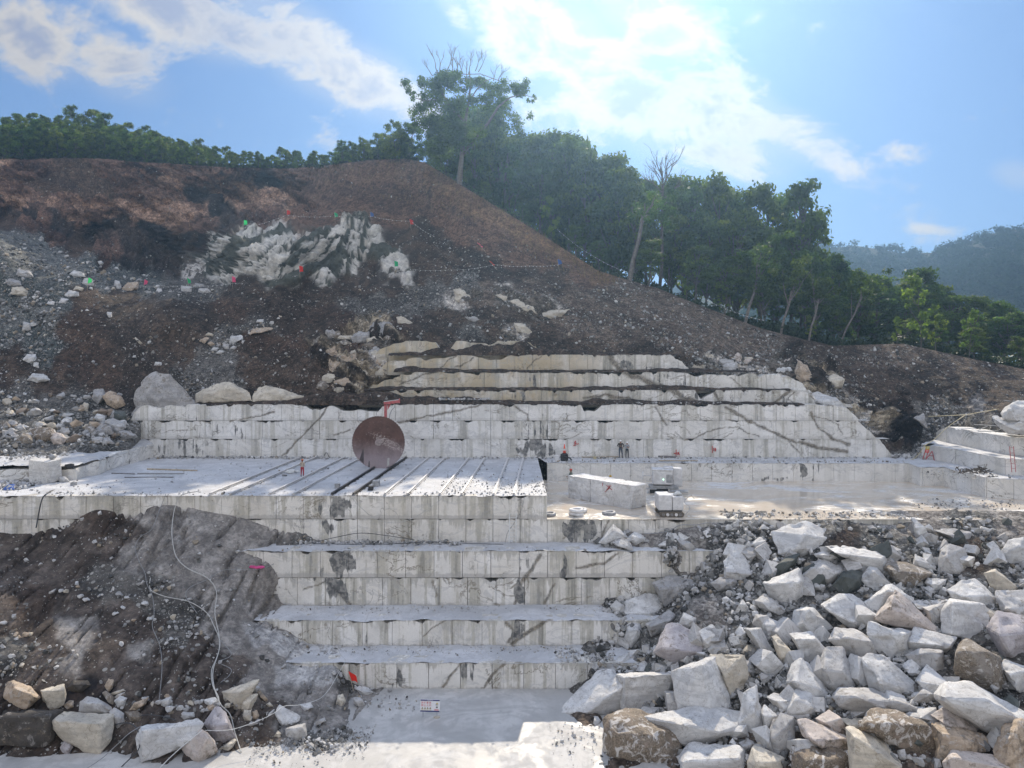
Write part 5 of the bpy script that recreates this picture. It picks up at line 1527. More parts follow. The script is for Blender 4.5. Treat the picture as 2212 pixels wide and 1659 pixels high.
LS = LSLOPE
GL = 'boulders at the foot of the spoil slope on the left'
for crop, outl, inn, tone, label in [
    ('L', [(40, 400), (80, 240), (130, 210), (250, 240), (340, 290), (440, 410), (360, 480), (270, 535), (150, 500)], [(160, 310), (370, 390)], 'o', 'tan boulder with a white top resting on the dark block'),
    ('L', [(440, 330), (510, 300), (700, 255), (720, 380), (700, 480), (630, 520), (530, 525), (470, 450)], [(460, 340), (690, 325)], 'c', 'cream cubic boulder with a notched top on the right end of the dark block'),
    ('L', [(-40, 640), (60, 540), (120, 530), (690, 540), (600, 600), (570, 870), (480, 945), (300, 945), (-40, 930)], [(-20, 620), (500, 610)], 'd', 'very dark brown sawn block at the left frame edge'),
    ('L', [(860, 560), (870, 450), (950, 395), (1060, 405), (1220, 510), (1200, 570), (1000, 585)], [], 'p', 'grey-white domed boulder behind the big cream block'),
    ('L', [(540, 650), (700, 550), (1250, 580), (1240, 750), (1200, 870), (1080, 1020), (900, 1000), (800, 920), (630, 840), (560, 780)], [(600, 665), (1075, 690)], 'c', 'big cream-white block right of the dark sawn block'),
    ('L', [(650, 950), (700, 870), (760, 870), (800, 950), (730, 1030), (680, 1010)], [], 'm', 'small pinkish grey boulder below the big cream block'),
    ('L', [(1240, 440), (1310, 385), (1385, 410), (1350, 510), (1280, 515)], [], 'w', 'bright white five-sided rock among tan stones'),
    ('L', [(1135, 280), (1180, 200), (1240, 210), (1230, 300), (1180, 360)], [], 'o', 'tan upright stone on top of the rock cluster'),
    ('L', [(1110, 350), (1150, 330), (1250, 400), (1240, 490), (1170, 440)], [], 'n', 'dark tan stone under the upright one'),
    ('L', [(1170, 375), (1340, 310), (1370, 330), (1230, 385)], [], 'c', 'flat cream sliver right of the upright tan stone'),
    ('L', [(1245, 400), (1360, 345), (1370, 380), (1260, 415)], [], 'b', 'flat brown stone under the cream sliver'),
    ('L', [(1410, 540), (1460, 460), (1620, 395), (1590, 480), (1480, 545)], [], 'o', 'long tan stone pointing up to the right'),
    ('L', [(1360, 560), (1500, 550), (1550, 590), (1530, 670), (1420, 660)], [], 'n', 'brown stone crossed by the dark cable loop'),
    ('L', [(1185, 560), (1250, 510), (1350, 580), (1360, 680), (1270, 770), (1240, 650)], [], 'p', 'pale pointed boulder at the right end of the big cream block'),
    ('L', [(1480, 850), (1530, 720), (2140, 640), (2210, 700), (2100, 900), (1950, 960), (1800, 1010), (1680, 1010), (1600, 1100), (1550, 1110), (1500, 980)], [(1545, 770)], 'w', 'white veined marble slab with a smooth front and ragged underside'),
    ('M', [(275, 690), (400, 510), (470, 500), (520, 560), (640, 850), (450, 915), (400, 900)], [], 'm', 'tall mauve crystalline boulder behind the rope-marked block'),
    ('M', [(0, 870), (80, 790), (200, 715), (330, 790), (400, 880), (440, 990), (240, 1155), (120, 1100), (50, 970)], [(215, 1060), (325, 840)], 's', 'white block with a grooved front and orange right side'),
    ('M', [(450, 960), (620, 850), (640, 870), (600, 950), (520, 1000)], [], 'c', 'cream rock at the foot of the mauve boulder'),
    ('M', [(1050, 570), (1110, 480), (1330, 600), (1330, 660), (1140, 740)], [(1150, 700)], 'w', 'bluish white tilted block with square faces near the pool edge'),
    ('M', [(1165, 740), (1390, 680), (1405, 830), (1290, 880), (1180, 830)], [], 'p', 'round pale boulder below the tilted square block'),
    ('M', [(1040, 830), (1090, 760), (1130, 800), (1110, 860)], [], 'c', 'small cream rock left of the round pale boulder'),
    ('M', [(1330, 480), (1440, 460), (1480, 510), (1370, 570)], [], 'w', 'flat ragged white stone on the grey mud, right of the tilted block'),
    ('M', [(1490, 680), (1600, 620), (1610, 660), (1500, 715)], [], 'p', 'low rounded stone on the mud beside the sunlit gravel'),
    ('M', [(1920, 300), (1980, 275), (2080, 300), (2130, 350), (2080, 395), (1980, 370)], [], 'w', 'smooth white oval rock beside the lowest step'),
    ('M', [(1740, 380), (1800, 365), (1830, 450), (1780, 540), (1720, 480)], [], 'c', 'cream rock two rocks left of the smooth oval'),
    ('M', [(1905, 410), (1990, 400), (2040, 480), (2000, 530), (1920, 480)], [], 'p', 'pale rock just below the smooth oval'),
    ('M', [(680, 540), (700, 440), (770, 370), (870, 370), (810, 520), (690, 590)], [], 'c', 'cream slanting slab beside the sawn corner block'),
    ('M', [(705, 600), (720, 540), (800, 540), (800, 660), (720, 670)], [], 'c', 'brown-spotted cream cube below the slanting slab'),
    ('M', [(810, 560), (860, 540), (890, 600), (860, 660), (810, 640)], [], 'o', 'small tan cube right of the spotted cream cube'),
    ('M', [(450, 340), (660, 345), (890, 200), (880, 260), (680, 400), (670, 560), (560, 520)], [(668, 352)], 'c', 'sawn corner block half buried in the slope'),
    ('M', [(280, 430), (410, 395), (440, 440), (370, 515), (290, 470)], [], 'w', 'white twin-lobed rock left of the sawn corner block'),
    ('M', [(15, 620), (60, 560), (180, 565), (180, 620), (60, 660)], [], 'p', 'grey-white rock above the veined marble slab'),
    ('M', [(860, 340), (900, 330), (990, 430), (960, 460)], [], 'o', 'tan bar of stone sloping right of the corner block'),
    ('M', [(800, 345), (850, 280), (895, 290), (850, 360)], [], 'w', 'small white brick-like rock on the corner block'),
    ('M', [(960, 480), (1000, 450), (1040, 500), (1000, 520)], [], 'c', 'round cream stone at the end of the tan bar'),
    ('M', [(755, 710), (800, 660), (875, 690), (790, 720)], [], 'p', 'flat pale stone below the two small cubes'),
    ('L', [(1740, 440), (1860, 395), (1870, 460), (1830, 520), (1750, 495)], [], 'w', 'white block under the hanging dark cable, left of the sawn stub'),
    ('L', [(730, 300), (800, 215), (960, 215), (985, 270), (880, 350), (760, 340)], [], 'd', 'dark slate boulder above the domed one'),
    ('L', [(690, 490), (760, 430), (805, 440), (800, 510), (730, 535)], [], 'o', 'small tan rock between the cubic and the domed boulders'),
]:
    hero(crop, outl, inn, tone, label, LS, group=GL, rough=.028, grow=1.04)

# outcrops of living rock and blocks higher up
hero('P', [(276, 900), (278, 884), (294, 838), (312, 814), (338, 797), (366, 806), (400, 835), (421, 860), (424, 873), (300, 915)], [(340, 880), (330, 830)], 'g', 'smooth grey dome of marble at the left end of the high face', D=77.4, name='rock_outcrop', kind='structure', deep=.5, lean=.10, near=.0, bulge=.05, rough=.05)
for poly_, t_ in [([(420, 872), (423, 849), (436, 843), (452, 853), (462, 852), (464, 836), (484, 822), (504, 833), (524, 838), (541, 846), (548, 868)], 'c'),
                  ([(545, 870), (543, 848), (556, 832), (573, 831), (580, 850), (610, 856), (638, 851), (655, 855), (662, 862), (648, 873)], 'c')]:
    hero('P', poly_, None, t_, 'tan marble knob above the high face', D=78.6, name='rock_outcrop', kind='structure', deep=.6, lean=.25, near=.02, bulge=.12, rough=.05)
CROPS['T'] = (1300, 1050, 2212 / 1000)
CROPS['U'] = CROPS_TOP
for crop, outl, tn in [
    ('T', [(350, 520), (400, 480), (500, 480), (570, 540), (560, 600), (450, 600), (360, 580)], 'g'), ('T', [(180, 620), (250, 560), (330, 570), (340, 640), (220, 680)], 'g'), ('T', [(580, 440), (640, 440), (720, 490), (680, 530), (600, 500)], 'c'), ('T', [(300, 770), (380, 730), (480, 760), (500, 830), (400, 860), (310, 840)], 'c'), ('T', [(100, 780), (200, 760), (280, 800), (260, 880), (150, 880)], 'o'),
    ('T', [(0, 800), (80, 780), (120, 850), (60, 920), (0, 900)], 'o'), ('T', [(150, 900), (260, 880), (330, 930), (260, 1000), (170, 980)], 'c'), ('T', [(350, 900), (450, 860), (520, 880), (500, 950), (400, 980)], 'c'), ('T', [(40, 1000), (140, 960), (200, 1030), (120, 1080), (50, 1060)], 'o'),
    ('T', [(1075, 200), (1130, 195), (1180, 240), (1230, 290), (1150, 320), (1090, 280)], 'c'), ('T', [(1440, 250), (1480, 240), (1570, 300), (1540, 310)], 'c'), ('T', [(1570, 300), (1640, 290), (1760, 360), (1800, 410), (1700, 400), (1620, 340)], 'c'), ('T', [(1850, 400), (1920, 380), (2080, 370), (2010, 440), (1930, 460), (1860, 430)], 'c'), ('T', [(1600, 490), (1680, 500), (1750, 570), (1700, 600), (1630, 560)], 'c'), ('T', [(1180, 440), (1280, 430), (1310, 490), (1230, 480)], 'g'),
    ('T', [(-40, 560), (20, 540), (60, 620), (0, 660)], 'g'), ('T', [(-150, 640), (-60, 600), (-40, 700), (-120, 740)], 'n'), ('T', [(-60, 740), (40, 700), (60, 770), (-20, 800)], 'o'),
]:
    hero(crop, outl, None, tn, 'living rock showing through the earth', HILL, grow=1.12, name='rock_outcrop', kind='structure', deep=.5, near=.10 if tn == 't' else .16, bulge=.08 if tn == 't' else .14, lean=.4, rough=.13 if tn == 't' else .085, bevel=.015)
rk = random.Random(31)
for k in range(34):
    if k < 24:
        x, y = rk.uniform(692, 862), rk.uniform(715, 862)
        if y > 865 - (x - 692) * .12 and x < 740:
            continue
        tn = rk.choice('ocoycg'.replace('y', 'n'))
    else:
        x, y = rk.uniform(1500, 1735), rk.uniform(772, 800)
        tn = rk.choice('cwps')
    w, h = rk.uniform(9, 26), rk.uniform(6, 15)
    outl = [(x + math.cos(a) * w * rk.uniform(.7, 1.1), y + math.sin(a) * h * rk.uniform(.7, 1.1)) for a in [6.283 * i / 7 for i in range(7)]]
    hero('P', outl, None, tn, 'living rock showing through the earth', HILL, name='rock_outcrop', kind='structure', deep=.5, near=.14, bulge=.14, lean=.4, rough=.1, bevel=.015)
for i_, (poly_, t_, D_, lb) in enumerate([
    ([(2162, 905), (2160, 895), (2172, 876), (2195, 863), (2260, 862), (2300, 900), (2240, 925), (2200, 915)], 'w', 66.2, 'rounded white boulder crowning the rock at the right frame edge'),
    ([(2138, 898), (2158, 896), (2200, 906), (2290, 915), (2290, 942), (2180, 940), (2165, 932), (2150, 915)], 'w', 66.0, 'white cracked block under the crowning boulder at the right frame edge'),
    ([(1972, 902), (1995, 892), (2003, 925), (1990, 918)], 'g', 80.0, 'grey wedge jutting from the gravel above the right-hand steps'),
    ([(1428, 740), (1462, 741), (1466, 752), (1450, 762)], 'w', 85.6, 'white triangular rock alone on the dark slope above the terraces'),
    ([(1716, 800), (1726, 778), (1745, 790), (1758, 815), (1762, 838), (1740, 845), (1722, 830)], 'o', 82.4, 'ochre cracked knob at the right end of the old terraces'),
    ([(1775, 825), (1800, 806), (1828, 818), (1820, 835), (1795, 845)], 'c', 83.0, 'cream knob in the earth right of the ochre one'),
    ([(1738, 865), (1760, 845), (1800, 856), (1830, 880), (1838, 905), (1790, 895)], 'w', 79.6, 'shattered white ledge end above the sloping right end of the face'),
    ([(1048, 630), (1062, 623), (1070, 636), (1058, 642)], 'w', 95.0, 'small white rock in the rubble band under the flag line'),
    ([(1060, 690), (1072, 684), (1080, 700), (1068, 706)], 'p', 90.0, 'pale grey rock low in mid slope, left of the white streak'),
    ([(632, 815), (648, 804), (668, 806), (672, 822), (660, 832), (640, 828)], 'c', 82.6, 'tan round rock hanging in the dark earth left of the terraces'),
    ([(660, 825), (690, 812), (720, 818), (718, 836), (690, 842)], 'c', 82.4, 'cream knob right of the tan round rock on the earth bank'),
]):
    hero('P', poly_, None, t_, lb, D=D_, deep=.6, near=.05, lean=.35, rough=.06)

# the rocks on the left: the heap below the dark slope, the scree, and strays on the hillside
for crop, outl, tone, lb in [
    ('Y', [(420, 200), (430, 150), (640, 130), (720, 150), (740, 250), (690, 300), (500, 330), (450, 290)], 'b', 'layered brown boulder, largest of the heap behind the left pad'),
    ('Y', [(670, 260), (710, 190), (820, 200), (880, 270), (830, 350), (740, 340)], 's', 'cream round boulder leaning on the layered brown one'),
    ('Y', [(240, 300), (310, 190), (400, 230), (440, 310), (350, 370), (250, 360)], 'n', 'dark brown boulder left of the layered one'),
    ('Y', [(1440, 40), (1540, 0), (1690, 70), (1700, 110), (1570, 200), (1490, 120)], 'p', 'pale heart-shaped boulder near the end of the high face'),
    ('Y', [(1310, 150), (1400, 60), (1470, 130), (1540, 210), (1420, 220)], 'g', 'grey boulder left of the pale heart-shaped one'),
    ('Y', [(1590, 200), (1620, 150), (1760, 170), (1850, 240), (1700, 270)], 'g', 'slate-grey boulder below the pale heart-shaped one'),
    ('Y', [(1240, 290), (1260, 250), (1380, 245), (1380, 320), (1260, 335)], 'p', 'grey-white cubic rock at the back edge of the left pad'),
    ('Y', [(1340, 310), (1380, 260), (1480, 260), (1540, 330), (1400, 345)], 'g', 'speckled grey rock right of the cubic rock on the left pad'),
    ('Y', [(1160, 160), (1180, 100), (1270, 110), (1310, 190), (1230, 240)], 'n', 'brown-grey boulder above the cubic rock'),
    ('Y', [(820, 190), (840, 120), (930, 130), (940, 190), (880, 230)], 'p', 'pale boulder behind the cream round one'),
    ('Y', [(210, 150), (240, 100), (300, 85), (355, 160), (280, 190)], 'p', 'grey and white boulder near the left edge of the heap'),
    ('Y', [(20, 260), (80, 180), (160, 180), (240, 230), (130, 290)], 'g', 'grey flat boulder at the left frame edge of the heap'),
    ('Y', [(110, 100), (120, 40), (200, 20), (240, 60), (200, 120)], 'g', 'rounded grey boulder above the grey and white one'),
    ('Y', [(20, 120), (30, 50), (90, 40), (150, 110), (100, 150)], 'n', 'brown boulder at the left frame edge, above the flat grey one'),
    ('H', [(620, 1150), (660, 1120), (720, 1150), (735, 1190), (690, 1215), (640, 1190)], 'o', 'orange-tan round boulder beside the grey marble dome'),
    ('H', [(555, 1160), (560, 1110), (610, 1105), (625, 1150), (580, 1190)], 'g', 'dark grey boulder left of the orange-tan one'),
    ('H', [(555, 1290), (580, 1250), (620, 1265), (615, 1300)], 'w', 'white rock below the dark gap in the heap'),
    ('H', [(660, 1260), (680, 1230), (740, 1240), (740, 1290), (690, 1290)], 'k', 'dark green-grey boulder against the end of the face'),
    ('H', [(170, 1360), (190, 1340), (240, 1330), (250, 1350), (180, 1375)], 'p', 'pale flat rock behind the layered brown boulder'),
    ('H', [(480, 1215), (500, 1185), (525, 1195), (520, 1240)], 'c', 'cream upright rock in the middle of the heap'),
]:
    hero(crop, outl, None, tone, lb, HILL, name='boulder', group='boulders heaped behind the left pad', rough=.05, round_=.12, near=.3, grow=1.22)

for crop, outl, tone, lb in [
    ('H', [(60, 540), (70, 500), (130, 490), (180, 530), (160, 555)], 'c', 'olive-cream boulder low on the grey scree at the left'),
    ('H', [(25, 470), (60, 445), (120, 460), (130, 490), (60, 495)], 'g', 'grey boulder above the olive-cream one on the scree'),
    ('H', [(80, 430), (110, 390), (180, 400), (200, 440), (140, 450)], 'g', 'olive-grey boulder at the scree foot, highest of three'),
    ('H', [(410, 420), (440, 395), (500, 420), (510, 440), (440, 440)], 'w', 'white flat rock on the right flank of the scree'),
    ('H', [(480, 470), (500, 445), (550, 450), (560, 490), (500, 500)], 'w', 'white block behind the leftmost green flag'),
    ('H', [(675, 500), (680, 455), (710, 460), (725, 500), (700, 520)], 'w', 'upright white block between the green and the pink flag'),
    ('H', [(705, 530), (760, 465), (825, 470), (820, 510), (760, 540)], 'o', 'tan boulder left of the pink flag on the brow'),
    ('H', [(920, 540), (930, 505), (960, 505), (970, 540)], 'w', 'white cube right of the leftmost pink flag'),
    ('H', [(1070, 535), (1075, 490), (1140, 495), (1140, 540)], 'p', 'pale block under the second green flag on the brow'),
    ('H', [(1170, 540), (1180, 505), (1230, 505), (1260, 535)], 'p', 'pale grey rock right of the second green flag'),
    ('H', [(1140, 505), (1160, 475), (1210, 480), (1215, 505)], 'g', 'grey rock behind the pale block at the second green flag'),
    ('H', [(430, 515), (450, 490), (500, 505), (490, 525)], 'c', 'cream rock just left of the leftmost green flag'),
    ('H', [(380, 545), (410, 515), (470, 525), (470, 555), (400, 565)], 'w', 'white slab on the brow left of the leftmost green flag'),
    ('H', [(340, 595), (365, 560), (410, 570), (390, 600)], 'w', 'white rock below the white slab at the scree foot'),
    ('H', [(275, 600), (290, 578), (330, 585), (320, 608)], 'w', 'white rock left of the lowest white ones at the scree foot'),
    ('H', [(130, 760), (135, 700), (180, 710), (185, 755)], 'p', 'pale cubic rock on the left edge, half way down the dark slope'),
    ('H', [(135, 930), (160, 895), (215, 895), (220, 940), (170, 950)], 'w', 'white rock at the left edge under the pale cubic one'),
    ('H', [(160, 1050), (190, 1010), (260, 1010), (300, 1050), (220, 1070)], 'w', 'long white slab low on the reddish slope at the left'),
    ('H', [(195, 975), (200, 945), (230, 945), (235, 980)], 'w', 'small white rock between the two white ones at the left edge'),
    ('H', [(635, 680), (635, 645), (665, 645), (665, 690)], 'w', 'white lump alone on the upper dark slope'),
    ('H', [(795, 800), (805, 795), (850, 835), (830, 840)], 'c', 'cream slanting sliver on the middle of the dark slope'),
    ('Z', [(910, 300), (930, 215), (1060, 205), (1100, 245), (960, 320)], 'w', 'largest white block of the pale clutch on the slope'),
    ('Z', [(1140, 210), (1180, 130), (1300, 115), (1440, 125), (1420, 150), (1250, 185)], 'o', 'orange-stained ledge of rock above the brown hollow'),
    ('Z', [(545, 280), (640, 225), (680, 240), (620, 310)], 'o', 'tan pointed rock at the left tip of the pale clutch'),
    ('Z', [(620, 215), (660, 175), (730, 200), (720, 225)], 'c', 'cream rock above the tan pointed one'),
    ('Z', [(830, 340), (850, 305), (910, 315), (910, 385), (860, 385)], 'p', 'pale cube under the largest white block of the clutch'),
    ('Z', [(690, 395), (720, 350), (785, 360), (770, 405)], 'w', 'white smooth rock lowest left of the clutch'),
    ('Z', [(740, 430), (800, 385), (860, 400), (820, 440)], 'w', 'white rock right of the smooth one at the foot of the clutch'),
    ('Z', [(915, 370), (960, 330), (1000, 350), (990, 390)], 'p', 'grey-white wedge right of the pale cube of the clutch'),
    ('Z', [(1230, 60), (1240, 25), (1320, 20), (1330, 60)], 'w', 'white rock alone above the orange-stained ledge'),
    ('Z', [(655, 310), (690, 280), (750, 320), (690, 345)], 'o', 'tan stone in the middle of the clutch'),
    ('Z', [(770, 320), (780, 290), (820, 300), (815, 350)], 'b', 'brown stone left of the pale cube of the clutch'),
    ('Z', [(900, 525), (930, 512), (970, 540), (940, 560)], 'w', 'white kite-shaped rock on the speckled bank'),
    ('Z', [(20, 570), (30, 525), (110, 530), (115, 580)], 'w', 'white rock above the grey marble dome'),
]:
    hero(crop, outl, None, tone, lb, HILL, name='rock', cat='rock', group='rocks strewn over the hillside', rough=.05, near=.25)

# ------------------------------------------------------------------ smaller stones that can still be counted
PROTO = []
for k in range(9):
    rg = random.Random(900 + k)
    pts = []
    for i in range(16):
        v = Vector((rg.gauss(0, 1), rg.gauss(0, 1), rg.gauss(0, 1))).normalized()
        pts.append(Vector((v.x * rg.uniform(.42, .58), v.y * .45 * rg.uniform(.8, 1.1), v.z * .36 * rg.uniform(.8, 1.1))))
    me = rock_mesh('rock', pts, 1.0, 300 + k, .05, .03, 2)
    rock_attrs(me, (1, 1, 1), .1)
    PROTO.append(me)
PROTO_B = []
for k in range(9):
    rg = random.Random(1900 + k)
    pts = [Vector((x * rg.uniform(.32, .6), y * rg.uniform(.32, .55), z * rg.uniform(.24, .46))) for x in (-1, 1) for y in (-1, 1) for z in (-1, 1)]
    del pts[rg.randrange(8)]
    me = rock_mesh('boulder', pts, 1.0, 700 + k, .016, .02, 2)
    rock_attrs(me, (1, 1, 1), .08)
    PROTO_B.append(me)
ORD = ['first', 'second', 'third', 'fourth', 'fifth', 'sixth', 'seventh', 'eighth', 'ninth', 'tenth', 'eleventh', 'twelfth', 'thirteenth', 'fourteenth', 'fifteenth', 'sixteenth', 'seventeenth', 'eighteenth', 'nineteenth', 'twentieth', 'twenty-first', 'twenty-second', 'twenty-third', 'twenty-fourth', 'twenty-fifth', 'twenty-sixth', 'twenty-seventh', 'twenty-eighth', 'twenty-ninth', 'thirtieth']
TW = {'w': 'white', 'p': 'off-white', 'g': 'grey', 'o': 'tan', 'c': 'cream', 'b': 'brown', 'k': 'dark'}


def strew(rows, rbf, group, tones, seed, pt=None, protos=None, name='rock', tilt=.5):
    """rows: (phrase, [(px, py, size_px), ...])"""
    rg = random.Random(seed)
    for phrase, spots in rows:
        by = {}
        for px, py, sp in sorted(spots):
            tn = rg.choice(tones)
            by.setdefault(tn, []).append((px, py, sp))
        for tn, lst in by.items():
            for i, (px, py, sp) in enumerate(lst):
                D = float(rbf(px, py)) if rbf is not None else None
                p = pt(px, py) if pt else at(px, py, D)
                s = sp * p.y / F
                o = bpy.data.objects.new(name, rg.choice(protos or PROTO))
                col.objects.link(o)
                o.location = p + Vector((0, -.12 * s, .1 * s))
                o.rotation_euler = (rg.uniform(-tilt, tilt), rg.uniform(-tilt, tilt), rg.uniform(0, 6.28))
                o.scale = (s * rg.uniform(.85, 1.15), s * rg.uniform(.7, 1), s * rg.uniform(.8, 1.15))
                c = TONE[tn][0]
                o.color = (*c, 1)
                one = TW[tn] + ' ' + name + ' ' + phrase
                tag(o, ('the only ' + one) if len(lst) == 1 else one + ', ' + ORD[i] + ' from the left', name, group)


def band(n, x0, x1, yf, spread, s0, s1, seed):
    rg = random.Random(seed)
    return [(x0 + (x1 - x0) * (i + rg.random()) / n, yf(x0 + (x1 - x0) * (i + .5) / n) + rg.uniform(-spread, spread), rg.uniform(s0, s1) ** 1.0) for i in range(n)]


strew([
    ('in the upper row of the left heap', band(12, 10, 265, lambda x: 868 - .05 * x, 9, 15, 28, 1)),
    ('in the middle row of the left heap', band(16, 5, 275, lambda x: 895 - .02 * x, 8, 18, 34, 2)),
    ('in the third row of the left heap', band(16, 5, 275, lambda x: 920, 7, 18, 36, 3)),
    ('along the foot of the left heap', band(14, 5, 290, lambda x: 945, 6, 17, 34, 4)),
], HILL, 'boulders heaped behind the left pad', 'ppggcobnw'.replace('n', 'b'), 5, pt=hill_point)
strew([
    ('on the upper grey scree', band(9, 10, 330, lambda x: 535 + .22 * x, 12, 9, 18, 6)),
    ('on the lower grey scree', band(9, 5, 120, lambda x: 690, 50, 9, 18, 7)),
    ('along the brow between the flags', band(12, 150, 470, lambda x: 630, 5, 9, 17, 8)),
    ('in the pale clutch on the slope', band(14, 450, 610, lambda x: 765 - .45 * (x - 450), 10, 7, 13, 9)),
], HILL, 'rocks strewn over the hillside', 'wwpgc', 6, pt=hill_point)
strew([
    ('on the stony patch of the spoil slope', band(14, 110, 330, lambda x: 1275 + .08 * (x - 110), 14, 9, 20, 11)),
    ('below the stony patch of the spoil slope', band(10, 240, 470, lambda x: 1320 + .2 * (x - 240), 14, 9, 19, 12)),
    ('in the jumble behind the cream block', band(14, 290, 470, lambda x: 1520, 16, 12, 24, 13)),
    ('in the jumble left of the corner block', band(14, 400, 640, lambda x: 1525 + .1 * (x - 400), 18, 11, 22, 14)),
    ('at the left edge of the spoil slope', band(8, 0, 70, lambda x: 1400, 55, 10, 20, 15)),
], LSLOPE, 'boulders at the foot of the spoil slope on the left', 'wwpcgo', 7)
strew([
    ('on the gravel below the hose', band(14, 1300, 1560, lambda x: 1180 - .06 * (x - 1300), 10, 8, 18, 21)),
    ('along the pool edge', band(14, 1560, 2212, lambda x: 1140, 10, 9, 22, 22)),
    ('in the upper right of the block heap', band(12, 1900, 2212, lambda x: 1185, 20, 14, 34, 23)),
    ('in the upper middle of the block heap', band(10, 1600, 1900, lambda x: 1250, 26, 22, 48, 24)),
    ('in the heart of the block heap', band(12, 1480, 2100, lambda x: 1360, 30, 26, 56, 25)),
    ('in the lower heart of the block heap', band(10, 1560, 2150, lambda x: 1460, 26, 30, 60, 26)),
    ('on the left flank of the block heap', band(9, 1330, 1500, lambda x: 1420, 34, 18, 34, 27)),
    ('in the top tier of the block heap', band(11, 1580, 2180, lambda x: 1210, 18, 26, 48, 28)),
    ('low in the block heap', band(14, 1430, 2180, lambda x: 1530, 30, 28, 60, 29)),
    ('near the bottom of the block heap', band(10, 1480, 2180, lambda x: 1600, 20, 30, 56, 30)),
], RPILE, GP, 'wwpgpwk', 8, protos=PROTO_B, name='boulder', tilt=.9)

# ------------------------------------------------------------------ loose stones beyond counting
ST = []
for k in range(10):
    rg = random.Random(50 + k)
    bm = bmesh.new()
    for i in range(10):
        v = Vector((rg.gauss(0, 1), rg.gauss(0, 1), rg.gauss(0, 1))).normalized()
        bm.verts.new((v.x * .55, v.y * .48, v.z * .38))
    bmesh.ops.convex_hull(bm, input=bm.verts)
    for v in [v for v in bm.verts if not v.link_faces]:
        bm.verts.remove(v)
    bmesh.ops.triangulate(bm, faces=bm.faces)
    bm.verts.index_update()
    ST.append((np.array([v.co for v in bm.verts]), np.array([[v.index for v in f.verts] for f in bm.faces])))
    bm.free()
RUB_COL = np.array([(.66, .65, .63), (.50, .49, .475), (.32, .315, .30), (.19, .185, .175), (.40, .34, .26), (.09, .09, .085)])


def stones(name, P, S, seed, weights):
    """one mesh of many stones: P (n,3), S (n,) sizes"""
    rs = np.random.RandomState(seed)
    n = len(P)
    q = rs.normal(size=(n, 4)); q /= np.linalg.norm(q, axis=1, keepdims=True)
    q[:, 1:3] *= .6
    q /= np.linalg.norm(q, axis=1, keepdims=True)
    w, x, y, z = q.T
    Rm = np.stack([np.stack([1 - 2 * (y * y + z * z), 2 * (x * y - z * w), 2 * (x * z + y * w)], -1),
                   np.stack([2 * (x * y + z * w), 1 - 2 * (x * x + z * z), 2 * (y * z - x * w)], -1),
                   np.stack([2 * (x * z - y * w), 2 * (y * z + x * w), 1 - 2 * (x * x + y * y)], -1)], 1)
    kind = rs.randint(0, len(ST), n)
    wts = np.array(weights, float); wts /= wts.sum()
    ci = rs.choice(len(RUB_COL), n, p=wts)
    cc = RUB_COL[ci] * rs.uniform(.85, 1.1, (n, 1))
    sx = rs.uniform(.8, 1.25, (n, 3))
    VS, FS, CS = [], [], []
    base = 0
    for k, (v, f) in enumerate(ST):
        idx = np.where(kind == k)[0]
        if not len(idx):
            continue
        loc = v[None] * sx[idx, None, :] * S[idx, None, None]
        wv = np.einsum('nij,nkj->nki', Rm[idx], loc) + P[idx, None, :]
        m = len(idx)
        VS.append(wv.reshape(-1, 3))
        FS.append((f[None] + (np.arange(m) * len(v))[:, None, None] + base).reshape(-1, 3))
        CS.append(np.repeat(cc[idx], len(v), 0))
        base += m * len(v)
    V = np.concatenate(VS)
    me = np_mesh(name, V, np.concatenate(FS), M['rock'], False, {'soil': np.full(len(V), .1)}, np.concatenate(CS))
    o = new_obj(name, me)
    return tag(o, kind='stuff')


def hill_rubble():
    rs = np.random.RandomState(4)
    n = 80000
    px = rs.uniform(-40, 2250, n); t = rs.uniform(0.01, .97, n) ** 1.0
    i = np.clip(np.searchsorted(HILL_US, px), 0, len(HILL_US) - 1)
    j = (t * (HILL_NV - 1)).astype(int)
    P = HILL_G[j, i]
    py = HILL_YB[i] * (1 - t) + HILL_YT[i] * t
    C, S, Rl = HILL_PAINT(px, py, np.full(n, .5))
    clump = fbm(P * .35, 3, 12)
    keep = rs.uniform(0, 1, n) < np.clip(S * .8 * (.2 + 1.6 * smooth(.42, .6, clump)), 0, 1)
    keep &= (P[:, 1] > 62)
    P, S = P[keep], S[keep]
    m = len(P)
    size = .12 + .42 * rs.uniform(0, 1, m) ** 4 + .36 * (S > .55) * rs.uniform(0, 1, m) ** 2
    P = P + np.stack([rs.normal(0, .1, m), -size * .25, size * .1], -1)
    size *= .9
    stones('rubble', P, size, 1, (2.2, 3, 5, 5, 2, 3))


def sheet_rubble(name, rbf, samples, seed, u0, u1, y0, y1, n, smax, dclip, wts):
    rs = np.random.RandomState(seed)
    px = rs.uniform(u0, u1, n); py = rs.uniform(y0, y1, n)
    D = rbf(px, py)
    C, S, Rl = paint_fn(samples, ZONE, 18, 22, 9, 41 if seed == 2 else 51)(px, py, np.full(n, .5))
    P = atn(px, py, D)
    clump = fbm(P * .6, 3, seed)
    keep = rs.uniform(0, 1, n) < np.clip(S * (.55 if seed == 2 else 1.1) * (.25 + 1.4 * smooth(.42, .6, clump)), 0, 1)
    keep &= dclip(px, py, D)
    P, S = P[keep], S[keep]
    m = len(P)
    size = .07 + smax * rs.uniform(0, 1, m) ** 4 + .5 * smax * (S > .7) * rs.uniform(0, 1, m) ** 2
    P = P + np.stack([rs.normal(0, .05, m), -size * .3, size * .15], -1)
    stones(name, P, size, seed, wts)


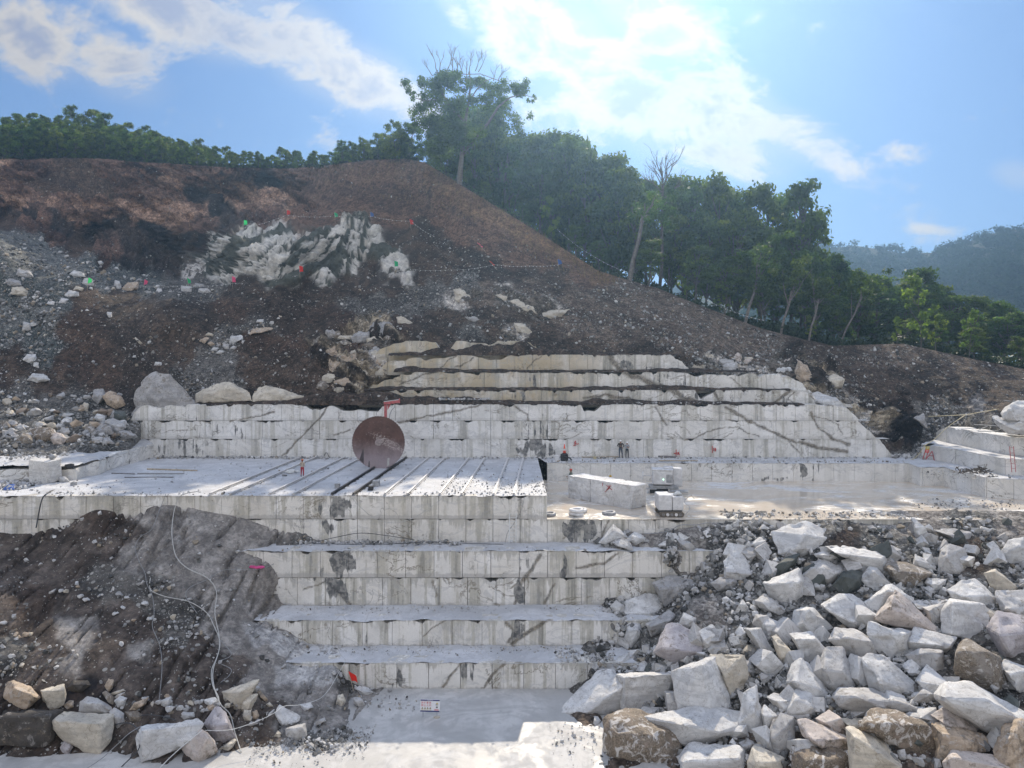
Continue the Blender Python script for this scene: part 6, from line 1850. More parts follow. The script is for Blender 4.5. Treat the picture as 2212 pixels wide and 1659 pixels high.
hill_rubble()
sheet_rubble('rubble', LSLOPE, LS_PAINT, 2, -20, 800, 1095, 1630, 26000, .32, lambda px, py, D: D < np.where(py < 1175, 55.6, np.where(py < 1310, 53.6, 60)), (4, 4, 5, 5, 2.5, 2))
sheet_rubble('rubble', RPILE, RP_PAINT, 3, 1280, 2240, 1118, 1655, 24000, .5, lambda px, py, D: D < np.where(py < 1175, 55.9, np.where(py < 1310, 53.3, 60)), (5, 6, 6, 5, .7, 2.5))


def flat_debris():
    """chips along the wall feet, the pad edges and the left pad"""
    rs = np.random.RandomState(9)
    P, S = [], []
    def line(px0, px1, D, z, n, sd, smax, sx=0.0):
        px = rs.uniform(px0, px1, n)
        d = D + rs.normal(0, 1, n) * sd
        x = (px - CX) * D / F
        s = .05 + smax * rs.uniform(0, 1, n) ** 4
        P.append(np.stack([x, d, np.full(n, z) + s * .15], -1)); S.append(s)
    line(330, 1900, 76.3, zc(H_PLAT) + .03, 1500, .5, .28)
    line(340, 700, 76.4, zc(H_PLAT) + .05, 500, .25, .4)
    line(1182, 1960, 73.6, zc(H_PLAT) + .04, 500, .5, .25)
    line(100, 1180, 56.3, zc(H_PLAT) + .03, 500, .5, .2)
    line(950, 1180, 60, zc(H_PLAT) + .03, 500, 2.4, .16)
    line(330, 1180, 66, zc(H_PLAT) + .03, 500, 5, .16)
    line(-40, 190, 70, zc(8.7), 1500, 3.5, .4)
    line(-40, 70, 59.5, zc(H_PLAT) + .04, 500, 1.6, .4)
    line(60, 240, 58.5, zc(H_PLAT) + .03, 150, 1.5, .2)
    line(600, 1330, 53.9, zc(H3) + .05, 150, 1.2, .2)
    line(620, 1000, 55.2, zc(H3) + .1, 500, .3, .35)
    line(640, 1340, 52.6, zc(H2) + .04, 320, .6, .15)
    line(690, 1330, 49.5, zc(H1) + .04, 380, .6, .16)
    line(1200, 1330, 48.6, zc(H1) + .04, 350, .9, .3)
    line(780, 900, 45.6, .03, 120, .8, .2)
    line(560, 800, 40.8, .05, 900, .9, .14)
    line(1190, 1320, 41, .04, 100, 1.2, .2)
    line(2000, 2212, 65.5, zc(H_PLAT) + .05, 200, 1.5, .25)
    line(1560, 2240, 57.0, zc(H_PAD) + .02, 900, .7, .3)
    line(1960, 2212, 61.0, zc(H_PAD) + .01, 300, 1.2, .25)
    line(1920, 2010, 77.5, zc(H_PLAT) + .1, 350, .8, .5)
    line(1280, 1560, 77.8, zc(H_U1) + .12, 250, .3, .3)
    line(950, 1060, 77.7, zc(H_U1) + .5, 300, .25, .3)
    stones('rubble', np.concatenate(P), np.concatenate(S), 9, (7, 7, 4, 1.5, 1, .3))


flat_debris()
# ------------------------------------------------------------------ woods
def leaf_cloud(clumps, n_per, size, rs, up=.35):
    """clumps: (centre, (rx, ry, rz)) -> verts, quads, random per leaf. leaves crowd the shell of each clump"""
    C = np.array([c for c, _ in clumps], float); RR = np.array([r for _, r in clumps], float)
    vol = RR.prod(1) ** (2 / 3.)
    cnt = np.maximum(12, (n_per * vol / vol.mean())).astype(int)
    idx = np.repeat(np.arange(len(C)), cnt)
    n = len(idx)
    d = rs.normal(size=(n, 3)); d /= np.linalg.norm(d, axis=1, keepdims=True)
    rad = rs.uniform(.05, 1.25, n) ** .6
    # lobes inside a clump
    lob = .45 + 1.1 * fbm(d * 1.9 + idx[:, None] * 7.1, 3, 5)
    pos = C[idx] + d * RR[idx] * (rad * lob)[:, None]
    nrm = d + rs.normal(size=(n, 3)) * .55 + np.array([0, 0, up])
    nrm /= np.linalg.norm(nrm, axis=1, keepdims=True)
    t = np.cross(nrm, rs.normal(size=(n, 3))); t /= np.linalg.norm(t, axis=1, keepdims=True) + 1e-9
    b = np.cross(nrm, t)
    s = size * rs.uniform(.6, 1.3, n)[:, None]
    V = np.stack([pos - t * s, pos + b * s * .55 - nrm * s * .12, pos + t * s - nrm * s * .3, pos - b * s * .55 - nrm * s * .12], 1).reshape(-1, 3)
    Fq = np.arange(n * 4).reshape(n, 4)
    tone = rs.normal(0, .27, len(C))
    lr = np.repeat(np.clip(rs.normal(.42, .2, n) + tone[idx], 0, 1), 4)
    return V, Fq, lr


def crown_mesh(name, clumps, n_per, size, seed, mat):
    V, Fq, lr = leaf_cloud(clumps, n_per, size, np.random.RandomState(seed))
    return np_mesh(name, V, Fq, mat, False, {'lr': lr})


def wander(p0, p1, k, amp, rg):
    pts = []
    for i in range(k + 1):
        t = i / k
        p = Vector(p0).lerp(Vector(p1), t)
        if 0 < i < k:
            p += Vector((rg.uniform(-1, 1), rg.uniform(-1, 1), rg.uniform(-.4, .4))) * amp
        pts.append(p)
    return pts


def twigs(mb, p, d, ln, r, depth, rg, spread=.55, n=5):
    """leafless branching"""
    p = Vector(p); d = Vector(d).normalized()
    k = 3
    pts = [p]
    for i in range(k):
        d = (d + Vector((rg.uniform(-1, 1), rg.uniform(-1, 1), rg.uniform(-.5, 1))) * .22).normalized()
        pts.append(pts[-1] + d * ln / k)
    mb.tube(pts, [r, r * .88, r * .75, r * .62], n, cap=False)
    if depth == 0:
        return
    for i in range(rg.choice((2, 3, 3))):
        a = rg.choice((1, 2, 3, 3))
        nd = (d + Vector((rg.uniform(-1, 1), rg.uniform(-1, 1), rg.uniform(-.15, .8))) * spread).normalized()
        twigs(mb, pts[a], nd, ln * rg.uniform(.55, .8), r * .6, depth - 1, rg, spread, max(3, n - 1))


def proto_tree(kind, seed):
    """returns (trunk mesh object data, crown mesh) about 10 m tall with its foot at the origin"""
    rg = random.Random(seed)
    H = 10.0
    clumps = []
    mb = MB()
    if kind == 'broad':
        base, rx, n = .28, 2.7, 44
    elif kind == 'tall':
        base, rx, n = .46, 2.2, 38
    elif kind == 'young':
        base, rx, n = .06, 3.7, 40
    elif kind == 'sapling':
        base, rx, n = .2, 2.8, 16
    else:
        base, rx, n = .36, 2.1, 40
    lean = Vector((rg.uniform(-.6, .6), rg.uniform(-.4, .4), 0)) * (1.4 if kind == 'tall' else 1)
    top = Vector((lean.x * 1.6, lean.y * 1.6, H * .86))
    trunk = wander((0, 0, -.6), top, 7, .16, rg)
    r0 = .17 if kind in ('broad', 'tall', 'oval') else .12
    mb.tube(trunk, [r0 * (1 - .12 * i) for i in range(8)], 7, cap=False)
    for i in range(n):
        t = (i + rg.random()) / n
        z = H * (base + (1 - base) * t)
        prof = math.sin(math.pi * min(1, .12 + .80 * t)) ** .7
        if kind == 'young':
            prof = math.sin(math.pi * min(1, .25 + .68 * t)) ** .5
        a = rg.uniform(0, 6.283) if i % 3 else i * 2.4
        rr = rx * prof * rg.uniform(.45, 1.0)
        c = Vector((math.cos(a) * rr + lean.x * 1.6 * t, math.sin(a) * rr + lean.y * 1.6 * t, z))
        q = rg.uniform(.5, 1.05) * (1.0 if kind != 'young' else 1.3)
        clumps.append((c, (q, q, q * (.5 if kind not in ('young', 'sapling') else .7))))
        if i % 4 == 0 or (kind == 'tall' and i % 2):
            zt = max(H * base * .8, z - rg.uniform(.8, 2.2))
            k = max(0, min(6, int((zt + .6) / (top.z + .6) * 7)))
            mb.tube(wander(trunk[k], c, 3, .2, rg), [.075, .06, .045, .03], 5, cap=False)
    clumps.append((Vector((lean.x * 1.7, lean.y * 1.7, H * .94)), (.85, .85, .8)))
    return mb, clumps


TREE_PROTO = {}


def make_protos():
    spec = {'broad': (3, 115, .17, 'leaf'), 'tall': (3, 105, .17, 'leaf'), 'oval': (3, 115, .17, 'leaf'), 'young': (4, 140, .24, 'leaf_young'), 'sapling': (2, 60, .28, 'leaf_light'), 'dim': (2, 110, .20, 'leaf')}
    for kind, (k, n_per, size, mat) in spec.items():
        for i in range(k):
            sd_ = hash_seed(kind) + i
            mb, clumps = proto_tree('broad' if kind == 'dim' else kind, sd_)
            bmesh.ops.recalc_face_normals(mb.bm, faces=mb.bm.faces)
            tm = bpy.data.meshes.new('trunk')
            mb.bm.to_mesh(tm); mb.bm.free()
            tm.materials.append(M['bark_pale'] if i % 2 else M['bark'])
            tm.polygons.foreach_set('use_smooth', [True] * len(tm.polygons))
            cm = crown_mesh('crown', clumps, n_per, size, sd_, M[mat])
            TREE_PROTO.setdefault(kind, []).append((tm, cm))


def hash_seed(s):
    return sum(ord(c) * (i + 3) for i, c in enumerate(s)) % 9973


make_protos()


def plant(kind, i, p, h, wid, rz, label, group, name='tree'):
    tm, cm = TREE_PROTO[kind][i % len(TREE_PROTO[kind])]
    t = empty(name, p, rz)
    t.scale = (h / 10 * wid, h / 10 * wid, h / 10)
    new_obj('trunk', tm, t)
    new_obj('crown', cm, t)
    return tag(t, label, 'tree', group)


def woods():
    rg = random.Random(77)
    # young plantation above the brown cliff
    rows = [('front row', .9, 0, 905, 30), ('second row', 4.5, 0, 660, 20), ('third row', 9.0, 0, 540, 17), ('fourth row', 14.5, 0, 450, 14), ('top row', 21.0, 0, 400, 13), ('hedge on the saddle', 2.4, 545, 905, 26)]
    for nm, back, a, b, n in rows:
        for i in range(n):
            px = a + (b - a) * (i + .5 + rg.uniform(-.25, .25)) / n - 8
            p = crest_point(px, back + rg.uniform(-.8, 1.2))
            h = rg.choice((.75, .9, 1, 1, 1.1, 1.3)) * rg.uniform(.9, 1.1) * interp(px, [(0, 4.9), (300, 4.6), (450, 3.6), (560, 2.9), (690, 2.5), (760, 2.9), (850, 4.4), (900, 5.0)])
            lab = 'young leafy tree in the ' + nm.replace('hedge on the saddle', 'back hedge') + ' above the brown cliff, ' + ORD[i] + ' from the left'
            plant('young', rg.randrange(4), p, h, rg.uniform(.85, 1.1), rg.uniform(0, 6), lab, 'young trees above the brown cliff')
    # the wood on the right shoulder
    SKY = [(900, 290), (930, 260), (960, 240), (1080, 215), (1140, 262), (1165, 300), (1180, 275), (1215, 268), (1262, 290), (1300, 325), (1340, 345), (1390, 350), (1420, 360), (1500, 372), (1560, 372), (1610, 398), (1650, 400), (1700, 410), (1735, 460), (1775, 520), (1800, 548), (1850, 552), (1900, 585), (1960, 600), (1990, 580), (2030, 620), (2080, 645), (2150, 640), (2260, 655)]
    rows = [('front edge', 2.4, 1010, 2230, 14, (.34, .56)), ('second rank', 16.0, 930, 2230, 25, (.66, .92)), ('third rank', 21.0, 940, 2200, 22, (.85, 1.02)), ('rear', 28.0, 960, 2230, 21, (.82, 1.0))]
    for ri, (nm, back, a, b, n, (f0, f1)) in enumerate(rows):
        for i in range(n):
            px = a + (b - a) * (i + .5 + rg.uniform(-.35, .35)) / n
            p = crest_point(px, back + rg.uniform(-1.2, 1.2) + (5 if px < 1330 and ri else 0))
            pxt = CX + p.x * F / p.y
            zt = CZ - (interp(pxt, SKY) - HY) * p.y / F
            h = max(3.0, (zt - p.z) * rg.uniform(f0, f1))
            if ri == 0 and px < 1330:
                h *= .55
            kind = rg.choice(('broad', 'oval', 'tall', 'broad')) if ri else rg.choice(('tall', 'oval', 'tall', 'broad'))
            if ri == 3:
                kind = 'dim'
            if px > 1450 and ri == 1:
                h *= .86
            wid = rg.uniform(.85, 1.15) * min(1.35, max(.75, 12.5 / h))
            lab = {'tall': 'slender high-crowned tree', 'broad': 'full-crowned green tree', 'oval': 'oval-crowned green tree', 'dim': 'dark green tree'}[kind] + ' at the ' + nm + ' of the wood, ' + ORD[i] + ' from the left'
            plant(kind, rg.randrange(3), p, h, wid, rg.uniform(0, 6), lab, 'trees of the wood on the right shoulder')
    for px, back, h, lab in [(1935, 1.0, 3.6, 'low pale green sapling at the wood edge, left of the vine-clad stem'), (1990, .8, 9.0, 'slim light green tree wrapped in vines at the wood edge'), (2020, 1.2, 4.6, 'pale green sapling with spreading tiers right of the vine-clad tree'),
                             (2090, 1.2, 6.0, 'light green young tree near the right end of the wood edge'), (1190, 1.6, 6.5, 'light feathery green tree before the dark wood under the skyline gap'), (1480, 1.4, 6.0, 'yellow-green sapling beside the pale thick trunk'), (1560, 1.4, 4.5, 'small yellow-green sapling right of the one by the thick trunk'), (1750, 1.2, 3.2, 'low bright bush-like sapling on the bend of the wood edge')]:
        plant('sapling', int(px) % 2, crest_point(px, back), h, rg.uniform(.7, 1.0), rg.uniform(0, 6), lab, 'saplings at the wood edge')


woods()


def big_tree():
    """the old tree on the brow: crown lobes, thick forked stem and a dead top"""
    sc = 2042 / 800.0
    D0 = 114.0
    foot = crest_point(985, 1.2)
    t = empty('tall_tree', foot)
    rg = random.Random(5)
    def q(x, y, d=0.0):
        return at((1500 + x / sc) * KP, (150 + y / sc) * KP, D0 + d) - foot
    lobes = [(270, 500, 62), (300, 560, 45), (430, 430, 70), (600, 400, 95), (700, 390, 105), (770, 400, 60), (560, 520, 120), (680, 540, 120), (500, 650, 130), (420, 780, 110), (340, 850, 60), (560, 780, 150), (700, 680, 150), (640, 900, 160), (800, 850, 150),
             (900, 470, 85), (1000, 430, 85), (1100, 500, 85), (900, 610, 85), (1050, 620, 110), (1180, 560, 95), (1300, 470, 85), (1420, 470, 80), (1380, 560, 85), (1530, 600, 42), (1150, 700, 140), (1300, 690, 120), (1000, 800, 150), (1150, 860, 150), (1350, 830, 140), (1450, 760, 90),
             (900, 960, 140), (1100, 1000, 140), (700, 1030, 120), (520, 960, 90), (560, 1130, 90), (1300, 1000, 130), (1420, 960, 110), (620, 1200, 70)]
    m = KP / sc * D0 / F
    cl = []
    far = []
    for x, y, r in lobes:
        for k in range(5):
            if x > 960 and y > 640:
                k_ = (D0 + 19) / D0
                rr = r * m * k_ * rg.uniform(.32, .6)
                far.append((q(x + rg.gauss(0, .5) * r, y + rg.gauss(0, .5) * r, 19 + rg.uniform(-2, 2)), (rr, rr, rr * .8)))
                continue
            rr = r * m * rg.uniform(.42, .78)
            c = q(x + rg.gauss(0, .5) * r, y + rg.gauss(0, .5) * r, rg.uniform(-2.6, 2.6))
            cl.append((c, (rr, rr, rr * .8)))
    V, Fq, lr = leaf_cloud(cl, 230, .17, np.random.RandomState(8))
    new_obj('crown', np_mesh('crown', V, Fq, M['leaf'], False, {'lr': lr}), t)
    f2 = crest_point(1085, 20)
    t2 = empty('tree', f2)
    V, Fq, lr = leaf_cloud([(c + foot - f2, r) for c, r in far], 105, .19, np.random.RandomState(18))
    new_obj('crown', np_mesh('crown', V, Fq, M['leaf'], False, {'lr': lr}), t2)
    mb = MB()
    mb.tube([Vector((0, 0, -.6)), Vector((.4, 0, 5)), Vector((.2, 0, 10)), Vector((.8, 0, 15))], [.3, .25, .2, .12], 8, cap=False)
    mb.build('trunk', M['bark'], t2, True)
    tag(t2, 'massive green tree right behind the tallest old tree', 'tree', 'trees of the wood on the right shoulder')
    mb = MB()
    mb.tube([q(785, 1520, 0), q(800, 1300, 0), q(822, 1100, 0), q(845, 850, .3), q(880, 650, .5), q(900, 480, .3), q(890, 330, 0)], [.46, .38, .33, .24, .19, .13, .07], 10, cap=False)
    mb.tube([q(815, 1180, 0), q(900, 1060, -.6), q(1080, 850, -1.2), q(1180, 690, -1.4), q(1290, 600, -1), q(1420, 560, -.8), q(1530, 600, -.6)], [.27, .23, .2, .15, .11, .07, .04], 8, cap=False)
    mb.tube([q(845, 850, .3), q(700, 700, .8), q(600, 520, .8), q(570, 330, .5)], [.18, .14, .1, .06], 7, cap=False)
    mb.tube([q(880, 650, .5), q(960, 520, .2), q(1050, 430, -.2), q(1140, 400, -.2)], [.12, .1, .07, .05], 6, cap=False)
    mb.tube([q(600, 620, .6), q(440, 630, .3), q(340, 600, 0), q(280, 520, 0)], [.11, .08, .06, .04], 6, cap=False)
    mb.build('trunk', M['bark_pale'], t, True)
    dead = MB()
    dead.tube([q(545, 345), q(700, 350), q(870, 365), q(1000, 360), q(1190, 430)], .06, 5, cap=False)
    mb = dead
    for x, y, dx, ln in [(560, 330, -.5, 1.9), (590, 320, .0, 1.8), (660, 335, .25, 1.9), (720, 340, .1, 1.7), (760, 330, .4, 1.3), (820, 350, -.2, 1.5), (880, 360, .05, 1.8), (950, 330, .1, 1.6), (980, 340, .4, 1.6), (1130, 430, .1, 1.5), (1180, 420, .5, 1.6), (520, 380, -.8, 1.3), (860, 420, -.1, 1.4)]:
        twigs(mb, q(x, y, rg.uniform(-1, 1)), (dx, rg.uniform(-.3, .3), 1), ln, .075, 3, rg, .62)
    mb.build('dead_branches', M['bark_pale'], t)
    tag(t, 'tallest old tree on the brow with bare dead twigs at its top', 'tree', 'trees of the wood on the right shoulder')
    # leafless tree rising out of the wood
    f = crest_point(1420, 6)
    b = empty('bare_tree', f)
    mb = MB()
    top = at(1432, 400, f.y) - f
    mb.tube([Vector((0, 0, -.5)), top * .35 + Vector((.3, 0, 0)), top * .7, top], [.26, .22, .18, .14], 8, cap=False)
    rg = random.Random(9)
    for dx, ln in [(-.5, 2.6), (-.2, 3.0), (.1, 3.2), (.45, 3.0), (.8, 2.6), (.0, 2.6), (.6, 2.4)]:
        twigs(mb, top * rg.uniform(.86, 1.0), (dx, rg.uniform(-.4, .4), 1), ln, .10, 3, rg, .6)
    mb.build('trunk', M['bark'], b)
    tag(b, 'leafless reddish tree rising above the middle of the wood', 'tree', 'trees of the wood on the right shoulder')
    # conspicuous thick pale stems at the wood edge
    for (x0, y0), (x1, y1), (xc, yc, rc), r, lab in [((1358, 606), (1388, 470), (1415, 445, 46), .36, 'leaning tree with a thick pale stem in the middle of the wood edge'),
                                                    ((1605, 694), (1640, 590), (1650, 555, 48), .22, 'tree with a pale forked stem at the right of the wood edge'),
                                                    ((1682, 716), (1710, 628), (1722, 598, 42), .17, 'tree with a pale leaning stem, next right of the forked one'),
                                                    ((1742, 738), (1768, 645), (1780, 620, 38), .15, 'tree with twin pale stems near the bend of the wood edge'),
                                                    ((1806, 742), (1862, 640), (1872, 622, 38), .14, 'tree leaning right with a long pale stem past the bend of the wood edge')]:
        f = crest_point(x0, .6)
        tr = empty('tree', f)
        mb = MB()
        a = at(x1, y1, f.y + .5) - f
        mb.tube([Vector((0, 0, -.6)), a * .33, a * .66 + Vector((.15, 0, 0)), a], [r, r * .86, r * .76, r * .62], 9, cap=False)
        cc = at(xc, yc, f.y + 1) - f
        for k in range(4):
            mb.tube(wander(a * rg.uniform(.55, .98), cc + Vector((rg.uniform(-2, 2), rg.uniform(-1.5, 1.5), rg.uniform(-.5, 2))), 3, .2, rg), [r * .45, r * .35, r * .25, r * .15], 6, cap=False)
        mb.build('trunk', M['bark_pale'], tr, True)
        R0 = rc * f.y / F
        cl = [(cc + Vector((rg.gauss(0, .6), rg.gauss(0, .5), rg.gauss(.1, .5))) * R0, (R0 * .3, R0 * .3, R0 * .22)) for k in range(24)]
        V, Fq, lr = leaf_cloud(cl, 85, .18, np.random.RandomState(int(x0)))
        new_obj('crown', np_mesh('crown', V, Fq, M['leaf'], False, {'lr': lr}), tr)
        tag(tr, lab, 'tree', 'trees of the wood on the right shoulder')


big_tree()


def cover():
    """undergrowth under the wood, dry grass on the scrub slope"""
    rs = np.random.RandomState(3)
    cl = []
    for k in range(620):
        px = rs.uniform(900, 2440)
        if 1140 < px < 1275 and rs.rand() < .45:
            continue
        p = crest_point(px, rs.uniform(.9, 16))
        r = rs.uniform(.5, 1.25)
        cl.append((np.array(p) + (0, 0, r * .5), (r * 1.3, r * 1.2, r)))
    for k in range(420):
        px = rs.uniform(-30, 905)
        p = crest_point(px, rs.uniform(.2, 4))
        r = rs.uniform(.3, .7)
        cl.append((np.array(p) + (0, 0, r * .4), (r * 1.4, r * 1.2, r)))
    V, Fq, lr = leaf_cloud(cl, 46, .27, rs)
    tag(new_obj('undergrowth', np_mesh('undergrowth', V, Fq, M['leaf_dark'], False, {'lr': lr})), kind='stuff')
    n = 26000
    px = rs.uniform(640, 1330, n); t = rs.uniform(.2, 1.0, n)
    i = np.clip(np.searchsorted(HILL_US, px), 0, len(HILL_US) - 1)
    j = np.clip((t * (HILL_NV - 1)).astype(int), 0, HILL_NV - 1)
    P = HILL_G[j, i]
    py = HILL_YB[i] * (1 - t) + HILL_YT[i] * t
    up = HILL_YT[i]
    lim = interp(px, [(640, 20), (760, 60), (880, 110), (1000, 90), (1150, 70), (1330, 20)])
    d = py - up
    pr = np.where(d < 16, 1.0, np.where(d < lim, .32, 0.0)) * (fbm(P * .3, 3, 3) > .42)
    keep = rs.uniform(0, 1, n) < pr
    P = P[keep] + rs.normal(0, .12, (keep.sum(), 3)) * (1, 1, 0)
    m = len(P)
    h = rs.uniform(.25, .85, m)[:, None]
    a = rs.uniform(0, 6.28, m)
    w = np.stack([np.cos(a), np.sin(a), 0 * a], -1) * .035
    lean = rs.normal(0, .22, (m, 3)) * (1, 1, 0) * h
    V = np.stack([P - w, P + w, P + lean + np.array([0, 0, 1]) * h], 1).reshape(-1, 3)
    lr = np.repeat(rs.uniform(0, 1, m), 3)
    tag(new_obj('dry_grass', np_mesh('dry_grass', V, np.arange(m * 3).reshape(m, 3), M['grass'], False, {'lr': lr})), kind='stuff')


cover()


def far_hills():
    us = np.arange(1500, 2900, 14.0)
    ridge = interp(us, [(1500, 520), (1790, 536), (1850, 531), (1950, 547), (2020, 546), (2060, 530), (2110, 516), (2160, 500), (2212, 494), (2400, 450), (2900, 440)])
    rows = np.linspace(0, 1, 40)
    PY = 760 * (1 - rows[:, None]) + ridge[None] * rows[:, None]
    PX = np.repeat(us[None], 40, 0)
    D = 300 + 210 * rows[:, None] ** 1.1 + 0 * PX - 70 * smooth(1950, 2250, PX) * smooth(.1, .8, rows)[:, None]
    G = atn(PX, PY, D)
    G[..., 2] += (fbm(G * .02, 4, 3) - .5) * 10 * smooth(1.0, .8, rows)[:, None]
    back = G[-1].copy(); back[:, 1] += 90; back[:, 2] -= 30
    G2 = np.concatenate([G, back[None]], 0)
    me = np_mesh('hills', G2.reshape(-1, 3), grid_faces(len(us), 41), M['ground'], True, {'stone': np.zeros(G2[..., 0].size)}, np.tile((.03, .04, .022), (G2[..., 0].size, 1)))
    tag(new_obj('hills', me), kind='structure')
    rs = np.random.RandomState(6)
    cl = []
    for k in range(2700):
        i = rs.randint(8, len(us) - 20); j = rs.randint(2, 40)
        p = G[j, i] + rs.normal(0, 2.0, 3) * (1, 1, 0)
        r = rs.uniform(2.0, 4.2)
        cl.append((p + (0, 0, r * .6), (r, r, r * .8)))
    V, Fq, lr = leaf_cloud(cl, 60, .85, rs)
    tag(new_obj('woods', np_mesh('woods', V, Fq, M['leaf_far_shade'], False, {'lr': lr})), kind='stuff')


far_hills()
# ------------------------------------------------------------------ flags and bunting
def flag(colour, foot, h, w, hh, label, lean=0.0, fallen=False, seed=0):
    t = empty('flag', foot)
    rg = random.Random(seed)
    tip = Vector((math.sin(lean) * h, 0, math.cos(lean) * h))
    mb = MB()
    mb.tube([Vector((0, 0, -.3)), tip], .018, 6)
    mb.build('pole', M['timber'], t)
    d = tip.normalized()
    side = Vector((1, -.25, -.15)) if not fallen else Vector((.9, -.4, -.5))
    side.normalize()
    n, k = 9, 8
    V = []
    for j in range(k):
        for i in range(n):
            u, v = i / (n - 1), j / (k - 1)
            p = tip - d * (v * hh * (1 - .35 * u)) + side * (u * w) + Vector((0, math.sin(u * 7 + v * 2 + seed) * .06 * u, -.22 * w * u * u - .1 * u * math.sin(v * 5 + seed)))
            V.append(p)
    me = np_mesh('cloth', np.array(V), grid_faces(n, k), M['flag_' + colour], True, {'lr': np.array([rg.random() * .4 + .3 for _ in V])})
    new_obj('cloth', me, t)
    return tag(t, label, 'flag', 'marker flags on the hillside')


for i, (px, py, c, lb, ln, fa) in enumerate([
    (192, 626, 'green', 'green flag at the left end of the brow, beside a white block', .1, 0),
    (313, 626, 'pink', 'pink and purple flag beside the tan boulder on the brow', .12, 0),
    (408, 622, 'green', 'small green flag on the brow above the pale block', -.25, 0),
    (505, 622, 'pink', 'pink flag at the foot of the marble outcrop', -.1, 0),
    (640, 614, 'red', 'red flag drooping in front of the marble outcrop', -.1, 0),
    (527, 500, 'green', 'green flag on the upper left end of the marble outcrop', .06, 0),
    (622, 489, 'red', 'red flag on the top edge of the marble outcrop', .0, 0),
    (724, 482, 'green', 'narrow green flag high on the brown slope behind the outcrop', -.12, 0),
    (800, 480, 'blue', 'blue flag above the right end of the marble outcrop', -.15, 0),
    (887, 496, 'red', 'red flag on the earth right of the marble outcrop', -.2, 0),
    (853, 590, 'green', 'green flag against the white nose of the marble outcrop', -.1, 0),
    (1046, 541, 'pink', 'pink flag lying over on the brown earth slope', -.9, 1),
    (1072, 581, 'red', 'dark red flag lying over on the flag line', -.85, 1),
    (1206, 586, 'blue', 'blue flag at the right end of the flag line, near the wood', -.2, 0),
]):
    p = hill_point(px, py) + Vector((0, -.5, .1))
    flag(c, p, 1.35 if not fa else 1.5, .55, .8, lb, ln, bool(fa), i)
p = at(764, 1482, 46.3)
flag('red', p, 1.0, .5, .65, 'red flag at the foot of the lowest step, beside the smooth oval rock', -.35, False, 40)


def bunting(pts, label, n_pen):
    t = empty('bunting', pts[0])
    base = Vector(pts[0])
    P = []
    for a, b in zip(pts[:-1], pts[1:]):
        for k in range(8):
            f = k / 8
            q = Vector(a).lerp(Vector(b), f)
            q.z -= math.sin(f * math.pi) * .06 * (Vector(b) - Vector(a)).length * .5
            P.append(q - base)
    P.append(Vector(pts[-1]) - base)
    mb = MB()
    mb.tube(P, .009, 4)
    k = 0
    for i in range(n_pen):
        f = (i + .5) / n_pen * (len(P) - 1)
        q = P[int(f)].lerp(P[min(int(f) + 1, len(P) - 1)], f - int(f))
        mb.poly([q + Vector((-.06, 0, 0)), q + Vector((.06, 0, 0)), q + Vector((.02, -.03, -.14))], (0, .006, 0))
    o = mb.build('bunting', M['rope'], None)
    o.location = base
    bpy.data.objects.remove(t)
    return tag(o, label, 'bunting')


def hp(px, py, up=.9):
    return hill_point(px, py) + Vector((0, -.6, up))


bunting([hp(527, 497), hp(622, 489, .7), hp(724, 482), hp(800, 482), hp(887, 494), hp(940, 520, .4)], 'string of tiny pennants along the top of the marble outcrop', 46)
bunting([hp(870, 592, .6), hp(960, 590, .5), hp(1070, 584, .6), hp(1140, 588, .5), hp(1206, 586, .7)], 'string of tiny pennants along the lower flag line under the wood', 34)
bunting([hp(192, 628, .7), hp(313, 628, .6), hp(408, 625, .6), hp(505, 625, .6), hp(640, 616, .6)], 'string of tiny pennants along the stony brow on the left', 40)
bunting([crest_point(1200, .3) + Vector((0, -.4, 2.2)), crest_point(1280, .3) + Vector((0, -.4, 1.6)), crest_point(1350, .3) + Vector((0, -.4, 1.0))], 'string of tiny pennants slanting down before the dark wood', 16)
bunting([crest_point(1520, .0) + Vector((0, -.4, 1.0)), crest_point(1590, .0) + Vector((0, -.4, .8)), crest_point(1650, .0) + Vector((0, -.4, 1.1))], 'short string of orange-white pennants on the crest of the gravel slope', 14)


# ------------------------------------------------------------------ rails
def rail_track(px_l, px_r, dark, y1, label, first=False):
    D0 = 55.75
    XL, XR = X_of(px_l, 55.8), X_of(px_r, 55.8)
    g = XR - XL
    z = zc(H_PLAT) + .03
    L = y1 - D0
    t = empty('rail_track', ((XL + XR) / 2, D0, z), -math.atan(.050))
    mat = M['rail_dark'] if dark else M['rail_dust']
    for sx in (-1, 1):
        mb = MB()
        x = sx * g / 2
        mb.box((x, L / 2, .035), (.24, L, .03)).box((x, L / 2, .09), (.05, L, .08)).box((x, L / 2, .15), (.16, L, .05), bevel=.01)
        mb.build('rail', mat, t)
    rg = random.Random(int(px_l))
    n = int(L / (1.05 if dark else 1.5))
    for k in range(n):
        for sx in (-1, 1):
            if rg.random() < (.1 if dark else .55):
                continue
            mb = MB()
            mb.box((sx * g / 2 + rg.uniform(-.05, .05), (k + .5 + rg.uniform(-.1, .1)) * L / n, .0), (.42, .16, .08), bevel=.01)
            mb.build('sleeper', M['wood_dark'] if dark else M['steel'], t)
    return tag(t, label, 'rail track', 'rail tracks laid across the working floor')


rail_track(453, 498, False, 76.2, 'dusty pair of rails furthest left, behind the worker in red trousers')
rail_track(582, 635, False, 76.4, 'pale pair of rails next left of the saw blade track')
rail_track(717, 764, True, 76.4, 'black oily pair of rails carrying the great saw blade')
rail_track(831, 880, False, 76.0, 'pale pair of rails next right of the saw blade track')
rail_track(950, 997, False, 75.8, 'pale pair of rails in the middle of the sunlit end of the floor')
rail_track(1066, 1110, False, 75.5, 'faint pair of rails nearest the right edge of the floor')


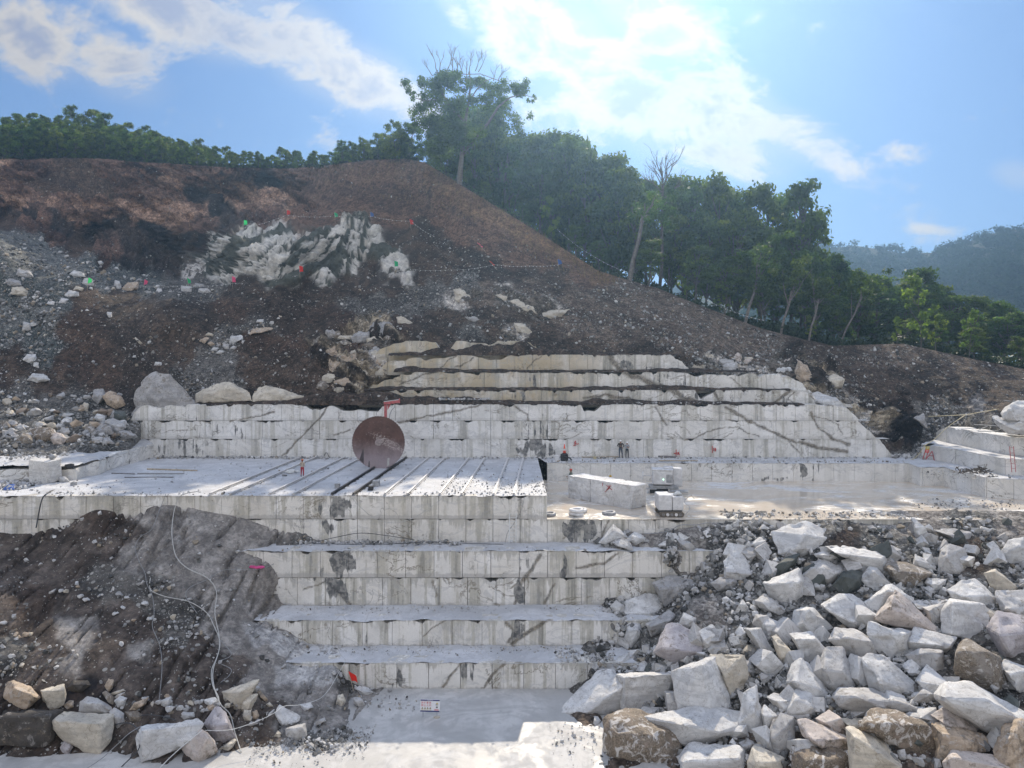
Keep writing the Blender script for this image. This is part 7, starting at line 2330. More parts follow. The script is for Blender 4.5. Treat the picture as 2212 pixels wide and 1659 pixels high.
# ------------------------------------------------------------------ the great circular saw
def blade_material():
    t = NT('blade_rust')
    P = t.P
    s = t.sep(P)
    r = t.n('ShaderNodeVectorMath', operation='LENGTH')
    t.set(r.inputs[0], P)
    ring = t.noise(t.n_vec(r.outputs['Value'], 6.0), 1.0, 4, .7)
    n = t.noise(scale=1.1, detail=5, rough=.65)
    f = t.noise(scale=9.5, detail=3, rough=.6)
    base = t.mix(t.mapr(n, .35, .65), (.070, .034, .025), (.115, .058, .044))
    base = t.mix(t.mapr(ring, .45, .65, 0, .4), base, (.13, .075, .06))
    # film of dried slurry thickening to the rim at the bottom
    film = t.mapr(t.math('ADD', t.math('MULTIPLY', s[2], -1), t.math('MULTIPLY', t.math('SUBTRACT', n, .5), 1.6)), -.6, 2.2)
    base = t.mix(film, base, (.31, .255, .265))
    # splashes of white mud right of the hub
    dx = t.math('SUBTRACT', s[0], .95); dz = t.math('ADD', s[2], .05)
    dz = t.math('ADD', dz, t.math('MULTIPLY', dx, .5))
    rr = t.math('ADD', t.math('POWER', t.math('DIVIDE', dx, 1.5), 2), t.math('POWER', t.math('DIVIDE', dz, .45), 2))
    sp = t.mapr(t.math('ADD', t.math('MULTIPLY', f, 1.3), t.math('MULTIPLY', t.mapr(rr, 0, 2.2, 1, 0), .23)), .87, .94)
    base = t.mix(t.math('MULTIPLY', sp, .8), base, (.56, .50, .47))
    return t.bsdf(base, .5, t.bump(f, .12, .01), metallic=.15, spec=.4)


def _n_vec(self, v, sc):
    c = self.n('ShaderNodeCombineXYZ')
    self.set(c.inputs[0], self.math('MULTIPLY', v, sc))
    return c.outputs[0]


NT.n_vec = _n_vec


def great_saw():
    D = 69.3
    c = at(817.5, 956, D)
    ground = zc(H_PLAT) + .2
    t = empty('circular_saw', (c.x + .35, D + 1.0, ground))
    o = Vector((c.x + .35, D + 1.0, ground))
    lc = c - o
    Rb = 57.5 * D / F
    # blade
    bm = bmesh.new()
    n = 240
    fr, bk = [], []
    for k in range(n):
        a = 2 * math.pi * k / n
        r = Rb if k % 4 in (0, 1) else Rb - .035
        fr.append(bm.verts.new((math.cos(a) * r, -.012, math.sin(a) * r)))
        bk.append(bm.verts.new((math.cos(a) * r, .012, math.sin(a) * r)))
    bm.faces.new(fr); bm.faces.new(bk[::-1])
    for k in range(n):
        bm.faces.new((fr[k], bk[k], bk[(k + 1) % n], fr[(k + 1) % n]))
    bmesh.ops.recalc_face_normals(bm, faces=bm.faces)
    me = bpy.data.meshes.new('blade')
    bm.to_mesh(me); bm.free()
    me.materials.append(blade_material())
    b = new_obj('blade', me, t)
    b.location = lc
    # wet streaks run off the dry film
    mb = MB()
    for pts in ([(-1.42, -.55), (-1.55, -.95), (-1.78, -1.62), (-1.5, -1.84), (-1.36, -1.98), (-1.36, -.8)], [(-.88, -1.65), (-.96, -2.25), (-.80, -2.31), (-.82, -1.75)]):
        mb.poly([(x, -.0165, z) for x, z in pts], (0, .003, 0))
    mb.build('wet_streak', plain('wet_steel', (.075, .06, .062), .35, .2, .3, 3), b)
    mb = MB()
    mb.poly([(.85, -.0165, -1.45), (1.02, -.0165, -1.45), (1.0, -.0165, -2.1), (.8, -.0165, -2.2)], (0, .003, 0))
    mb.build('mud_streak', M['hose_pale'], b)
    # hub: stacked flanges and spindle
    mb = MB()
    for r, d0, d1 in ((.32, -.012, -.05), (.21, -.05, -.085), (.10, -.085, -.15)):
        mb.tube([(0, d0, 0), (0, d1, 0)], r, 28)
    mb.build('hub', plain('hub_steel', (.30, .25, .235), .5, .2, .35, 9), b)
    # carriage behind the blade, running on the rails
    mb = MB()
    mb.box((.05, .55, .42), (1.9, 2.6, .22), bevel=.03).box((.05, .9, 1.15), (1.5, 1.7, 1.3), bevel=.05).box((-.1, .2, 1.9), (.9, .9, .9), bevel=.05)
    mb.build('carriage', M['dark_metal'], t)
    for sx in (-.83, .83):
        for y in (-.45, 1.55):
            mb = MB()
            mb.tube([(sx - .06, y, .24), (sx + .06, y, .24)], .24, 18)
            mb.build('wheel', M['steel'], t)
    mb = MB()
    mb.tube([(lc.x, lc.y + .02, lc.z), (lc.x, lc.y + 1.6, lc.z)], .14, 14)
    mb.build('spindle', M['steel'], t)
    # red jib
    D2 = 72.2
    f = lambda x, y: at(x, y, D2) - o
    mb = MB()
    a, bb = f(832.6, 948), f(833.2, 872)
    mb.box((a + bb) / 2, (.24, .24, (bb - a).length))
    mb.build('jib_post', M['red_paint'], t)
    mb = MB()
    p, q = f(829.5, 871.4), f(863.5, 866.8)
    m = (p + q) / 2
    ang = math.atan2(q.z - p.z, q.x - p.x)
    mb.box(m, ((q - p).length, .24, .26), Matrix.Rotation(-ang, 3, 'Y'))
    mb.box(q + Vector((-.03, 0, .05)), (.07, .3, .46))
    mb.poly([f(837, 875), f(845, 873), f(837, 886)], (0, .05, 0))
    mb.build('jib_arm', M['red_paint'], t)
    mb = MB()
    mb.box(m + Vector((0, 0, .17)), ((q - p).length, .28, .05), Matrix.Rotation(-ang, 3, 'Y'))
    mb.build('jib_cap', M['white_paint'], t)
    mb = MB()
    mb.tube([f(851, 872), f(852, 880), f(846, 886), f(842, 896), f(841, 905)], .035, 6)
    mb.build('cable', M['hose_grey'], t)
    tag(t, 'huge rusty circular saw blade with a red jib behind it, standing on dark rails', 'stone saw')


great_saw()


# ------------------------------------------------------------------ people
def person_mats(kind):
    k = {}
    for n, c in kind.items():
        k[n] = plain('cloth_' + n, c, .85, 0, .2, 12)
    return k


SKIN = plain('skin', (.30, .17, .11), .6, 0, .08, 8)
DARK = plain('eye_dark', (.02, .02, .02), .4)
BOOT = plain('boot_dark', (.035, .032, .03), .7)
HAIR = plain('hair_black', (.02, .018, .016), .7)


def person(loc, rz, H, joints, shirt, trousers, helmet, label, vest=None):
    """joints: dict of joint -> position for a 1.7 m figure facing -Y"""
    s = H / 1.7
    J = {'pelvis': (0, 0, .93), 'waist': (0, 0, 1.06), 'chest': (0, -.01, 1.28), 'neck': (0, 0, 1.45), 'head': (0, -.015, 1.58), 'crown': (0, -.01, 1.665),
         'shl': (.185, 0, 1.40), 'ell': (.25, .03, 1.12), 'wrl': (.24, -.08, .88), 'shr': (-.185, 0, 1.40), 'elr': (-.25, .03, 1.12), 'wrr': (-.24, -.08, .88),
         'hil': (.095, 0, .90), 'knl': (.11, -.02, .49), 'anl': (.12, .02, .09), 'tol': (.135, -.16, .035), 'hir': (-.095, 0, .90), 'knr': (-.11, -.02, .49), 'anr': (-.12, .02, .09), 'tor': (-.135, -.16, .035)}
    J.update(joints)
    rad = {'pelvis': .145, 'waist': .135, 'chest': .165, 'neck': .06, 'head': .092, 'crown': .07, 'shl': .078, 'ell': .052, 'wrl': .034, 'shr': .078, 'elr': .052, 'wrr': .034,
           'hil': .098, 'knl': .066, 'anl': .048, 'tol': .04, 'hir': .098, 'knr': .066, 'anr': .048, 'tor': .04}
    E = [('pelvis', 'waist'), ('waist', 'chest'), ('chest', 'neck'), ('neck', 'head'), ('head', 'crown'), ('chest', 'shl'), ('shl', 'ell'), ('ell', 'wrl'), ('chest', 'shr'), ('shr', 'elr'), ('elr', 'wrr'),
         ('pelvis', 'hil'), ('hil', 'knl'), ('knl', 'anl'), ('anl', 'tol'), ('pelvis', 'hir'), ('hir', 'knr'), ('knr', 'anr'), ('anr', 'tor')]
    names = list(J)
    idx = {n: i for i, n in enumerate(names)}
    me = bpy.data.meshes.new('person')
    me.from_pydata([J[n] for n in names], [(idx[a], idx[b]) for a, b in E], [])
    o = bpy.data.objects.new('person', me)
    col.objects.link(o)
    o.modifiers.new('skin', 'SKIN')
    for n in names:
        sv = me.skin_vertices[0].data[idx[n]]
        sv.radius = (rad[n], rad[n] * (.72 if n in ('chest', 'waist', 'pelvis') else 1.0))
        sv.use_root = n == 'pelvis'
    ss = o.modifiers.new('sub', 'SUBSURF'); ss.levels = 2; ss.render_levels = 2
    dg = bpy.context.evaluated_depsgraph_get()
    body = bpy.data.meshes.new_from_object(o.evaluated_get(dg))
    bpy.data.objects.remove(o)
    bm = bmesh.new(); bm.from_mesh(body)
    n0 = len(bm.faces)
    # nose, ears, hands grow into the same surface mesh
    mb = MB(); mb.bm.free(); mb.bm = bm
    hd = Vector(J['head'])
    fdir = Vector((0, -1, 0))
    mb.tube([hd + Vector((0, -.085, .02)), hd + Vector((0, -.115, -.02))], [.012, .018], 6)
    for sx in (-1, 1):
        mb.tube([hd + Vector((sx * .085, .01, .03)), hd + Vector((sx * .10, .015, 0)), hd + Vector((sx * .085, .01, -.03))], [.012, .018, .01], 6)
    n1 = len(bm.faces)
    for sx in (-1, 1):
        mb.tube([hd + Vector((sx * .034, -.083, .022)), hd + Vector((sx * .034, -.094, .022))], .011, 6)
    mb.tube([hd + Vector((-.025, -.085, -.045)), hd + Vector((.025, -.085, -.045))], .006, 5)
    n2 = len(bm.faces)
    for w_, e_ in (('wrl', 'ell'), ('wrr', 'elr')):
        w = Vector(J[w_]); d = (w - Vector(J[e_])).normalized()
        sd_ = d.cross(Vector((0, 1, 0.2)));  sd_.normalize()
        up = sd_.cross(d)
        mb.tube([w, w + d * .05, w + d * .095], [.032, .042, .036], 8)
        for k, ln in enumerate((.062, .072, .068, .054)):
            b0 = w + d * .088 + sd_ * (.027 - .018 * k)
            mb.tube([b0, b0 + d * ln * .5 + up * .006, b0 + d * ln * .9 + up * .024], [.010, .0095, .007], 6)
        b0 = w + d * .035 + sd_ * .036
        mb.tube([b0, b0 + d * .03 + sd_ * .024, b0 + d * .06 + sd_ * .03], [.012, .011, .008], 6)
    bm.faces.ensure_lookup_table()
    for i, f in enumerate(bm.faces):
        f.smooth = True
        c = f.calc_center_median()
        if i >= n2 or (n0 <= i < n1):
            f.material_index = 0
        elif i >= n1:
            f.material_index = 4
        else:
            dmin, best = 9e9, None
            for a, b in E:
                A, B = Vector(J[a]), Vector(J[b])
                ab = B - A
                tt = max(0, min(1, (c - A).dot(ab) / ab.length_squared))
                dd = (A + ab * tt - c).length - .4 * (rad[a] * (1 - tt) + rad[b] * tt)
                if dd < dmin:
                    dmin, best, bt = dd, (a, b), tt
            a, b = best
            if b in ('head', 'crown') or a == 'head' or (b == 'neck' and bt > .8):
                f.material_index = 0
            elif b in ('tol', 'tor') or (b in ('anl', 'anr') and bt > .75):
                f.material_index = 3
            elif b in ('hil', 'hir', 'knl', 'knr', 'anl', 'anr') or (a == 'pelvis' and bt < .35):
                f.material_index = 2
            elif b in ('wrl', 'wrr') and bt > .93:
                f.material_index = 0
            else:
                f.material_index = 1
    bm.to_mesh(body); bm.free()
    for m in (SKIN, shirt, trousers, BOOT, DARK):
        body.materials.append(m)
    body.name = 'person'
    p = new_obj('person', body)
    p.location = loc
    p.rotation_euler = (0, 0, rz)
    p.scale = (s, s, s)
    # helmet with brim
    mb = MB()
    top = hd + Vector((0, .0, .035))
    prof = [(.118, 0), (.12, .03), (.112, .07), (.085, .105), (.045, .125), (.008, .131)]
    mb.tube([top + Vector((0, .004, z)) for r, z in prof], [r for r, z in prof], 16)
    mb.box(top + Vector((0, -.115, .004)), (.15, .09, .012), bevel=.004)
    mb.box(top + Vector((0, .0, .115)), (.03, .19, .03), bevel=.01)
    mb.build('helmet', helmet, p, True)
    mb = MB()
    mb.tube([hd + Vector((0, .035, -.05)), hd + Vector((0, .04, .01)), hd + Vector((0, .03, .06))], [.062, .082, .085], 12)
    mb.build('hair', HAIR, p, True)
    if vest is not None:
        mb = MB()
        for sx in (-1, 1):
            mb.poly([Vector(J['chest']) + Vector((sx * .03, -.155, .11)), Vector(J['chest']) + Vector((sx * .15, -.13, .11)), Vector(J['waist']) + Vector((sx * .15, -.125, -.02)), Vector(J['waist']) + Vector((sx * .03, -.14, -.02))], (0, .012, 0))
        mb.poly([Vector(J['chest']) + Vector((-.15, .13, .12)), Vector(J['chest']) + Vector((.15, .13, .12)), Vector(J['waist']) + Vector((.15, .12, -.02)), Vector(J['waist']) + Vector((-.15, .12, -.02))], (0, -.012, 0))
        mb.build('vest', vest, p)
    return tag(p, label, 'person')


C_ = lambda n, c: plain(n, c, .88, 0, .25, 14)
hel_w = plain('helmet_white', (.75, .75, .74), .35); hel_o = plain('helmet_orange', (.62, .16, .045), .35); hel_r = plain('helmet_red', (.55, .06, .03), .35); hel_y = plain('helmet_yellow', (.55, .36, .04), .35)
person((X_of(653, 64.3), 64.3, zc(H_PLAT) + .03), R(170), 1.5, {'wrl': (.2, -.2, 1.02), 'wrr': (-.17, -.22, 1.0), 'knl': (.12, -.03, .5), 'tol': (.16, -.15, .035)},
       C_('jacket_beige', (.40, .34, .27)), C_('trousers_red', (.33, .02, .03)), hel_o, 'person in an orange helmet, beige jacket and red trousers seen from behind by the rails')
person((X_of(1340.6, 76.4), 76.4, zc(H_PLAT) + .04), R(-6), 1.80, {'ell': (.33, .02, 1.16), 'wrl': (.20, -.13, 1.02), 'elr': (-.30, .02, 1.14), 'wrr': (-.06, -.20, 1.16), 'knl': (.14, -.02, .5), 'anl': (.16, .02, .09), 'tol': (.19, -.15, .035)},
       C_('shirt_dark_print', (.055, .045, .04)), C_('trousers_slate', (.07, .085, .115)), hel_w, 'person in a white helmet and dark patterned shirt standing by the high face')
person((X_of(1354.5, 76.3), 76.3, zc(H_PLAT) + .04), R(4), 1.64, {'ell': (.26, -.03, 1.14), 'wrl': (.02, -.20, 1.20), 'elr': (-.26, -.03, 1.14), 'wrr': (.03, -.19, 1.14), 'anl': (.14, .02, .09)},
       C_('shirt_grey', (.30, .31, .33)), C_('trousers_black', (.022, .023, .028)), hel_w, 'person in a white helmet and grey shirt with folded arms beside the taller one')
person((X_of(1233.5, 68.6), 68.6, zc(H_PAD) + .02), R(-75), 1.78, {'elr': (-.24, -.05, 1.14), 'wrr': (-.2, -.28, 1.05), 'wrl': (.2, -.25, 1.0)},
       C_('shirt_olive', (.14, .16, .13)), C_('trousers_navy', (.04, .045, .06)), hel_r, 'person in a red helmet and olive shirt half hidden behind the big sawn block')
person((X_of(1314, 66.0), 66.0, zc(H_PAD) + .02), R(40), 1.72, {'chest': (0, -.12, 1.24), 'neck': (0, -.2, 1.39), 'head': (0, -.25, 1.50), 'crown': (0, -.26, 1.585), 'shl': (.185, -.17, 1.35), 'shr': (-.185, -.17, 1.35), 'ell': (.25, -.24, 1.08), 'wrl': (.18, -.42, .92), 'elr': (-.25, -.24, 1.08), 'wrr': (-.16, -.42, .94)},
       C_('shirt_brown', (.10, .055, .045)), C_('trousers_dark', (.03, .03, .035)), hel_y, 'person in a yellow helmet and orange vest stooping behind the big sawn block', C_('vest_orange', (.34, .12, .07)))


# ------------------------------------------------------------------ machines and sawn blocks on the wet pad
def pad(px, py):
    return at(px, py, floor_D(py, H_PAD))


def plat(px, py):
    return at(px, py, floor_D(py, H_PLAT))


def big_block():
    a, b = pad(1226.8, 1075.0), pad(1363.5, 1101.0)
    d = (b - a).normalized()
    nrm = Vector((d.y, -d.x, 0)) * -1
    w = 2.0
    h = 1.92
    o = a.copy()
    rz = math.atan2(d.y, d.x)
    L = (b - a).length
    t = empty('sawn_block', o, rz)
    ix = Matrix.Rotation(-rz, 3, 'Z') @ nrm
    sgn = 1 if ix.y > 0 else -1
    for x0, x1, sd_, sl in ((0, L * .37, 2, 0), (L * .37 + .025, L, 3, .35)):
        pts = [Vector((x0, 0, 0)), Vector((x1 - (sl * .3), 0, 0)), Vector((x1 + sl, 0, h)), Vector((x0, 0, h)), Vector((x0, sgn * w, 0)), Vector((x1 - sl * .2, sgn * w, 0)), Vector((x1 + sl, sgn * w * .8, h)), Vector((x0, sgn * w, h))]
        me = rock_mesh('block', pts, 2.0, 500 + sd_, .012, .012, 4)
        rock_attrs(me, (.74, .735, .725), .0)
        new_obj('block', me, t)
    # red paint star and dash
    mb = MB()
    for (x0, z0, x1, z1) in ((4.35, 1.62, 4.95, 1.32), (4.4, 1.28, 4.85, 1.66), (4.64, 1.68, 4.62, 1.34), (4.2, 1.05, 4.62, 1.4), (3.95, 1.5, 3.95, 1.78)):
        p, q = Vector((x0, -.05, z0)), Vector((x1, -.05, z1))
        mb.tube([p, q], .022, 5)
    mb.build('paint_mark', M['flag_red'], t)
    tag(t, 'long freshly sawn white block with a red star mark, standing on the wet pad', 'stone block')


big_block()


def tracked_carrier():
    D = 57.0
    f = lambda x, y, d=0.0: at(x, y, D + d)
    o = pad(1451, 1117)
    t = empty('tracked_machine', o)
    s = o.y / F
    w = 54 * s
    for x0, x1, h, tz in ((-.5, .04, 1.16, 0), (.06, .5, 1.04, 0)):
        mb = MB()
        mb.box(((x0 + x1) / 2 * w, 1.0, .46 + h / 2), ((x1 - x0) * w, 1.7, h), bevel=.05)
        mb.build('cover', M['white_paint'], t)
    for y in (.05, 1.75):
        mb = MB()
        L = w * .98
        prof = []
        for k in range(24):
            a = 2 * math.pi * k / 24
            cx_ = (L / 2 - .2) * (1 if math.cos(a) > 0 else -1)
            prof.append(Vector((cx_ + .2 * math.cos(a), y - .14, .2 + .2 * math.sin(a))))
        mb.poly(prof, (0, .28, 0))
        tr = mb.build('crawler_track', M['track'], t)
        for k in range(5):
            mb = MB()
            x = -L / 2 + .28 + k * (L - .56) / 4
            mb.tube([(x, y - .19, .2), (x, y - .13, .2)], .12, 14)
            mb.build('roller', M['white_paint'] if k in (1, 3) else M['steel'], tr)
        for k in range(22):
            pass
    mb = MB()
    mb.box((0, .9, .4), (w * .9, 1.3, .14))
    mb.build('chassis', M['dark_metal'], t)
    mb = MB()
    mb.tube([(.3, .7, 1.55), (.55, .6, 1.72), (.75, .8, 1.66), (.9, .6, 1.58), (.45, .9, 1.6)], [.1, .16, .14, .1, .08], 8)
    mb.build('dust_sheet', M['rope'], t, True)
    tag(t, 'white boxy machine on muddy crawler tracks at the pad edge', 'machine')


tracked_carrier()


def saw_machine():
    o = pad(1432, 1068)
    t = empty('wire_saw', o, R(-8))
    mb = MB()
    mb.box((0, 1.0, 1.42), (1.75, 1.5, 1.25), bevel=.08)
    mb.build('body', M['white_paint'], t)
    mb = MB()
    mb.box((.58, .232, 1.36), (.55, .03, .72), bevel=.01)
    mb.build('side_panel', M['grey_paint'], t)
    mb = MB()
    mb.box((.0, 1.0, 2.09), (1.85, 1.55, .12), bevel=.04).box((.55, 1.2, 2.2), (.9, .9, .2), bevel=.08)
    mb.build('cover', M['white_paint'], t)
    mb = MB()
    mb.box((1.35, 1.6, 1.35), (.85, 1.1, 1.6), bevel=.06)
    mb.build('cabinet', M['white_paint'], t)
    mb = MB()
    mb.tube([(-1.75, .8, 1.5), (-1.68, .8, 1.5)], .36, 24)
    mb.tube([(-1.68, .8, 1.5), (-.8, .9, 1.5)], .05, 8)
    mb.build('pulley', M['white_paint'], t)
    mb = MB()
    mb.box((.1, .9, .55), (2.6, 1.0, .28), bevel=.03).box((-1.2, .4, .42), (1.3, .5, .1)).box((1.4, .2, .3), (1.6, .8, .12), bevel=.03)
    mb.build('bed', M['grey_paint'], t)
    mb = MB()
    mb.box((-.3, .9, .2), (1.6, .9, .4), bevel=.05)
    mb.build('skid', M['dark_metal'], t)
    lamp = NT('lamp_green')
    e = lamp.n('ShaderNodeEmission')
    e.inputs[0].default_value = (.55, 1, .75, 1); e.inputs[1].default_value = 1.6
    lamp.nt.links.new(e.outputs[0], lamp.out.inputs[0])
    mb = MB()
    mb.tube([(.05, .24, 1.28), (.05, .20, 1.28)], .075, 14)
    mb.build('lamp', lamp.mat, t)
    tag(t, 'dusty white wire saw with a pulley disc and small lit lamp on the wet pad', 'machine')


saw_machine()


def ring(px, py, r, thick, mat, label, n=1):
    mb = MB()
    for k in range(n):
        c = Vector((.0, .0, thick * (.9 + 1.8 * k)))
        P = [c + Vector((math.cos(a) * r * (1 + .05 * math.sin(3 * a + k)), math.sin(a) * r, .02 * math.sin(2 * a))) for a in np.linspace(0, 2 * math.pi, 25)]
        mb.tube(P, thick, 8, cap=False)
    o = mb.build('cable_coil', mat, None, True)
    o.location = pad(px, py)
    return tag(o, label, 'coil', 'coils lying on the wet pad')


ring(1249.5, 1106, .55, .15, M['white_paint'], 'large white coil lying below the long sawn block')
ring(1244.7, 1113, .45, .14, M['white_paint'], 'white coil just in front of the larger white one', 2)
ring(1185.8, 1113.5, .42, .13, M['grey_paint'], 'dusty coil with dark hose at the corner of the working floor')
ring(1315.5, 1111, .42, .13, M['grey_paint'], 'dark coil alone in front of the right end of the sawn block')


def cone():
    o = plat(1219, 996)
    t = empty('pump', o)
    mb = MB()
    mb.box((0, 0, .38), (.75, .6, .7), bevel=.08).tube([(-.1, -.3, .5), (.55, -.4, .35), (.7, -.2, .1)], .07, 8)
    mb.build('casing', M['dark_metal'], t)
    mb = MB()
    mb.box((-.75, 0, .3), (.45, .4, .6), bevel=.04)
    mb.build('box', M['white_paint'], t)
    tag(t, 'dark pump with a white box on the ledge edge, under an orange cone', 'pump')
    c = empty('traffic_cone', o + Vector((.02, .05, .76)))
    mb = MB()
    mb.box((0, 0, .02), (.42, .42, .04), bevel=.01)
    mb.build('base', M['rubber'], c)
    org = plain('cone_orange', (.70, .10, .05), .5)
    mb = MB()
    mb.tube([(0, 0, .04), (0, 0, .28), (0, 0, .95)], [.17, .135, .03], 16)
    mb.build('body', org, c, True)
    mb = MB()
    mb.tube([(0, 0, .30), (0, 0, .48)], [.138, .112], 16)
    mb.build('white_band', M['white_paint'], c)
    tag(c, 'orange traffic cone with a white band standing on the dark pump', 'traffic cone')


cone()


def braced_frame():
    o = plat(1245.5, 984.5)
    t = empty('steel_frame', o + Vector((0, .15, 0)))
    w, h = 1.15, 1.35
    mb = MB()
    for x in (-w / 2, w / 2):
        mb.box((x, 0, h / 2), (.07, .07, h))
    for z in (.08, h):
        mb.box((0, 0, z), (w, .07, .07))
    mb.build('frame', M['red_paint'], t)
    for a, b in (((-w / 2, -.05, .1), (w / 2, -.05, h)), ((-w / 2, -.05, h), (w / 2, -.05, .1))):
        mb = MB(); mb.tube([a, b], .035, 6); mb.build('brace', M['steel'], t)
    tag(t, 'rusty red cross-braced frame leaning against the high face', 'frame')


braced_frame()


def beam(name, a, b, sec, mat, label, cat, group=None):
    a, b = Vector(a), Vector(b)
    m = (a + b) / 2
    d = b - a
    mb = MB()
    q = d.to_track_quat('X', 'Z').to_matrix()
    mb.box((0, 0, 0), (d.length, sec[0], sec[1]), q, bevel=min(sec) * .15)
    o = mb.build(name, mat)
    o.location = m
    return tag(o, label, cat, group)


up = Vector((0, 0, .1))
beam('plank', plat(1180, 985) + up, plat(1254, 984) + up * 1.5, (.3, .1), M['timber'], 'pale plank lying at the foot of the high face under the red frame', 'plank')
beam('plank', plat(1257, 989.5) + up, plat(1336, 988.5) + up, (.28, .09), M['timber'], 'pale plank lying left of the two standing people', 'plank')
beam('steel_beam', plat(1390, 986) + up, plat(1462, 990) + up, (.3, .2), M['steel'], 'grey steel beam lying right of the two standing people', 'beam')
beam('plank', plat(1423, 997.2) + up, plat(1507, 997) + up, (.3, .07), M['timber'], 'long pale plank near the ledge edge below the red painted marks', 'plank')
beam('steel_beam', plat(1575, 985.5) + up, plat(1640, 984.5) + up, (.2, .12), M['red_paint'], 'reddish bar lying at the wall foot right of the painted marks', 'beam')
beam('pipe', plat(241, 1024) + up * .6, plat(291, 1025.5) + up * .6, (.12, .12), M['steel'], 'short steel pipe on the floor, leftmost of the pipes', 'pipe', 'pipes lying on the working floor')
beam('pipe', plat(297, 1024.5) + up * .6, plat(398, 1025) + up * .6, (.12, .12), M['hose_grey'], 'long grey pipe in line with the leftmost short one', 'pipe', 'pipes lying on the working floor')
beam('pipe', plat(318, 1014.5) + up * .6, plat(426, 1018) + up * .6, (.14, .14), M['timber'], 'pale tapered pole, furthest back of the pipes on the floor', 'pipe', 'pipes lying on the working floor')
beam('pipe', plat(269, 1032.5) + up * .6, plat(375, 1032) + up * .6, (.08, .08), M['steel'], 'thin pipe nearest the front of the floor', 'pipe', 'pipes lying on the working floor')
beam('pole', at(163, 993, 66.5) + up, at(229, 975, 73) + up * 2, (.14, .14), M['timber'], 'wooden pole lying along the edge of the left pad', 'pole')


def marks():
    def stroke_obj(strokes, label):
        mb = MB()
        base = at(strokes[0][0], strokes[0][1], 76.93)
        for x0, y0, x1, y1 in strokes:
            mb.tube([at(x0, y0, 76.93) - base, at(x1, y1, 76.93) - base], .035, 5)
        o = mb.build('paint_mark', M['flag_red'])
        o.location = base
        tag(o, label, 'painted mark', 'red marks painted on the high face')
    stroke_obj([(1460.7, 971, 1460.7, 984.5), (1455.5, 980, 1461, 978.5), (1461, 978.5, 1467, 977.5), (1463.5, 983, 1465.8, 977), (1465.8, 977, 1468, 983.5), (1464.3, 981, 1467.4, 981)], 'red painted cross with a letter A on the high face')
    stroke_obj([(1538.5, 963, 1539, 978.5), (1542, 968, 1542, 974), (1542, 968, 1546, 968), (1546, 968, 1546, 974), (1542, 971, 1547.5, 971), (1543, 974, 1547, 974)], 'red painted stroke and small character further right on the high face')
    stroke_obj([(1240, 956, 1244, 953), (1240, 959, 1246, 957), (1243, 952, 1242, 963), (1246, 960, 1250, 958), (1238, 963, 1245, 961)], 'red scrawl painted above the cross-braced frame')


marks()


# ------------------------------------------------------------------ ladders, stand, odds and ends
def ladder(a, b, w, rungs, mat, label):
    a, b = Vector(a), Vector(b)
    t = empty('ladder', a)
    d = b - a
    for sx in (-1, 1):
        mb = MB(); mb.tube([Vector((sx * w / 2, 0, 0)), d + Vector((sx * w / 2, 0, 0))], .03, 6); mb.build('rail', mat, t)
    for k in range(rungs):
        c = d * ((k + .7) / rungs)
        mb = MB(); mb.tube([c + Vector((-w / 2, 0, 0)), c + Vector((w / 2, 0, 0))], .02, 5); mb.build('rung', mat, t)
    return tag(t, label, 'ladder')


ladder(at(1107, 1172.5, 54.6), at(1108, 1108, 55.45), .5, 8, M['rope'], 'pale ladder leaning on the two-course step below the working floor')
ladder(at(2190, 1020, 64.2), at(2185, 964, 64.5), .34, 5, M['red_paint'], 'narrow rusty ladder standing before the right-hand steps')


def stand():
    D = 74.6
    o = at(2008, 991, D)
    t = empty('trestle', o)
    f = lambda x, y, d=0.0: at(x, y, D + d) - o
    for legs in (((1994, 991), (2001, 966), (2000, 993), (2007, 966)), ((2001, 991), (2013.5, 974.5), (2018.5, 995.5), (2013.5, 974.5))):
        for i in (0, 2):
            mb = MB(); mb.tube([f(*legs[i]), f(*legs[i + 1])], .045, 6); mb.build('leg', M['red_paint'], t)
    mb = MB(); mb.tube([f(2007, 984), f(2016, 985)], .035, 6); mb.build('crossbar', M['red_paint'], t)
    tag(t, 'rusty trestle of A-shaped legs under the start of the yellow hose', 'trestle')
    mb = MB()
    mb.poly([f(1989, 963.5), f(2000, 963), f(2019, 958.5), f(2009, 957.5)], (0, 0, -.07))
    b = mb.build('board', M['white_paint'])
    b.location = o
    tag(b, 'white board lying flat over the trestle', 'board')
    s = empty('sign', at(2003.5, 971, D - .15))
    w, h = .40, .62
    mb = MB(); mb.box((0, 0, .15), (w, .02, .32)); mb.build('upper_panel', plain('sign_yellow', (.50, .40, .06), .6), s)
    mb = MB(); mb.box((-.02, 0, -.16), (w, .02, .30)); mb.build('lower_panel', plain('sign_red', (.55, .07, .06), .6), s)
    mb = MB()
    for k in range(3):
        mb.box((-.03, -.013, -.10 - .045 * k), (w * .7, .006, .014))
    mb.box((0, -.013, .2), (w * .6, .006, .03)).box((0, -.013, .12), (w * .45, .006, .03))
    mb.build('lettering', M['rope'], s)
    tag(s, 'small yellow and red notice hung on the trestle', 'sign')


stand()


def brush_heap():
    o = at(2100, 1022.5, 66.4)
    o.z = zc(H_PLAT) + .05
    rg = random.Random(4)
    mb = MB()
    for k in range(46):
        a = Vector((rg.uniform(-1.5, 1.3), rg.uniform(-.4, .4), rg.uniform(.0, .28)))
        b = a + Vector((rg.uniform(-.6, .6), rg.uniform(-.3, .3), rg.uniform(-.05, .3)))
        mb.tube([a, (a + b) / 2 + Vector((0, 0, .05)), b], rg.uniform(.03, .07), 5)
    ob = mb.build('brushwood_heap', M['wood_dark'])
    ob.location = o
    tag(ob, 'dark heap of brushwood on the ledge below the right-hand steps', 'brushwood')


brush_heap()


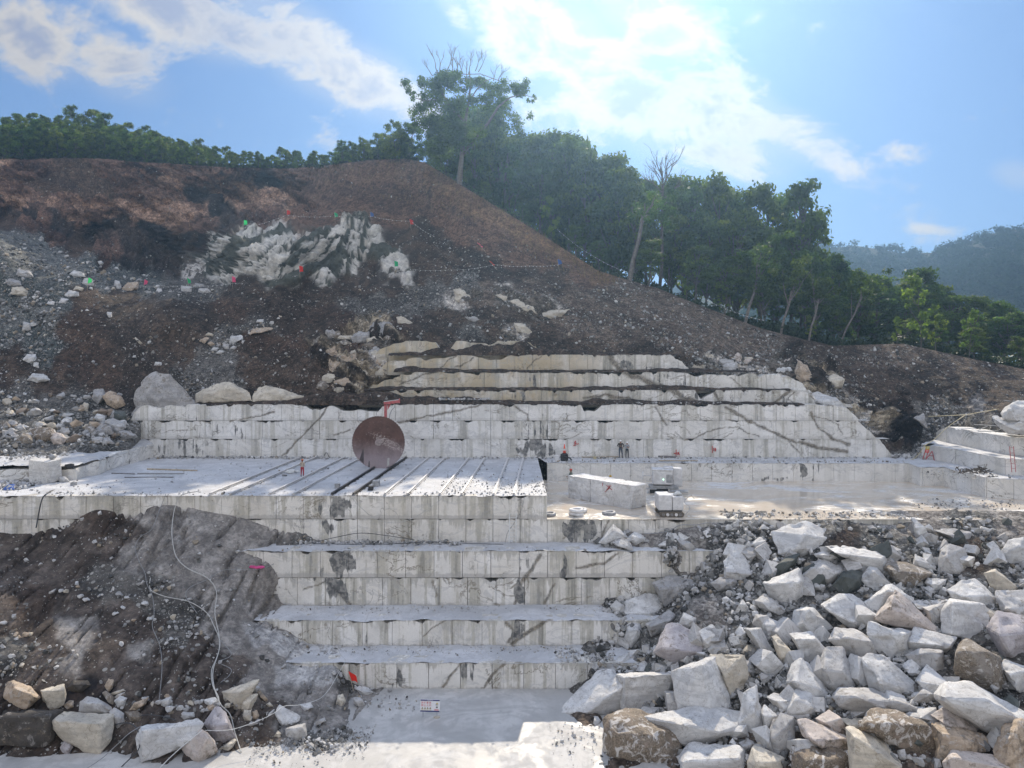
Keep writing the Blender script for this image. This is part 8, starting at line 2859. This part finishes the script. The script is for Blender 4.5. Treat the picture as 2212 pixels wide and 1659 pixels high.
def left_things():
    # white cube
    o = plat(101, 1046)
    D = o.y
    f = lambda x, y, d=0.0: at(x, y, D + d) - o
    pts = [f(63, 1042, 1.0), f(101, 1046, 0), f(134, 1037, 1.1), f(61.5, 993, 1.0), f(102, 998.5, 0), f(133, 991.5, 1.1), f(66, 1036, 2.4), f(130, 1036, 2.4), f(66, 990.5, 2.4), f(130, 989.8, 2.4)]
    me = rock_mesh('stone_block', pts, 1.7, 611, .014, .02, 3)
    rock_attrs(me, (.72, .70, .66), 0)
    b = new_obj('stone_block', me); b.location = o
    tag(b, 'squared white stone block at the left edge of the working floor', 'stone block')
    pts = [f(136, 1028, 2.4), f(142, 1031, 1.6), (f(165, 1037, 1.2)), f(188, 1027, 3.5), f(137, 1013, 2.4), f(143, 1015, 1.6), f(165, 1010, 1.3), f(189, 1008, 3.5), f(150, 1020, 5), f(190, 1015, 5.5)]
    mb = MB()
    mb.tube([Vector((0, -.22, 0)), Vector((0, .22, 0))], .20, 16)
    c = mb.build('drum', M['grey_paint'], None, True)
    c.location = at(113.5, 986.5, D + 1.0)
    tag(c, 'small grey drum lying on top of the squared white block', 'drum')
    # black sack draped over the block edge
    rg = random.Random(3)
    base = at(147, 1008, 62.3)
    pts = [Vector((rg.uniform(-.48, .48), rg.uniform(-.2, .2), rg.uniform(-.22, .28))) for _ in range(26)]
    me = rock_mesh('black_sack', pts, .9, 71, .08, .03, 2, .3)
    me.materials.append(M['rubber'])
    s = new_obj('black_sack', me); s.location = base
    tag(s, 'black sack thrown over the corner beside the squared white block', 'sack')
    pts = [Vector((-.2, 0, -.5)), Vector((.1, 0, -.45)), Vector((.15, 0, .1)), Vector((-.25, 0, .1)), Vector((-.2, .25, -.4)), Vector((.12, .25, 0.1))]
    # thin broken slab
    hero('P', [(122, 1031), (141, 1028), (152, 1042), (130, 1044)], None, 'w', 'thin broken white slab leaning beside the squared block', D=61.6, name='stone_slab', cat='slab')
    # blue tarpaulin
    pts = [plat(5, 1057) + Vector((0, 0, .05)), plat(33, 1053) + Vector((0, 0, .3)), plat(35, 1060) + Vector((0, 0, .05)), plat(8, 1061) + Vector((0, 0, .05)), plat(20, 1052) + Vector((0, 0, .25))]
    b0 = plat(20, 1058)
    me = rock_mesh('tarpaulin', [p - b0 for p in pts] + [Vector((0, .3, .28)), Vector((.3, -.1, .2))], 1.0, 72, .05, .03, 2)
    me.materials.append(plain('tarp_blue', (.02, .06, .22), .5))
    s = new_obj('tarpaulin', me); s.location = b0
    tag(s, 'folded blue tarpaulin at the left end of the working floor', 'tarpaulin')
    # heap of covered sacks by the worker
    for k, (px, py, w, lb) in enumerate([(626, 1024, .9, 'white dust-covered sack by the worker in red trousers'), (640, 1022, .7, 'second dusty sack between the worker and the white one'), (617, 1029, .6, 'flattened dark-bottomed sack in front of the white one')]):
        pts = [Vector((rg.uniform(-.5, .5) * w, rg.uniform(-.3, .3) * w, rg.uniform(0, .45) * w)) for _ in range(22)]
        me = rock_mesh('sack', pts, w, 80 + k, .08, .04, 2, .3)
        me.materials.append(M['rope'] if k != 2 else M['grey_paint'])
        s = new_obj('sack', me); s.location = plat(px, py)
        tag(s, lb, 'sack', 'sacks beside the worker')
    # crates / cut stubs on the rails
    for px, py, w, m, lb in [(812.5, 1050, .55, 'grey_paint', 'grey stone cube beside the dark rails in the sun'), (728.5, 1054.5, .4, 'grey_paint', 'small grey cube between the pale and the dark rails'), (801.3, 1059, .42, 'dark_metal', 'dark wedge lying below the grey cube on the rails'), (159.5, 1049.5, .36, 'grey_paint', 'small stone cube alone near the squared white block'), (1285, 991.5, .3, 'hose_yellow', 'yellow bucket-sized lump on the ledge, left of the two people')]:
        pts = [Vector((x * w * rg.uniform(.42, .55), y * w * .5, z * w)) for x in (-1, 1) for y in (-1, 1) for z in (0, rg.uniform(.75, 1.0))]
        me = rock_mesh('small_block', pts, w, 90 + int(px), .03, .04, 1)
        me.materials.append(M[m])
        s = new_obj('small_block', me); s.location = plat(px, py)
        tag(s, lb, 'block', 'small blocks on the working floor')
    # black angled bars by the wall
    mb = MB()
    o = plat(706, 988)
    g = lambda x, y, d=0: at(x, y, o.y + d) - o
    mb.tube([g(690, 990), g(705, 976), g(719, 990)], .05, 6)
    mb.tube([g(697, 990, -.8), g(705, 976), g(712, 989, -.8)], .04, 6)
    ob = mb.build('metal_bracket', M['dark_metal'])
    ob.location = o
    tag(ob, 'black angled metal bracket at the foot of the face left of the saw', 'bracket')


left_things()


# ------------------------------------------------------------------ warning sign on the pit floor
def warning_sign():
    D = floor_D(1549, H_FLOOR)
    o = at(929, 1549, D); o.z = .0
    t = empty('warning_sign', o)
    s = D / F
    W_, Hh = 42.0 * s, 26.5 * s
    zc_ = (1549 - 1524.2) * s
    tilt = Matrix.Rotation(R(1.5), 3, 'Y')
    def P(u, v, d=0.0):      # u,v in -.5..+.5
        return tilt @ Vector((u * W_, d, v * Hh)) + Vector((0, 0, zc_))
    mb = MB()
    mb.box(P(0, 0), (W_, .03, Hh), tilt, bevel=.006)
    pn = mb.build('panel', plain('sign_white', (.72, .72, .72), .5, 0, .04, 2), t)
    navy = plain('sign_navy', (.03, .035, .14), .5, 0, .1, 3)
    for v, h in ((.44, .105), (-.445, .10)):
        mb = MB(); mb.box(P(0, v, -.018), (W_ * .985, .006, Hh * h), tilt); mb.build('band', navy, t)
    for u in (-.36, .36):
        mb = MB(); mb.tube([P(u, -.5, .02), Vector((u * W_, .03, -.15))], .012, 6); mb.build('post', M['steel'], t)
    red = plain('sign_red_ink', (.58, .05, .08), .6)
    ink = plain('sign_black_ink', (.03, .03, .035), .6)
    yel = plain('sign_yellow_ink', (.50, .40, .12), .6)
    def text(body, u, v, size, mat, name):
        cu = bpy.data.curves.new(name, 'FONT')
        cu.body = body
        cu.size = size
        cu.align_x = 'CENTER'; cu.align_y = 'CENTER'
        cu.extrude = .001
        cu.space_character = 1.22
        cu.materials.append(mat)
        ob = bpy.data.objects.new(name, cu)
        col.objects.link(ob)
        ob.parent = t
        ob.location = P(u, v, -.022)
        dg = bpy.context.evaluated_depsgraph_get()
        me = bpy.data.meshes.new_from_object(ob.evaluated_get(dg))
        bpy.data.objects.remove(ob)
        ob = new_obj(name, me, t)
        ob.location = P(u, v, -.022)
        ob.rotation_euler = (R(90), R(1.5), 0)
        return ob
    text('采矿重地', -.20, .235, Hh * .19, red, 'lettering')
    text('禁止入内', -.20, .02, Hh * .19, red, 'lettering')
    text('安全警示牌', 0.0, .44, Hh * .085, pn.data.materials[0], 'lettering')
    for k in range(4):
        u = -.39 + k * .135
        mb = MB(); mb.poly([P(u - .05, -.27, -.019), P(u + .05, -.27, -.019), P(u, -.10, -.019)], (0, .003, 0)); tri = mb.build('hazard_triangle', ink, t)
        mb = MB(); mb.poly([P(u - .030, -.255, -.023), P(u + .030, -.255, -.023), P(u, -.145, -.023)], (0, .003, 0)); mb.build('triangle_face', yel, tri)
        mb = MB(); mb.box(P(u, -.345, -.019), (W_ * .10, .004, Hh * .035), tilt); mb.build('caption', yel, t)
    # drawn head of a miner in a yellow helmet
    mb = MB(); mb.poly([P(.20 + .30 * x, .06 + .62 * y, -.019) for x, y in ((.32, .1), (.40, .28), (.52, .30), (.66, .22), (.72, .0), (.64, -.22), (.70, -.38), (.30, -.38), (.40, -.22), (.34, -.05))], (0, .003, 0)); mb.build('drawn_hair', ink, t)
    mb = MB(); mb.poly([P(.20 + .30 * x, .06 + .62 * y, -.023) for x, y in ((.40, .1), (.64, .1), (.67, -.02), (.60, -.22), (.50, -.28), (.43, -.18))], (0, .003, 0)); mb.build('drawn_face', plain('sign_paper', (.66, .66, .64), .6), t)
    mb = MB(); mb.poly([P(.20 + .30 * x, .06 + .62 * y, -.024) for x, y in ((.34, .16), (.72, .10), (.66, .26), (.54, .34), (.42, .28))], (0, .003, 0)); mb.build('drawn_helmet', yel, t)
    for v in (-.29, -.35):
        mb = MB(); mb.box(P(.335, v, -.019), (W_ * .22, .004, Hh * .03), tilt); mb.build('small_print', red, t)
    tag(t, 'white warning notice with red characters and navy bands standing in the pit mud', 'sign')
    hero('P', [(935, 1551), (938, 1546), (946, 1545), (951, 1548), (949, 1553), (940, 1555)], None, 'c', 'small brown stone lying at the foot of the warning notice', D=D - .1, name='rock', cat='rock')


warning_sign()


# ------------------------------------------------------------------ hoses and cables
def spline(pts, k=6):
    P = [Vector(p) for p in pts]
    out = []
    for i in range(len(P) - 1):
        p0, p1, p2, p3 = P[max(i - 1, 0)], P[i], P[i + 1], P[min(i + 2, len(P) - 1)]
        for j in range(k):
            t = j / k
            out.append(.5 * ((2 * p1) + (-p0 + p2) * t + (2 * p0 - 5 * p1 + 4 * p2 - p3) * t * t + (-p0 + 3 * p1 - 3 * p2 + p3) * t ** 3))
    out.append(P[-1])
    return out


def hose(pts, r, mat, label, cat='hose', name=None):
    P = spline(pts)
    base = P[0].copy()
    mb = MB()
    mb.tube([p - base for p in P], r * .66, 7)
    o = mb.build(name or ('cable' if cat == 'cable' else 'hose'), M[mat], None, True)
    o.location = base
    return tag(o, label, cat)


def on_slope(pts, crop, off=.22):
    out = []
    for x, y in pts:
        px, py = topx(crop, x, y)
        D = float(LSLOPE(px, py))
        if py < 1122:
            D = min(D, D4 - .02)
        out.append(at(px, py, D - off))
    return out


CROPS['A'] = (0, 1924, 2111 / 1400)
CROPS['B'] = (1200, 1924, 2111 / 1400)
hose(on_slope([(1180, 15), (1075, 40), (1040, 110), (1024, 200), (1022, 290), (1045, 400), (1110, 470), (1230, 530), (1285, 610), (1276, 740), (1300, 870), (1300, 960), (1265, 1080), (1272, 1180), (1310, 1280), (1365, 1340), (1395, 1450), (1432, 1565)], 'A'), .045, 'hose_pale', 'thick pale hose running all the way down the spoil slope')
hose(on_slope([(893, 530), (895, 600), (980, 640), (1120, 670), (1225, 735), (1268, 810), (1306, 910), (1288, 1000), (1256, 1080), (1264, 1170), (1296, 1235), (1302, 1290)], 'A'), .04, 'hose_pale', 'second pale hose joining the thick one half way down the spoil slope')
hose(on_slope([(985, 30), (950, 120), (900, 240), (835, 285), (802, 345), (822, 420), (860, 500), (872, 565), (905, 640), (915, 740), (905, 820), (948, 930), (962, 1060), (945, 1250)], 'A'), .03, 'hose_grey', 'thin grey cable snaking down the left of the spoil slope', 'cable')
hose(on_slope([(1700, 365), (1670, 420), (1570, 470), (1480, 482), (1330, 482), (1230, 540), (1130, 585), (1105, 640), (1170, 740)], 'A'), .03, 'hose_grey', 'thin grey cable tied with the pink cloth', 'cable')
hose(on_slope([(1310, 900), (1370, 970), (1360, 1000), (1300, 1030), (1370, 1070), (1360, 1110), (1310, 1150)], 'A'), .03, 'hose_grey', 'short wriggling grey cable right of the joined hoses', 'cable')
hose([at(x, y, d) for x, y, d in ((395, 1058, 58.5), (280, 1056.5, 58.9), (200, 1057, 58.8), (135, 1057.5, 58.5), (112, 1060, 57.4), (100, 1067, 55.4), (92, 1076, 55.35), (87, 1092, 55.3), (82, 1118, 55.3), (78, 1140, 54.9))], .07, 'hose_dark', 'thick dark hose hanging over the left end of the two-course step')
hose([at(658.3 + x * .3638, 1055.5 + y * .3638, d) for x, y, d in ((10, 322, 54.7), (200, 330, 54.4), (420, 331, 54.3), (560, 326, 54.3), (760, 316, 55.0), (960, 325, 54.9), (1180, 330, 54.7))], .035, 'hose_dark', 'dark cable lying along the broad tread below the two-course step', 'cable')
hose([at(658.3 + x * .3638, 1055.5 + y * .3638, d) for x, y, d in ((60, 318, 54.8), (190, 288, 55.2), (330, 264, 55.3), (480, 278, 55.2), (650, 304, 55.0))], .035, 'hose_dark', 'dark cable arching over the rubble on the broad tread', 'cable')
hose([at(658.3 + x * .3638, 1055.5 + y * .3638, 55.35) for x, y in ((270, 45), (330, 110), (420, 180), (520, 204), (620, 185), (720, 130), (800, 70), (830, 40))], .03, 'hose_pale', 'pale cable hanging in a deep loop on the two-course step', 'cable')
hose([at(658.3 + x * .3638, 1055.5 + y * .3638, 55.3) for x, y in ((1310, 30), (1285, 130), (1240, 210), (1205, 260), (1190, 325))], .03, 'hose_grey', 'grey cable hanging beside the pale ladder', 'cable')
hose([at(2300 * KP + x / 2.37 * KP, 1924 * KP + y / 2.37 * KP, d) for x, y, d in ((560, 420, 54.9), (680, 415, 54.8), (800, 390, 54.8), (900, 340, 55.0), (1040, 338, 55.0), (1170, 318, 55.1), (1280, 342, 55.0), (1490, 342, 54.9))], .045, 'hose_grey', 'grey hose wavering along the gravel under the pad edge')
zp = lambda x, y, d: at(1920 + x * .1521, 844.8 + y * .1521, d)
hose([zp(285, 983, 75.5), zp(370, 950, 75.2), zp(450, 865, 74.6), zp(505, 780, 74.4), zp(640, 690, 74.8), zp(850, 500, 75), zp(1085, 340, 75)], .06, 'hose_yellow', 'yellow hose climbing from the ledge past the trestle to the gravel')
hose([zp(560, 360, 78), zp(800, 350, 77), zp(1085, 335, 75), zp(1300, 300, 73), zp(1560, 255, 69)], .05, 'hose_yellow', 'yellow hose stretched across the gravel to the crowning boulder')
hose([zp(1215, 475, 70), zp(1400, 485, 69), zp(1560, 500, 68.5), zp(1580, 545, 68), zp(1450, 570, 68), zp(1260, 568, 68.5), zp(1400, 500, 69)], .05, 'hose_pale', 'pale hose coiled on the upper right-hand step')
lp = lambda x, y, d: at(*topx('L', x, y), d)
hose([lp(1245, 705, 40.6), lp(1350, 680, 40.3), lp(1450, 705, 39.9), lp(1512, 790, 39.4), lp(1526, 900, 38.9), lp(1490, 1000, 38.7), lp(1400, 1085, 38.6), lp(1310, 1172, 38.4)], .045, 'hose_dark', 'stiff dark cable looping over the left end of the veined slab', 'cable')
hose([lp(1360, 665, 41.2), lp(1550, 600, 41.0), lp(1700, 598, 40.9), lp(1850, 630, 40.8), lp(1910, 655, 40.7)], .035, 'hose_dark', 'dark cable bowed above the veined marble slab', 'cable')
hose([lp(950, 1175, 37.4), lp(1100, 1075, 38.2), lp(1230, 960, 38.6), lp(1400, 800, 39.0), lp(1540, 715, 39.6)], .03, 'hose_grey', 'grey cable slanting up from the bottom edge to the veined slab', 'cable')
hose([lp(1740, 1172, 37.3), lp(1850, 1060, 37.7), lp(1960, 960, 38.0), lp(2090, 850, 38.3), lp(2200, 760, 38.8)], .03, 'rope', 'white rope drawn over the grooved block at the bottom edge', 'rope', 'rope')
mp_ = lambda x, y, d: at(*topx('M', x, y), d)
hose([mp_(1820, 25, 47.3), mp_(1750, 140, 46.8), mp_(1650, 310, 45.2), mp_(1540, 420, 43.8), mp_(1330, 485, 42.6), mp_(1160, 500, 42.0), mp_(1040, 580, 41.2), mp_(870, 660, 40.6), mp_(640, 740, 40.0), mp_(480, 765, 39.5), mp_(300, 762, 38.9)], .022, 'rope', 'thin white rope strung low across the spoil foot to the mauve boulder', 'rope', 'rope')
hose([plat(790, 1012), plat(760, 1006), plat(735, 1000), plat(722, 1003), plat(705, 1014), plat(690, 1010), plat(672, 1012), plat(700, 1018), plat(690, 1022)], .045, 'hose_grey', 'grey hose curling on the floor left of the saw blade')
hose([plat(650, 1032), plat(625, 1035), plat(612, 1033), plat(600, 1043), plat(560, 1048), plat(520, 1052)], .045, 'hose_pale', 'pale hose on the floor in front of the worker')
hose([at(1184, 998, 70), at(1190, 1012, 69), at(1201, 1036, 66.5), at(1207, 1044, 66)], .03, 'hose_pale', 'pale hose hanging down at the corner of the working floor')
hose([pad(1500, 1078), pad(1492, 1072) + Vector((0, 0, .1)), pad(1478, 1084), pad(1490, 1096), pad(1482, 1110), pad(1465, 1119)], .035, 'hose_grey', 'grey cable trailing round the tracked machine', 'cable')
# pink cloth tied on the cable
b0 = at(*topx('A', 1525, 466), float(LSLOPE(*topx('A', 1525, 466))) - .3)
rg = random.Random(8)
pts = [Vector((rg.uniform(-.62, .62), rg.uniform(-.08, .08), rg.uniform(-.12, .12))) for _ in range(24)]
me = rock_mesh('pink_cloth', pts, .8, 99, .07, .03, 2, .2)
me.materials.append(plain('cloth_pink', (.55, .07, .22), .8))
pc = new_obj('pink_cloth', me); pc.location = b0
tag(pc, 'pink cloth knotted round the grey cable on the spoil slope', 'cloth')
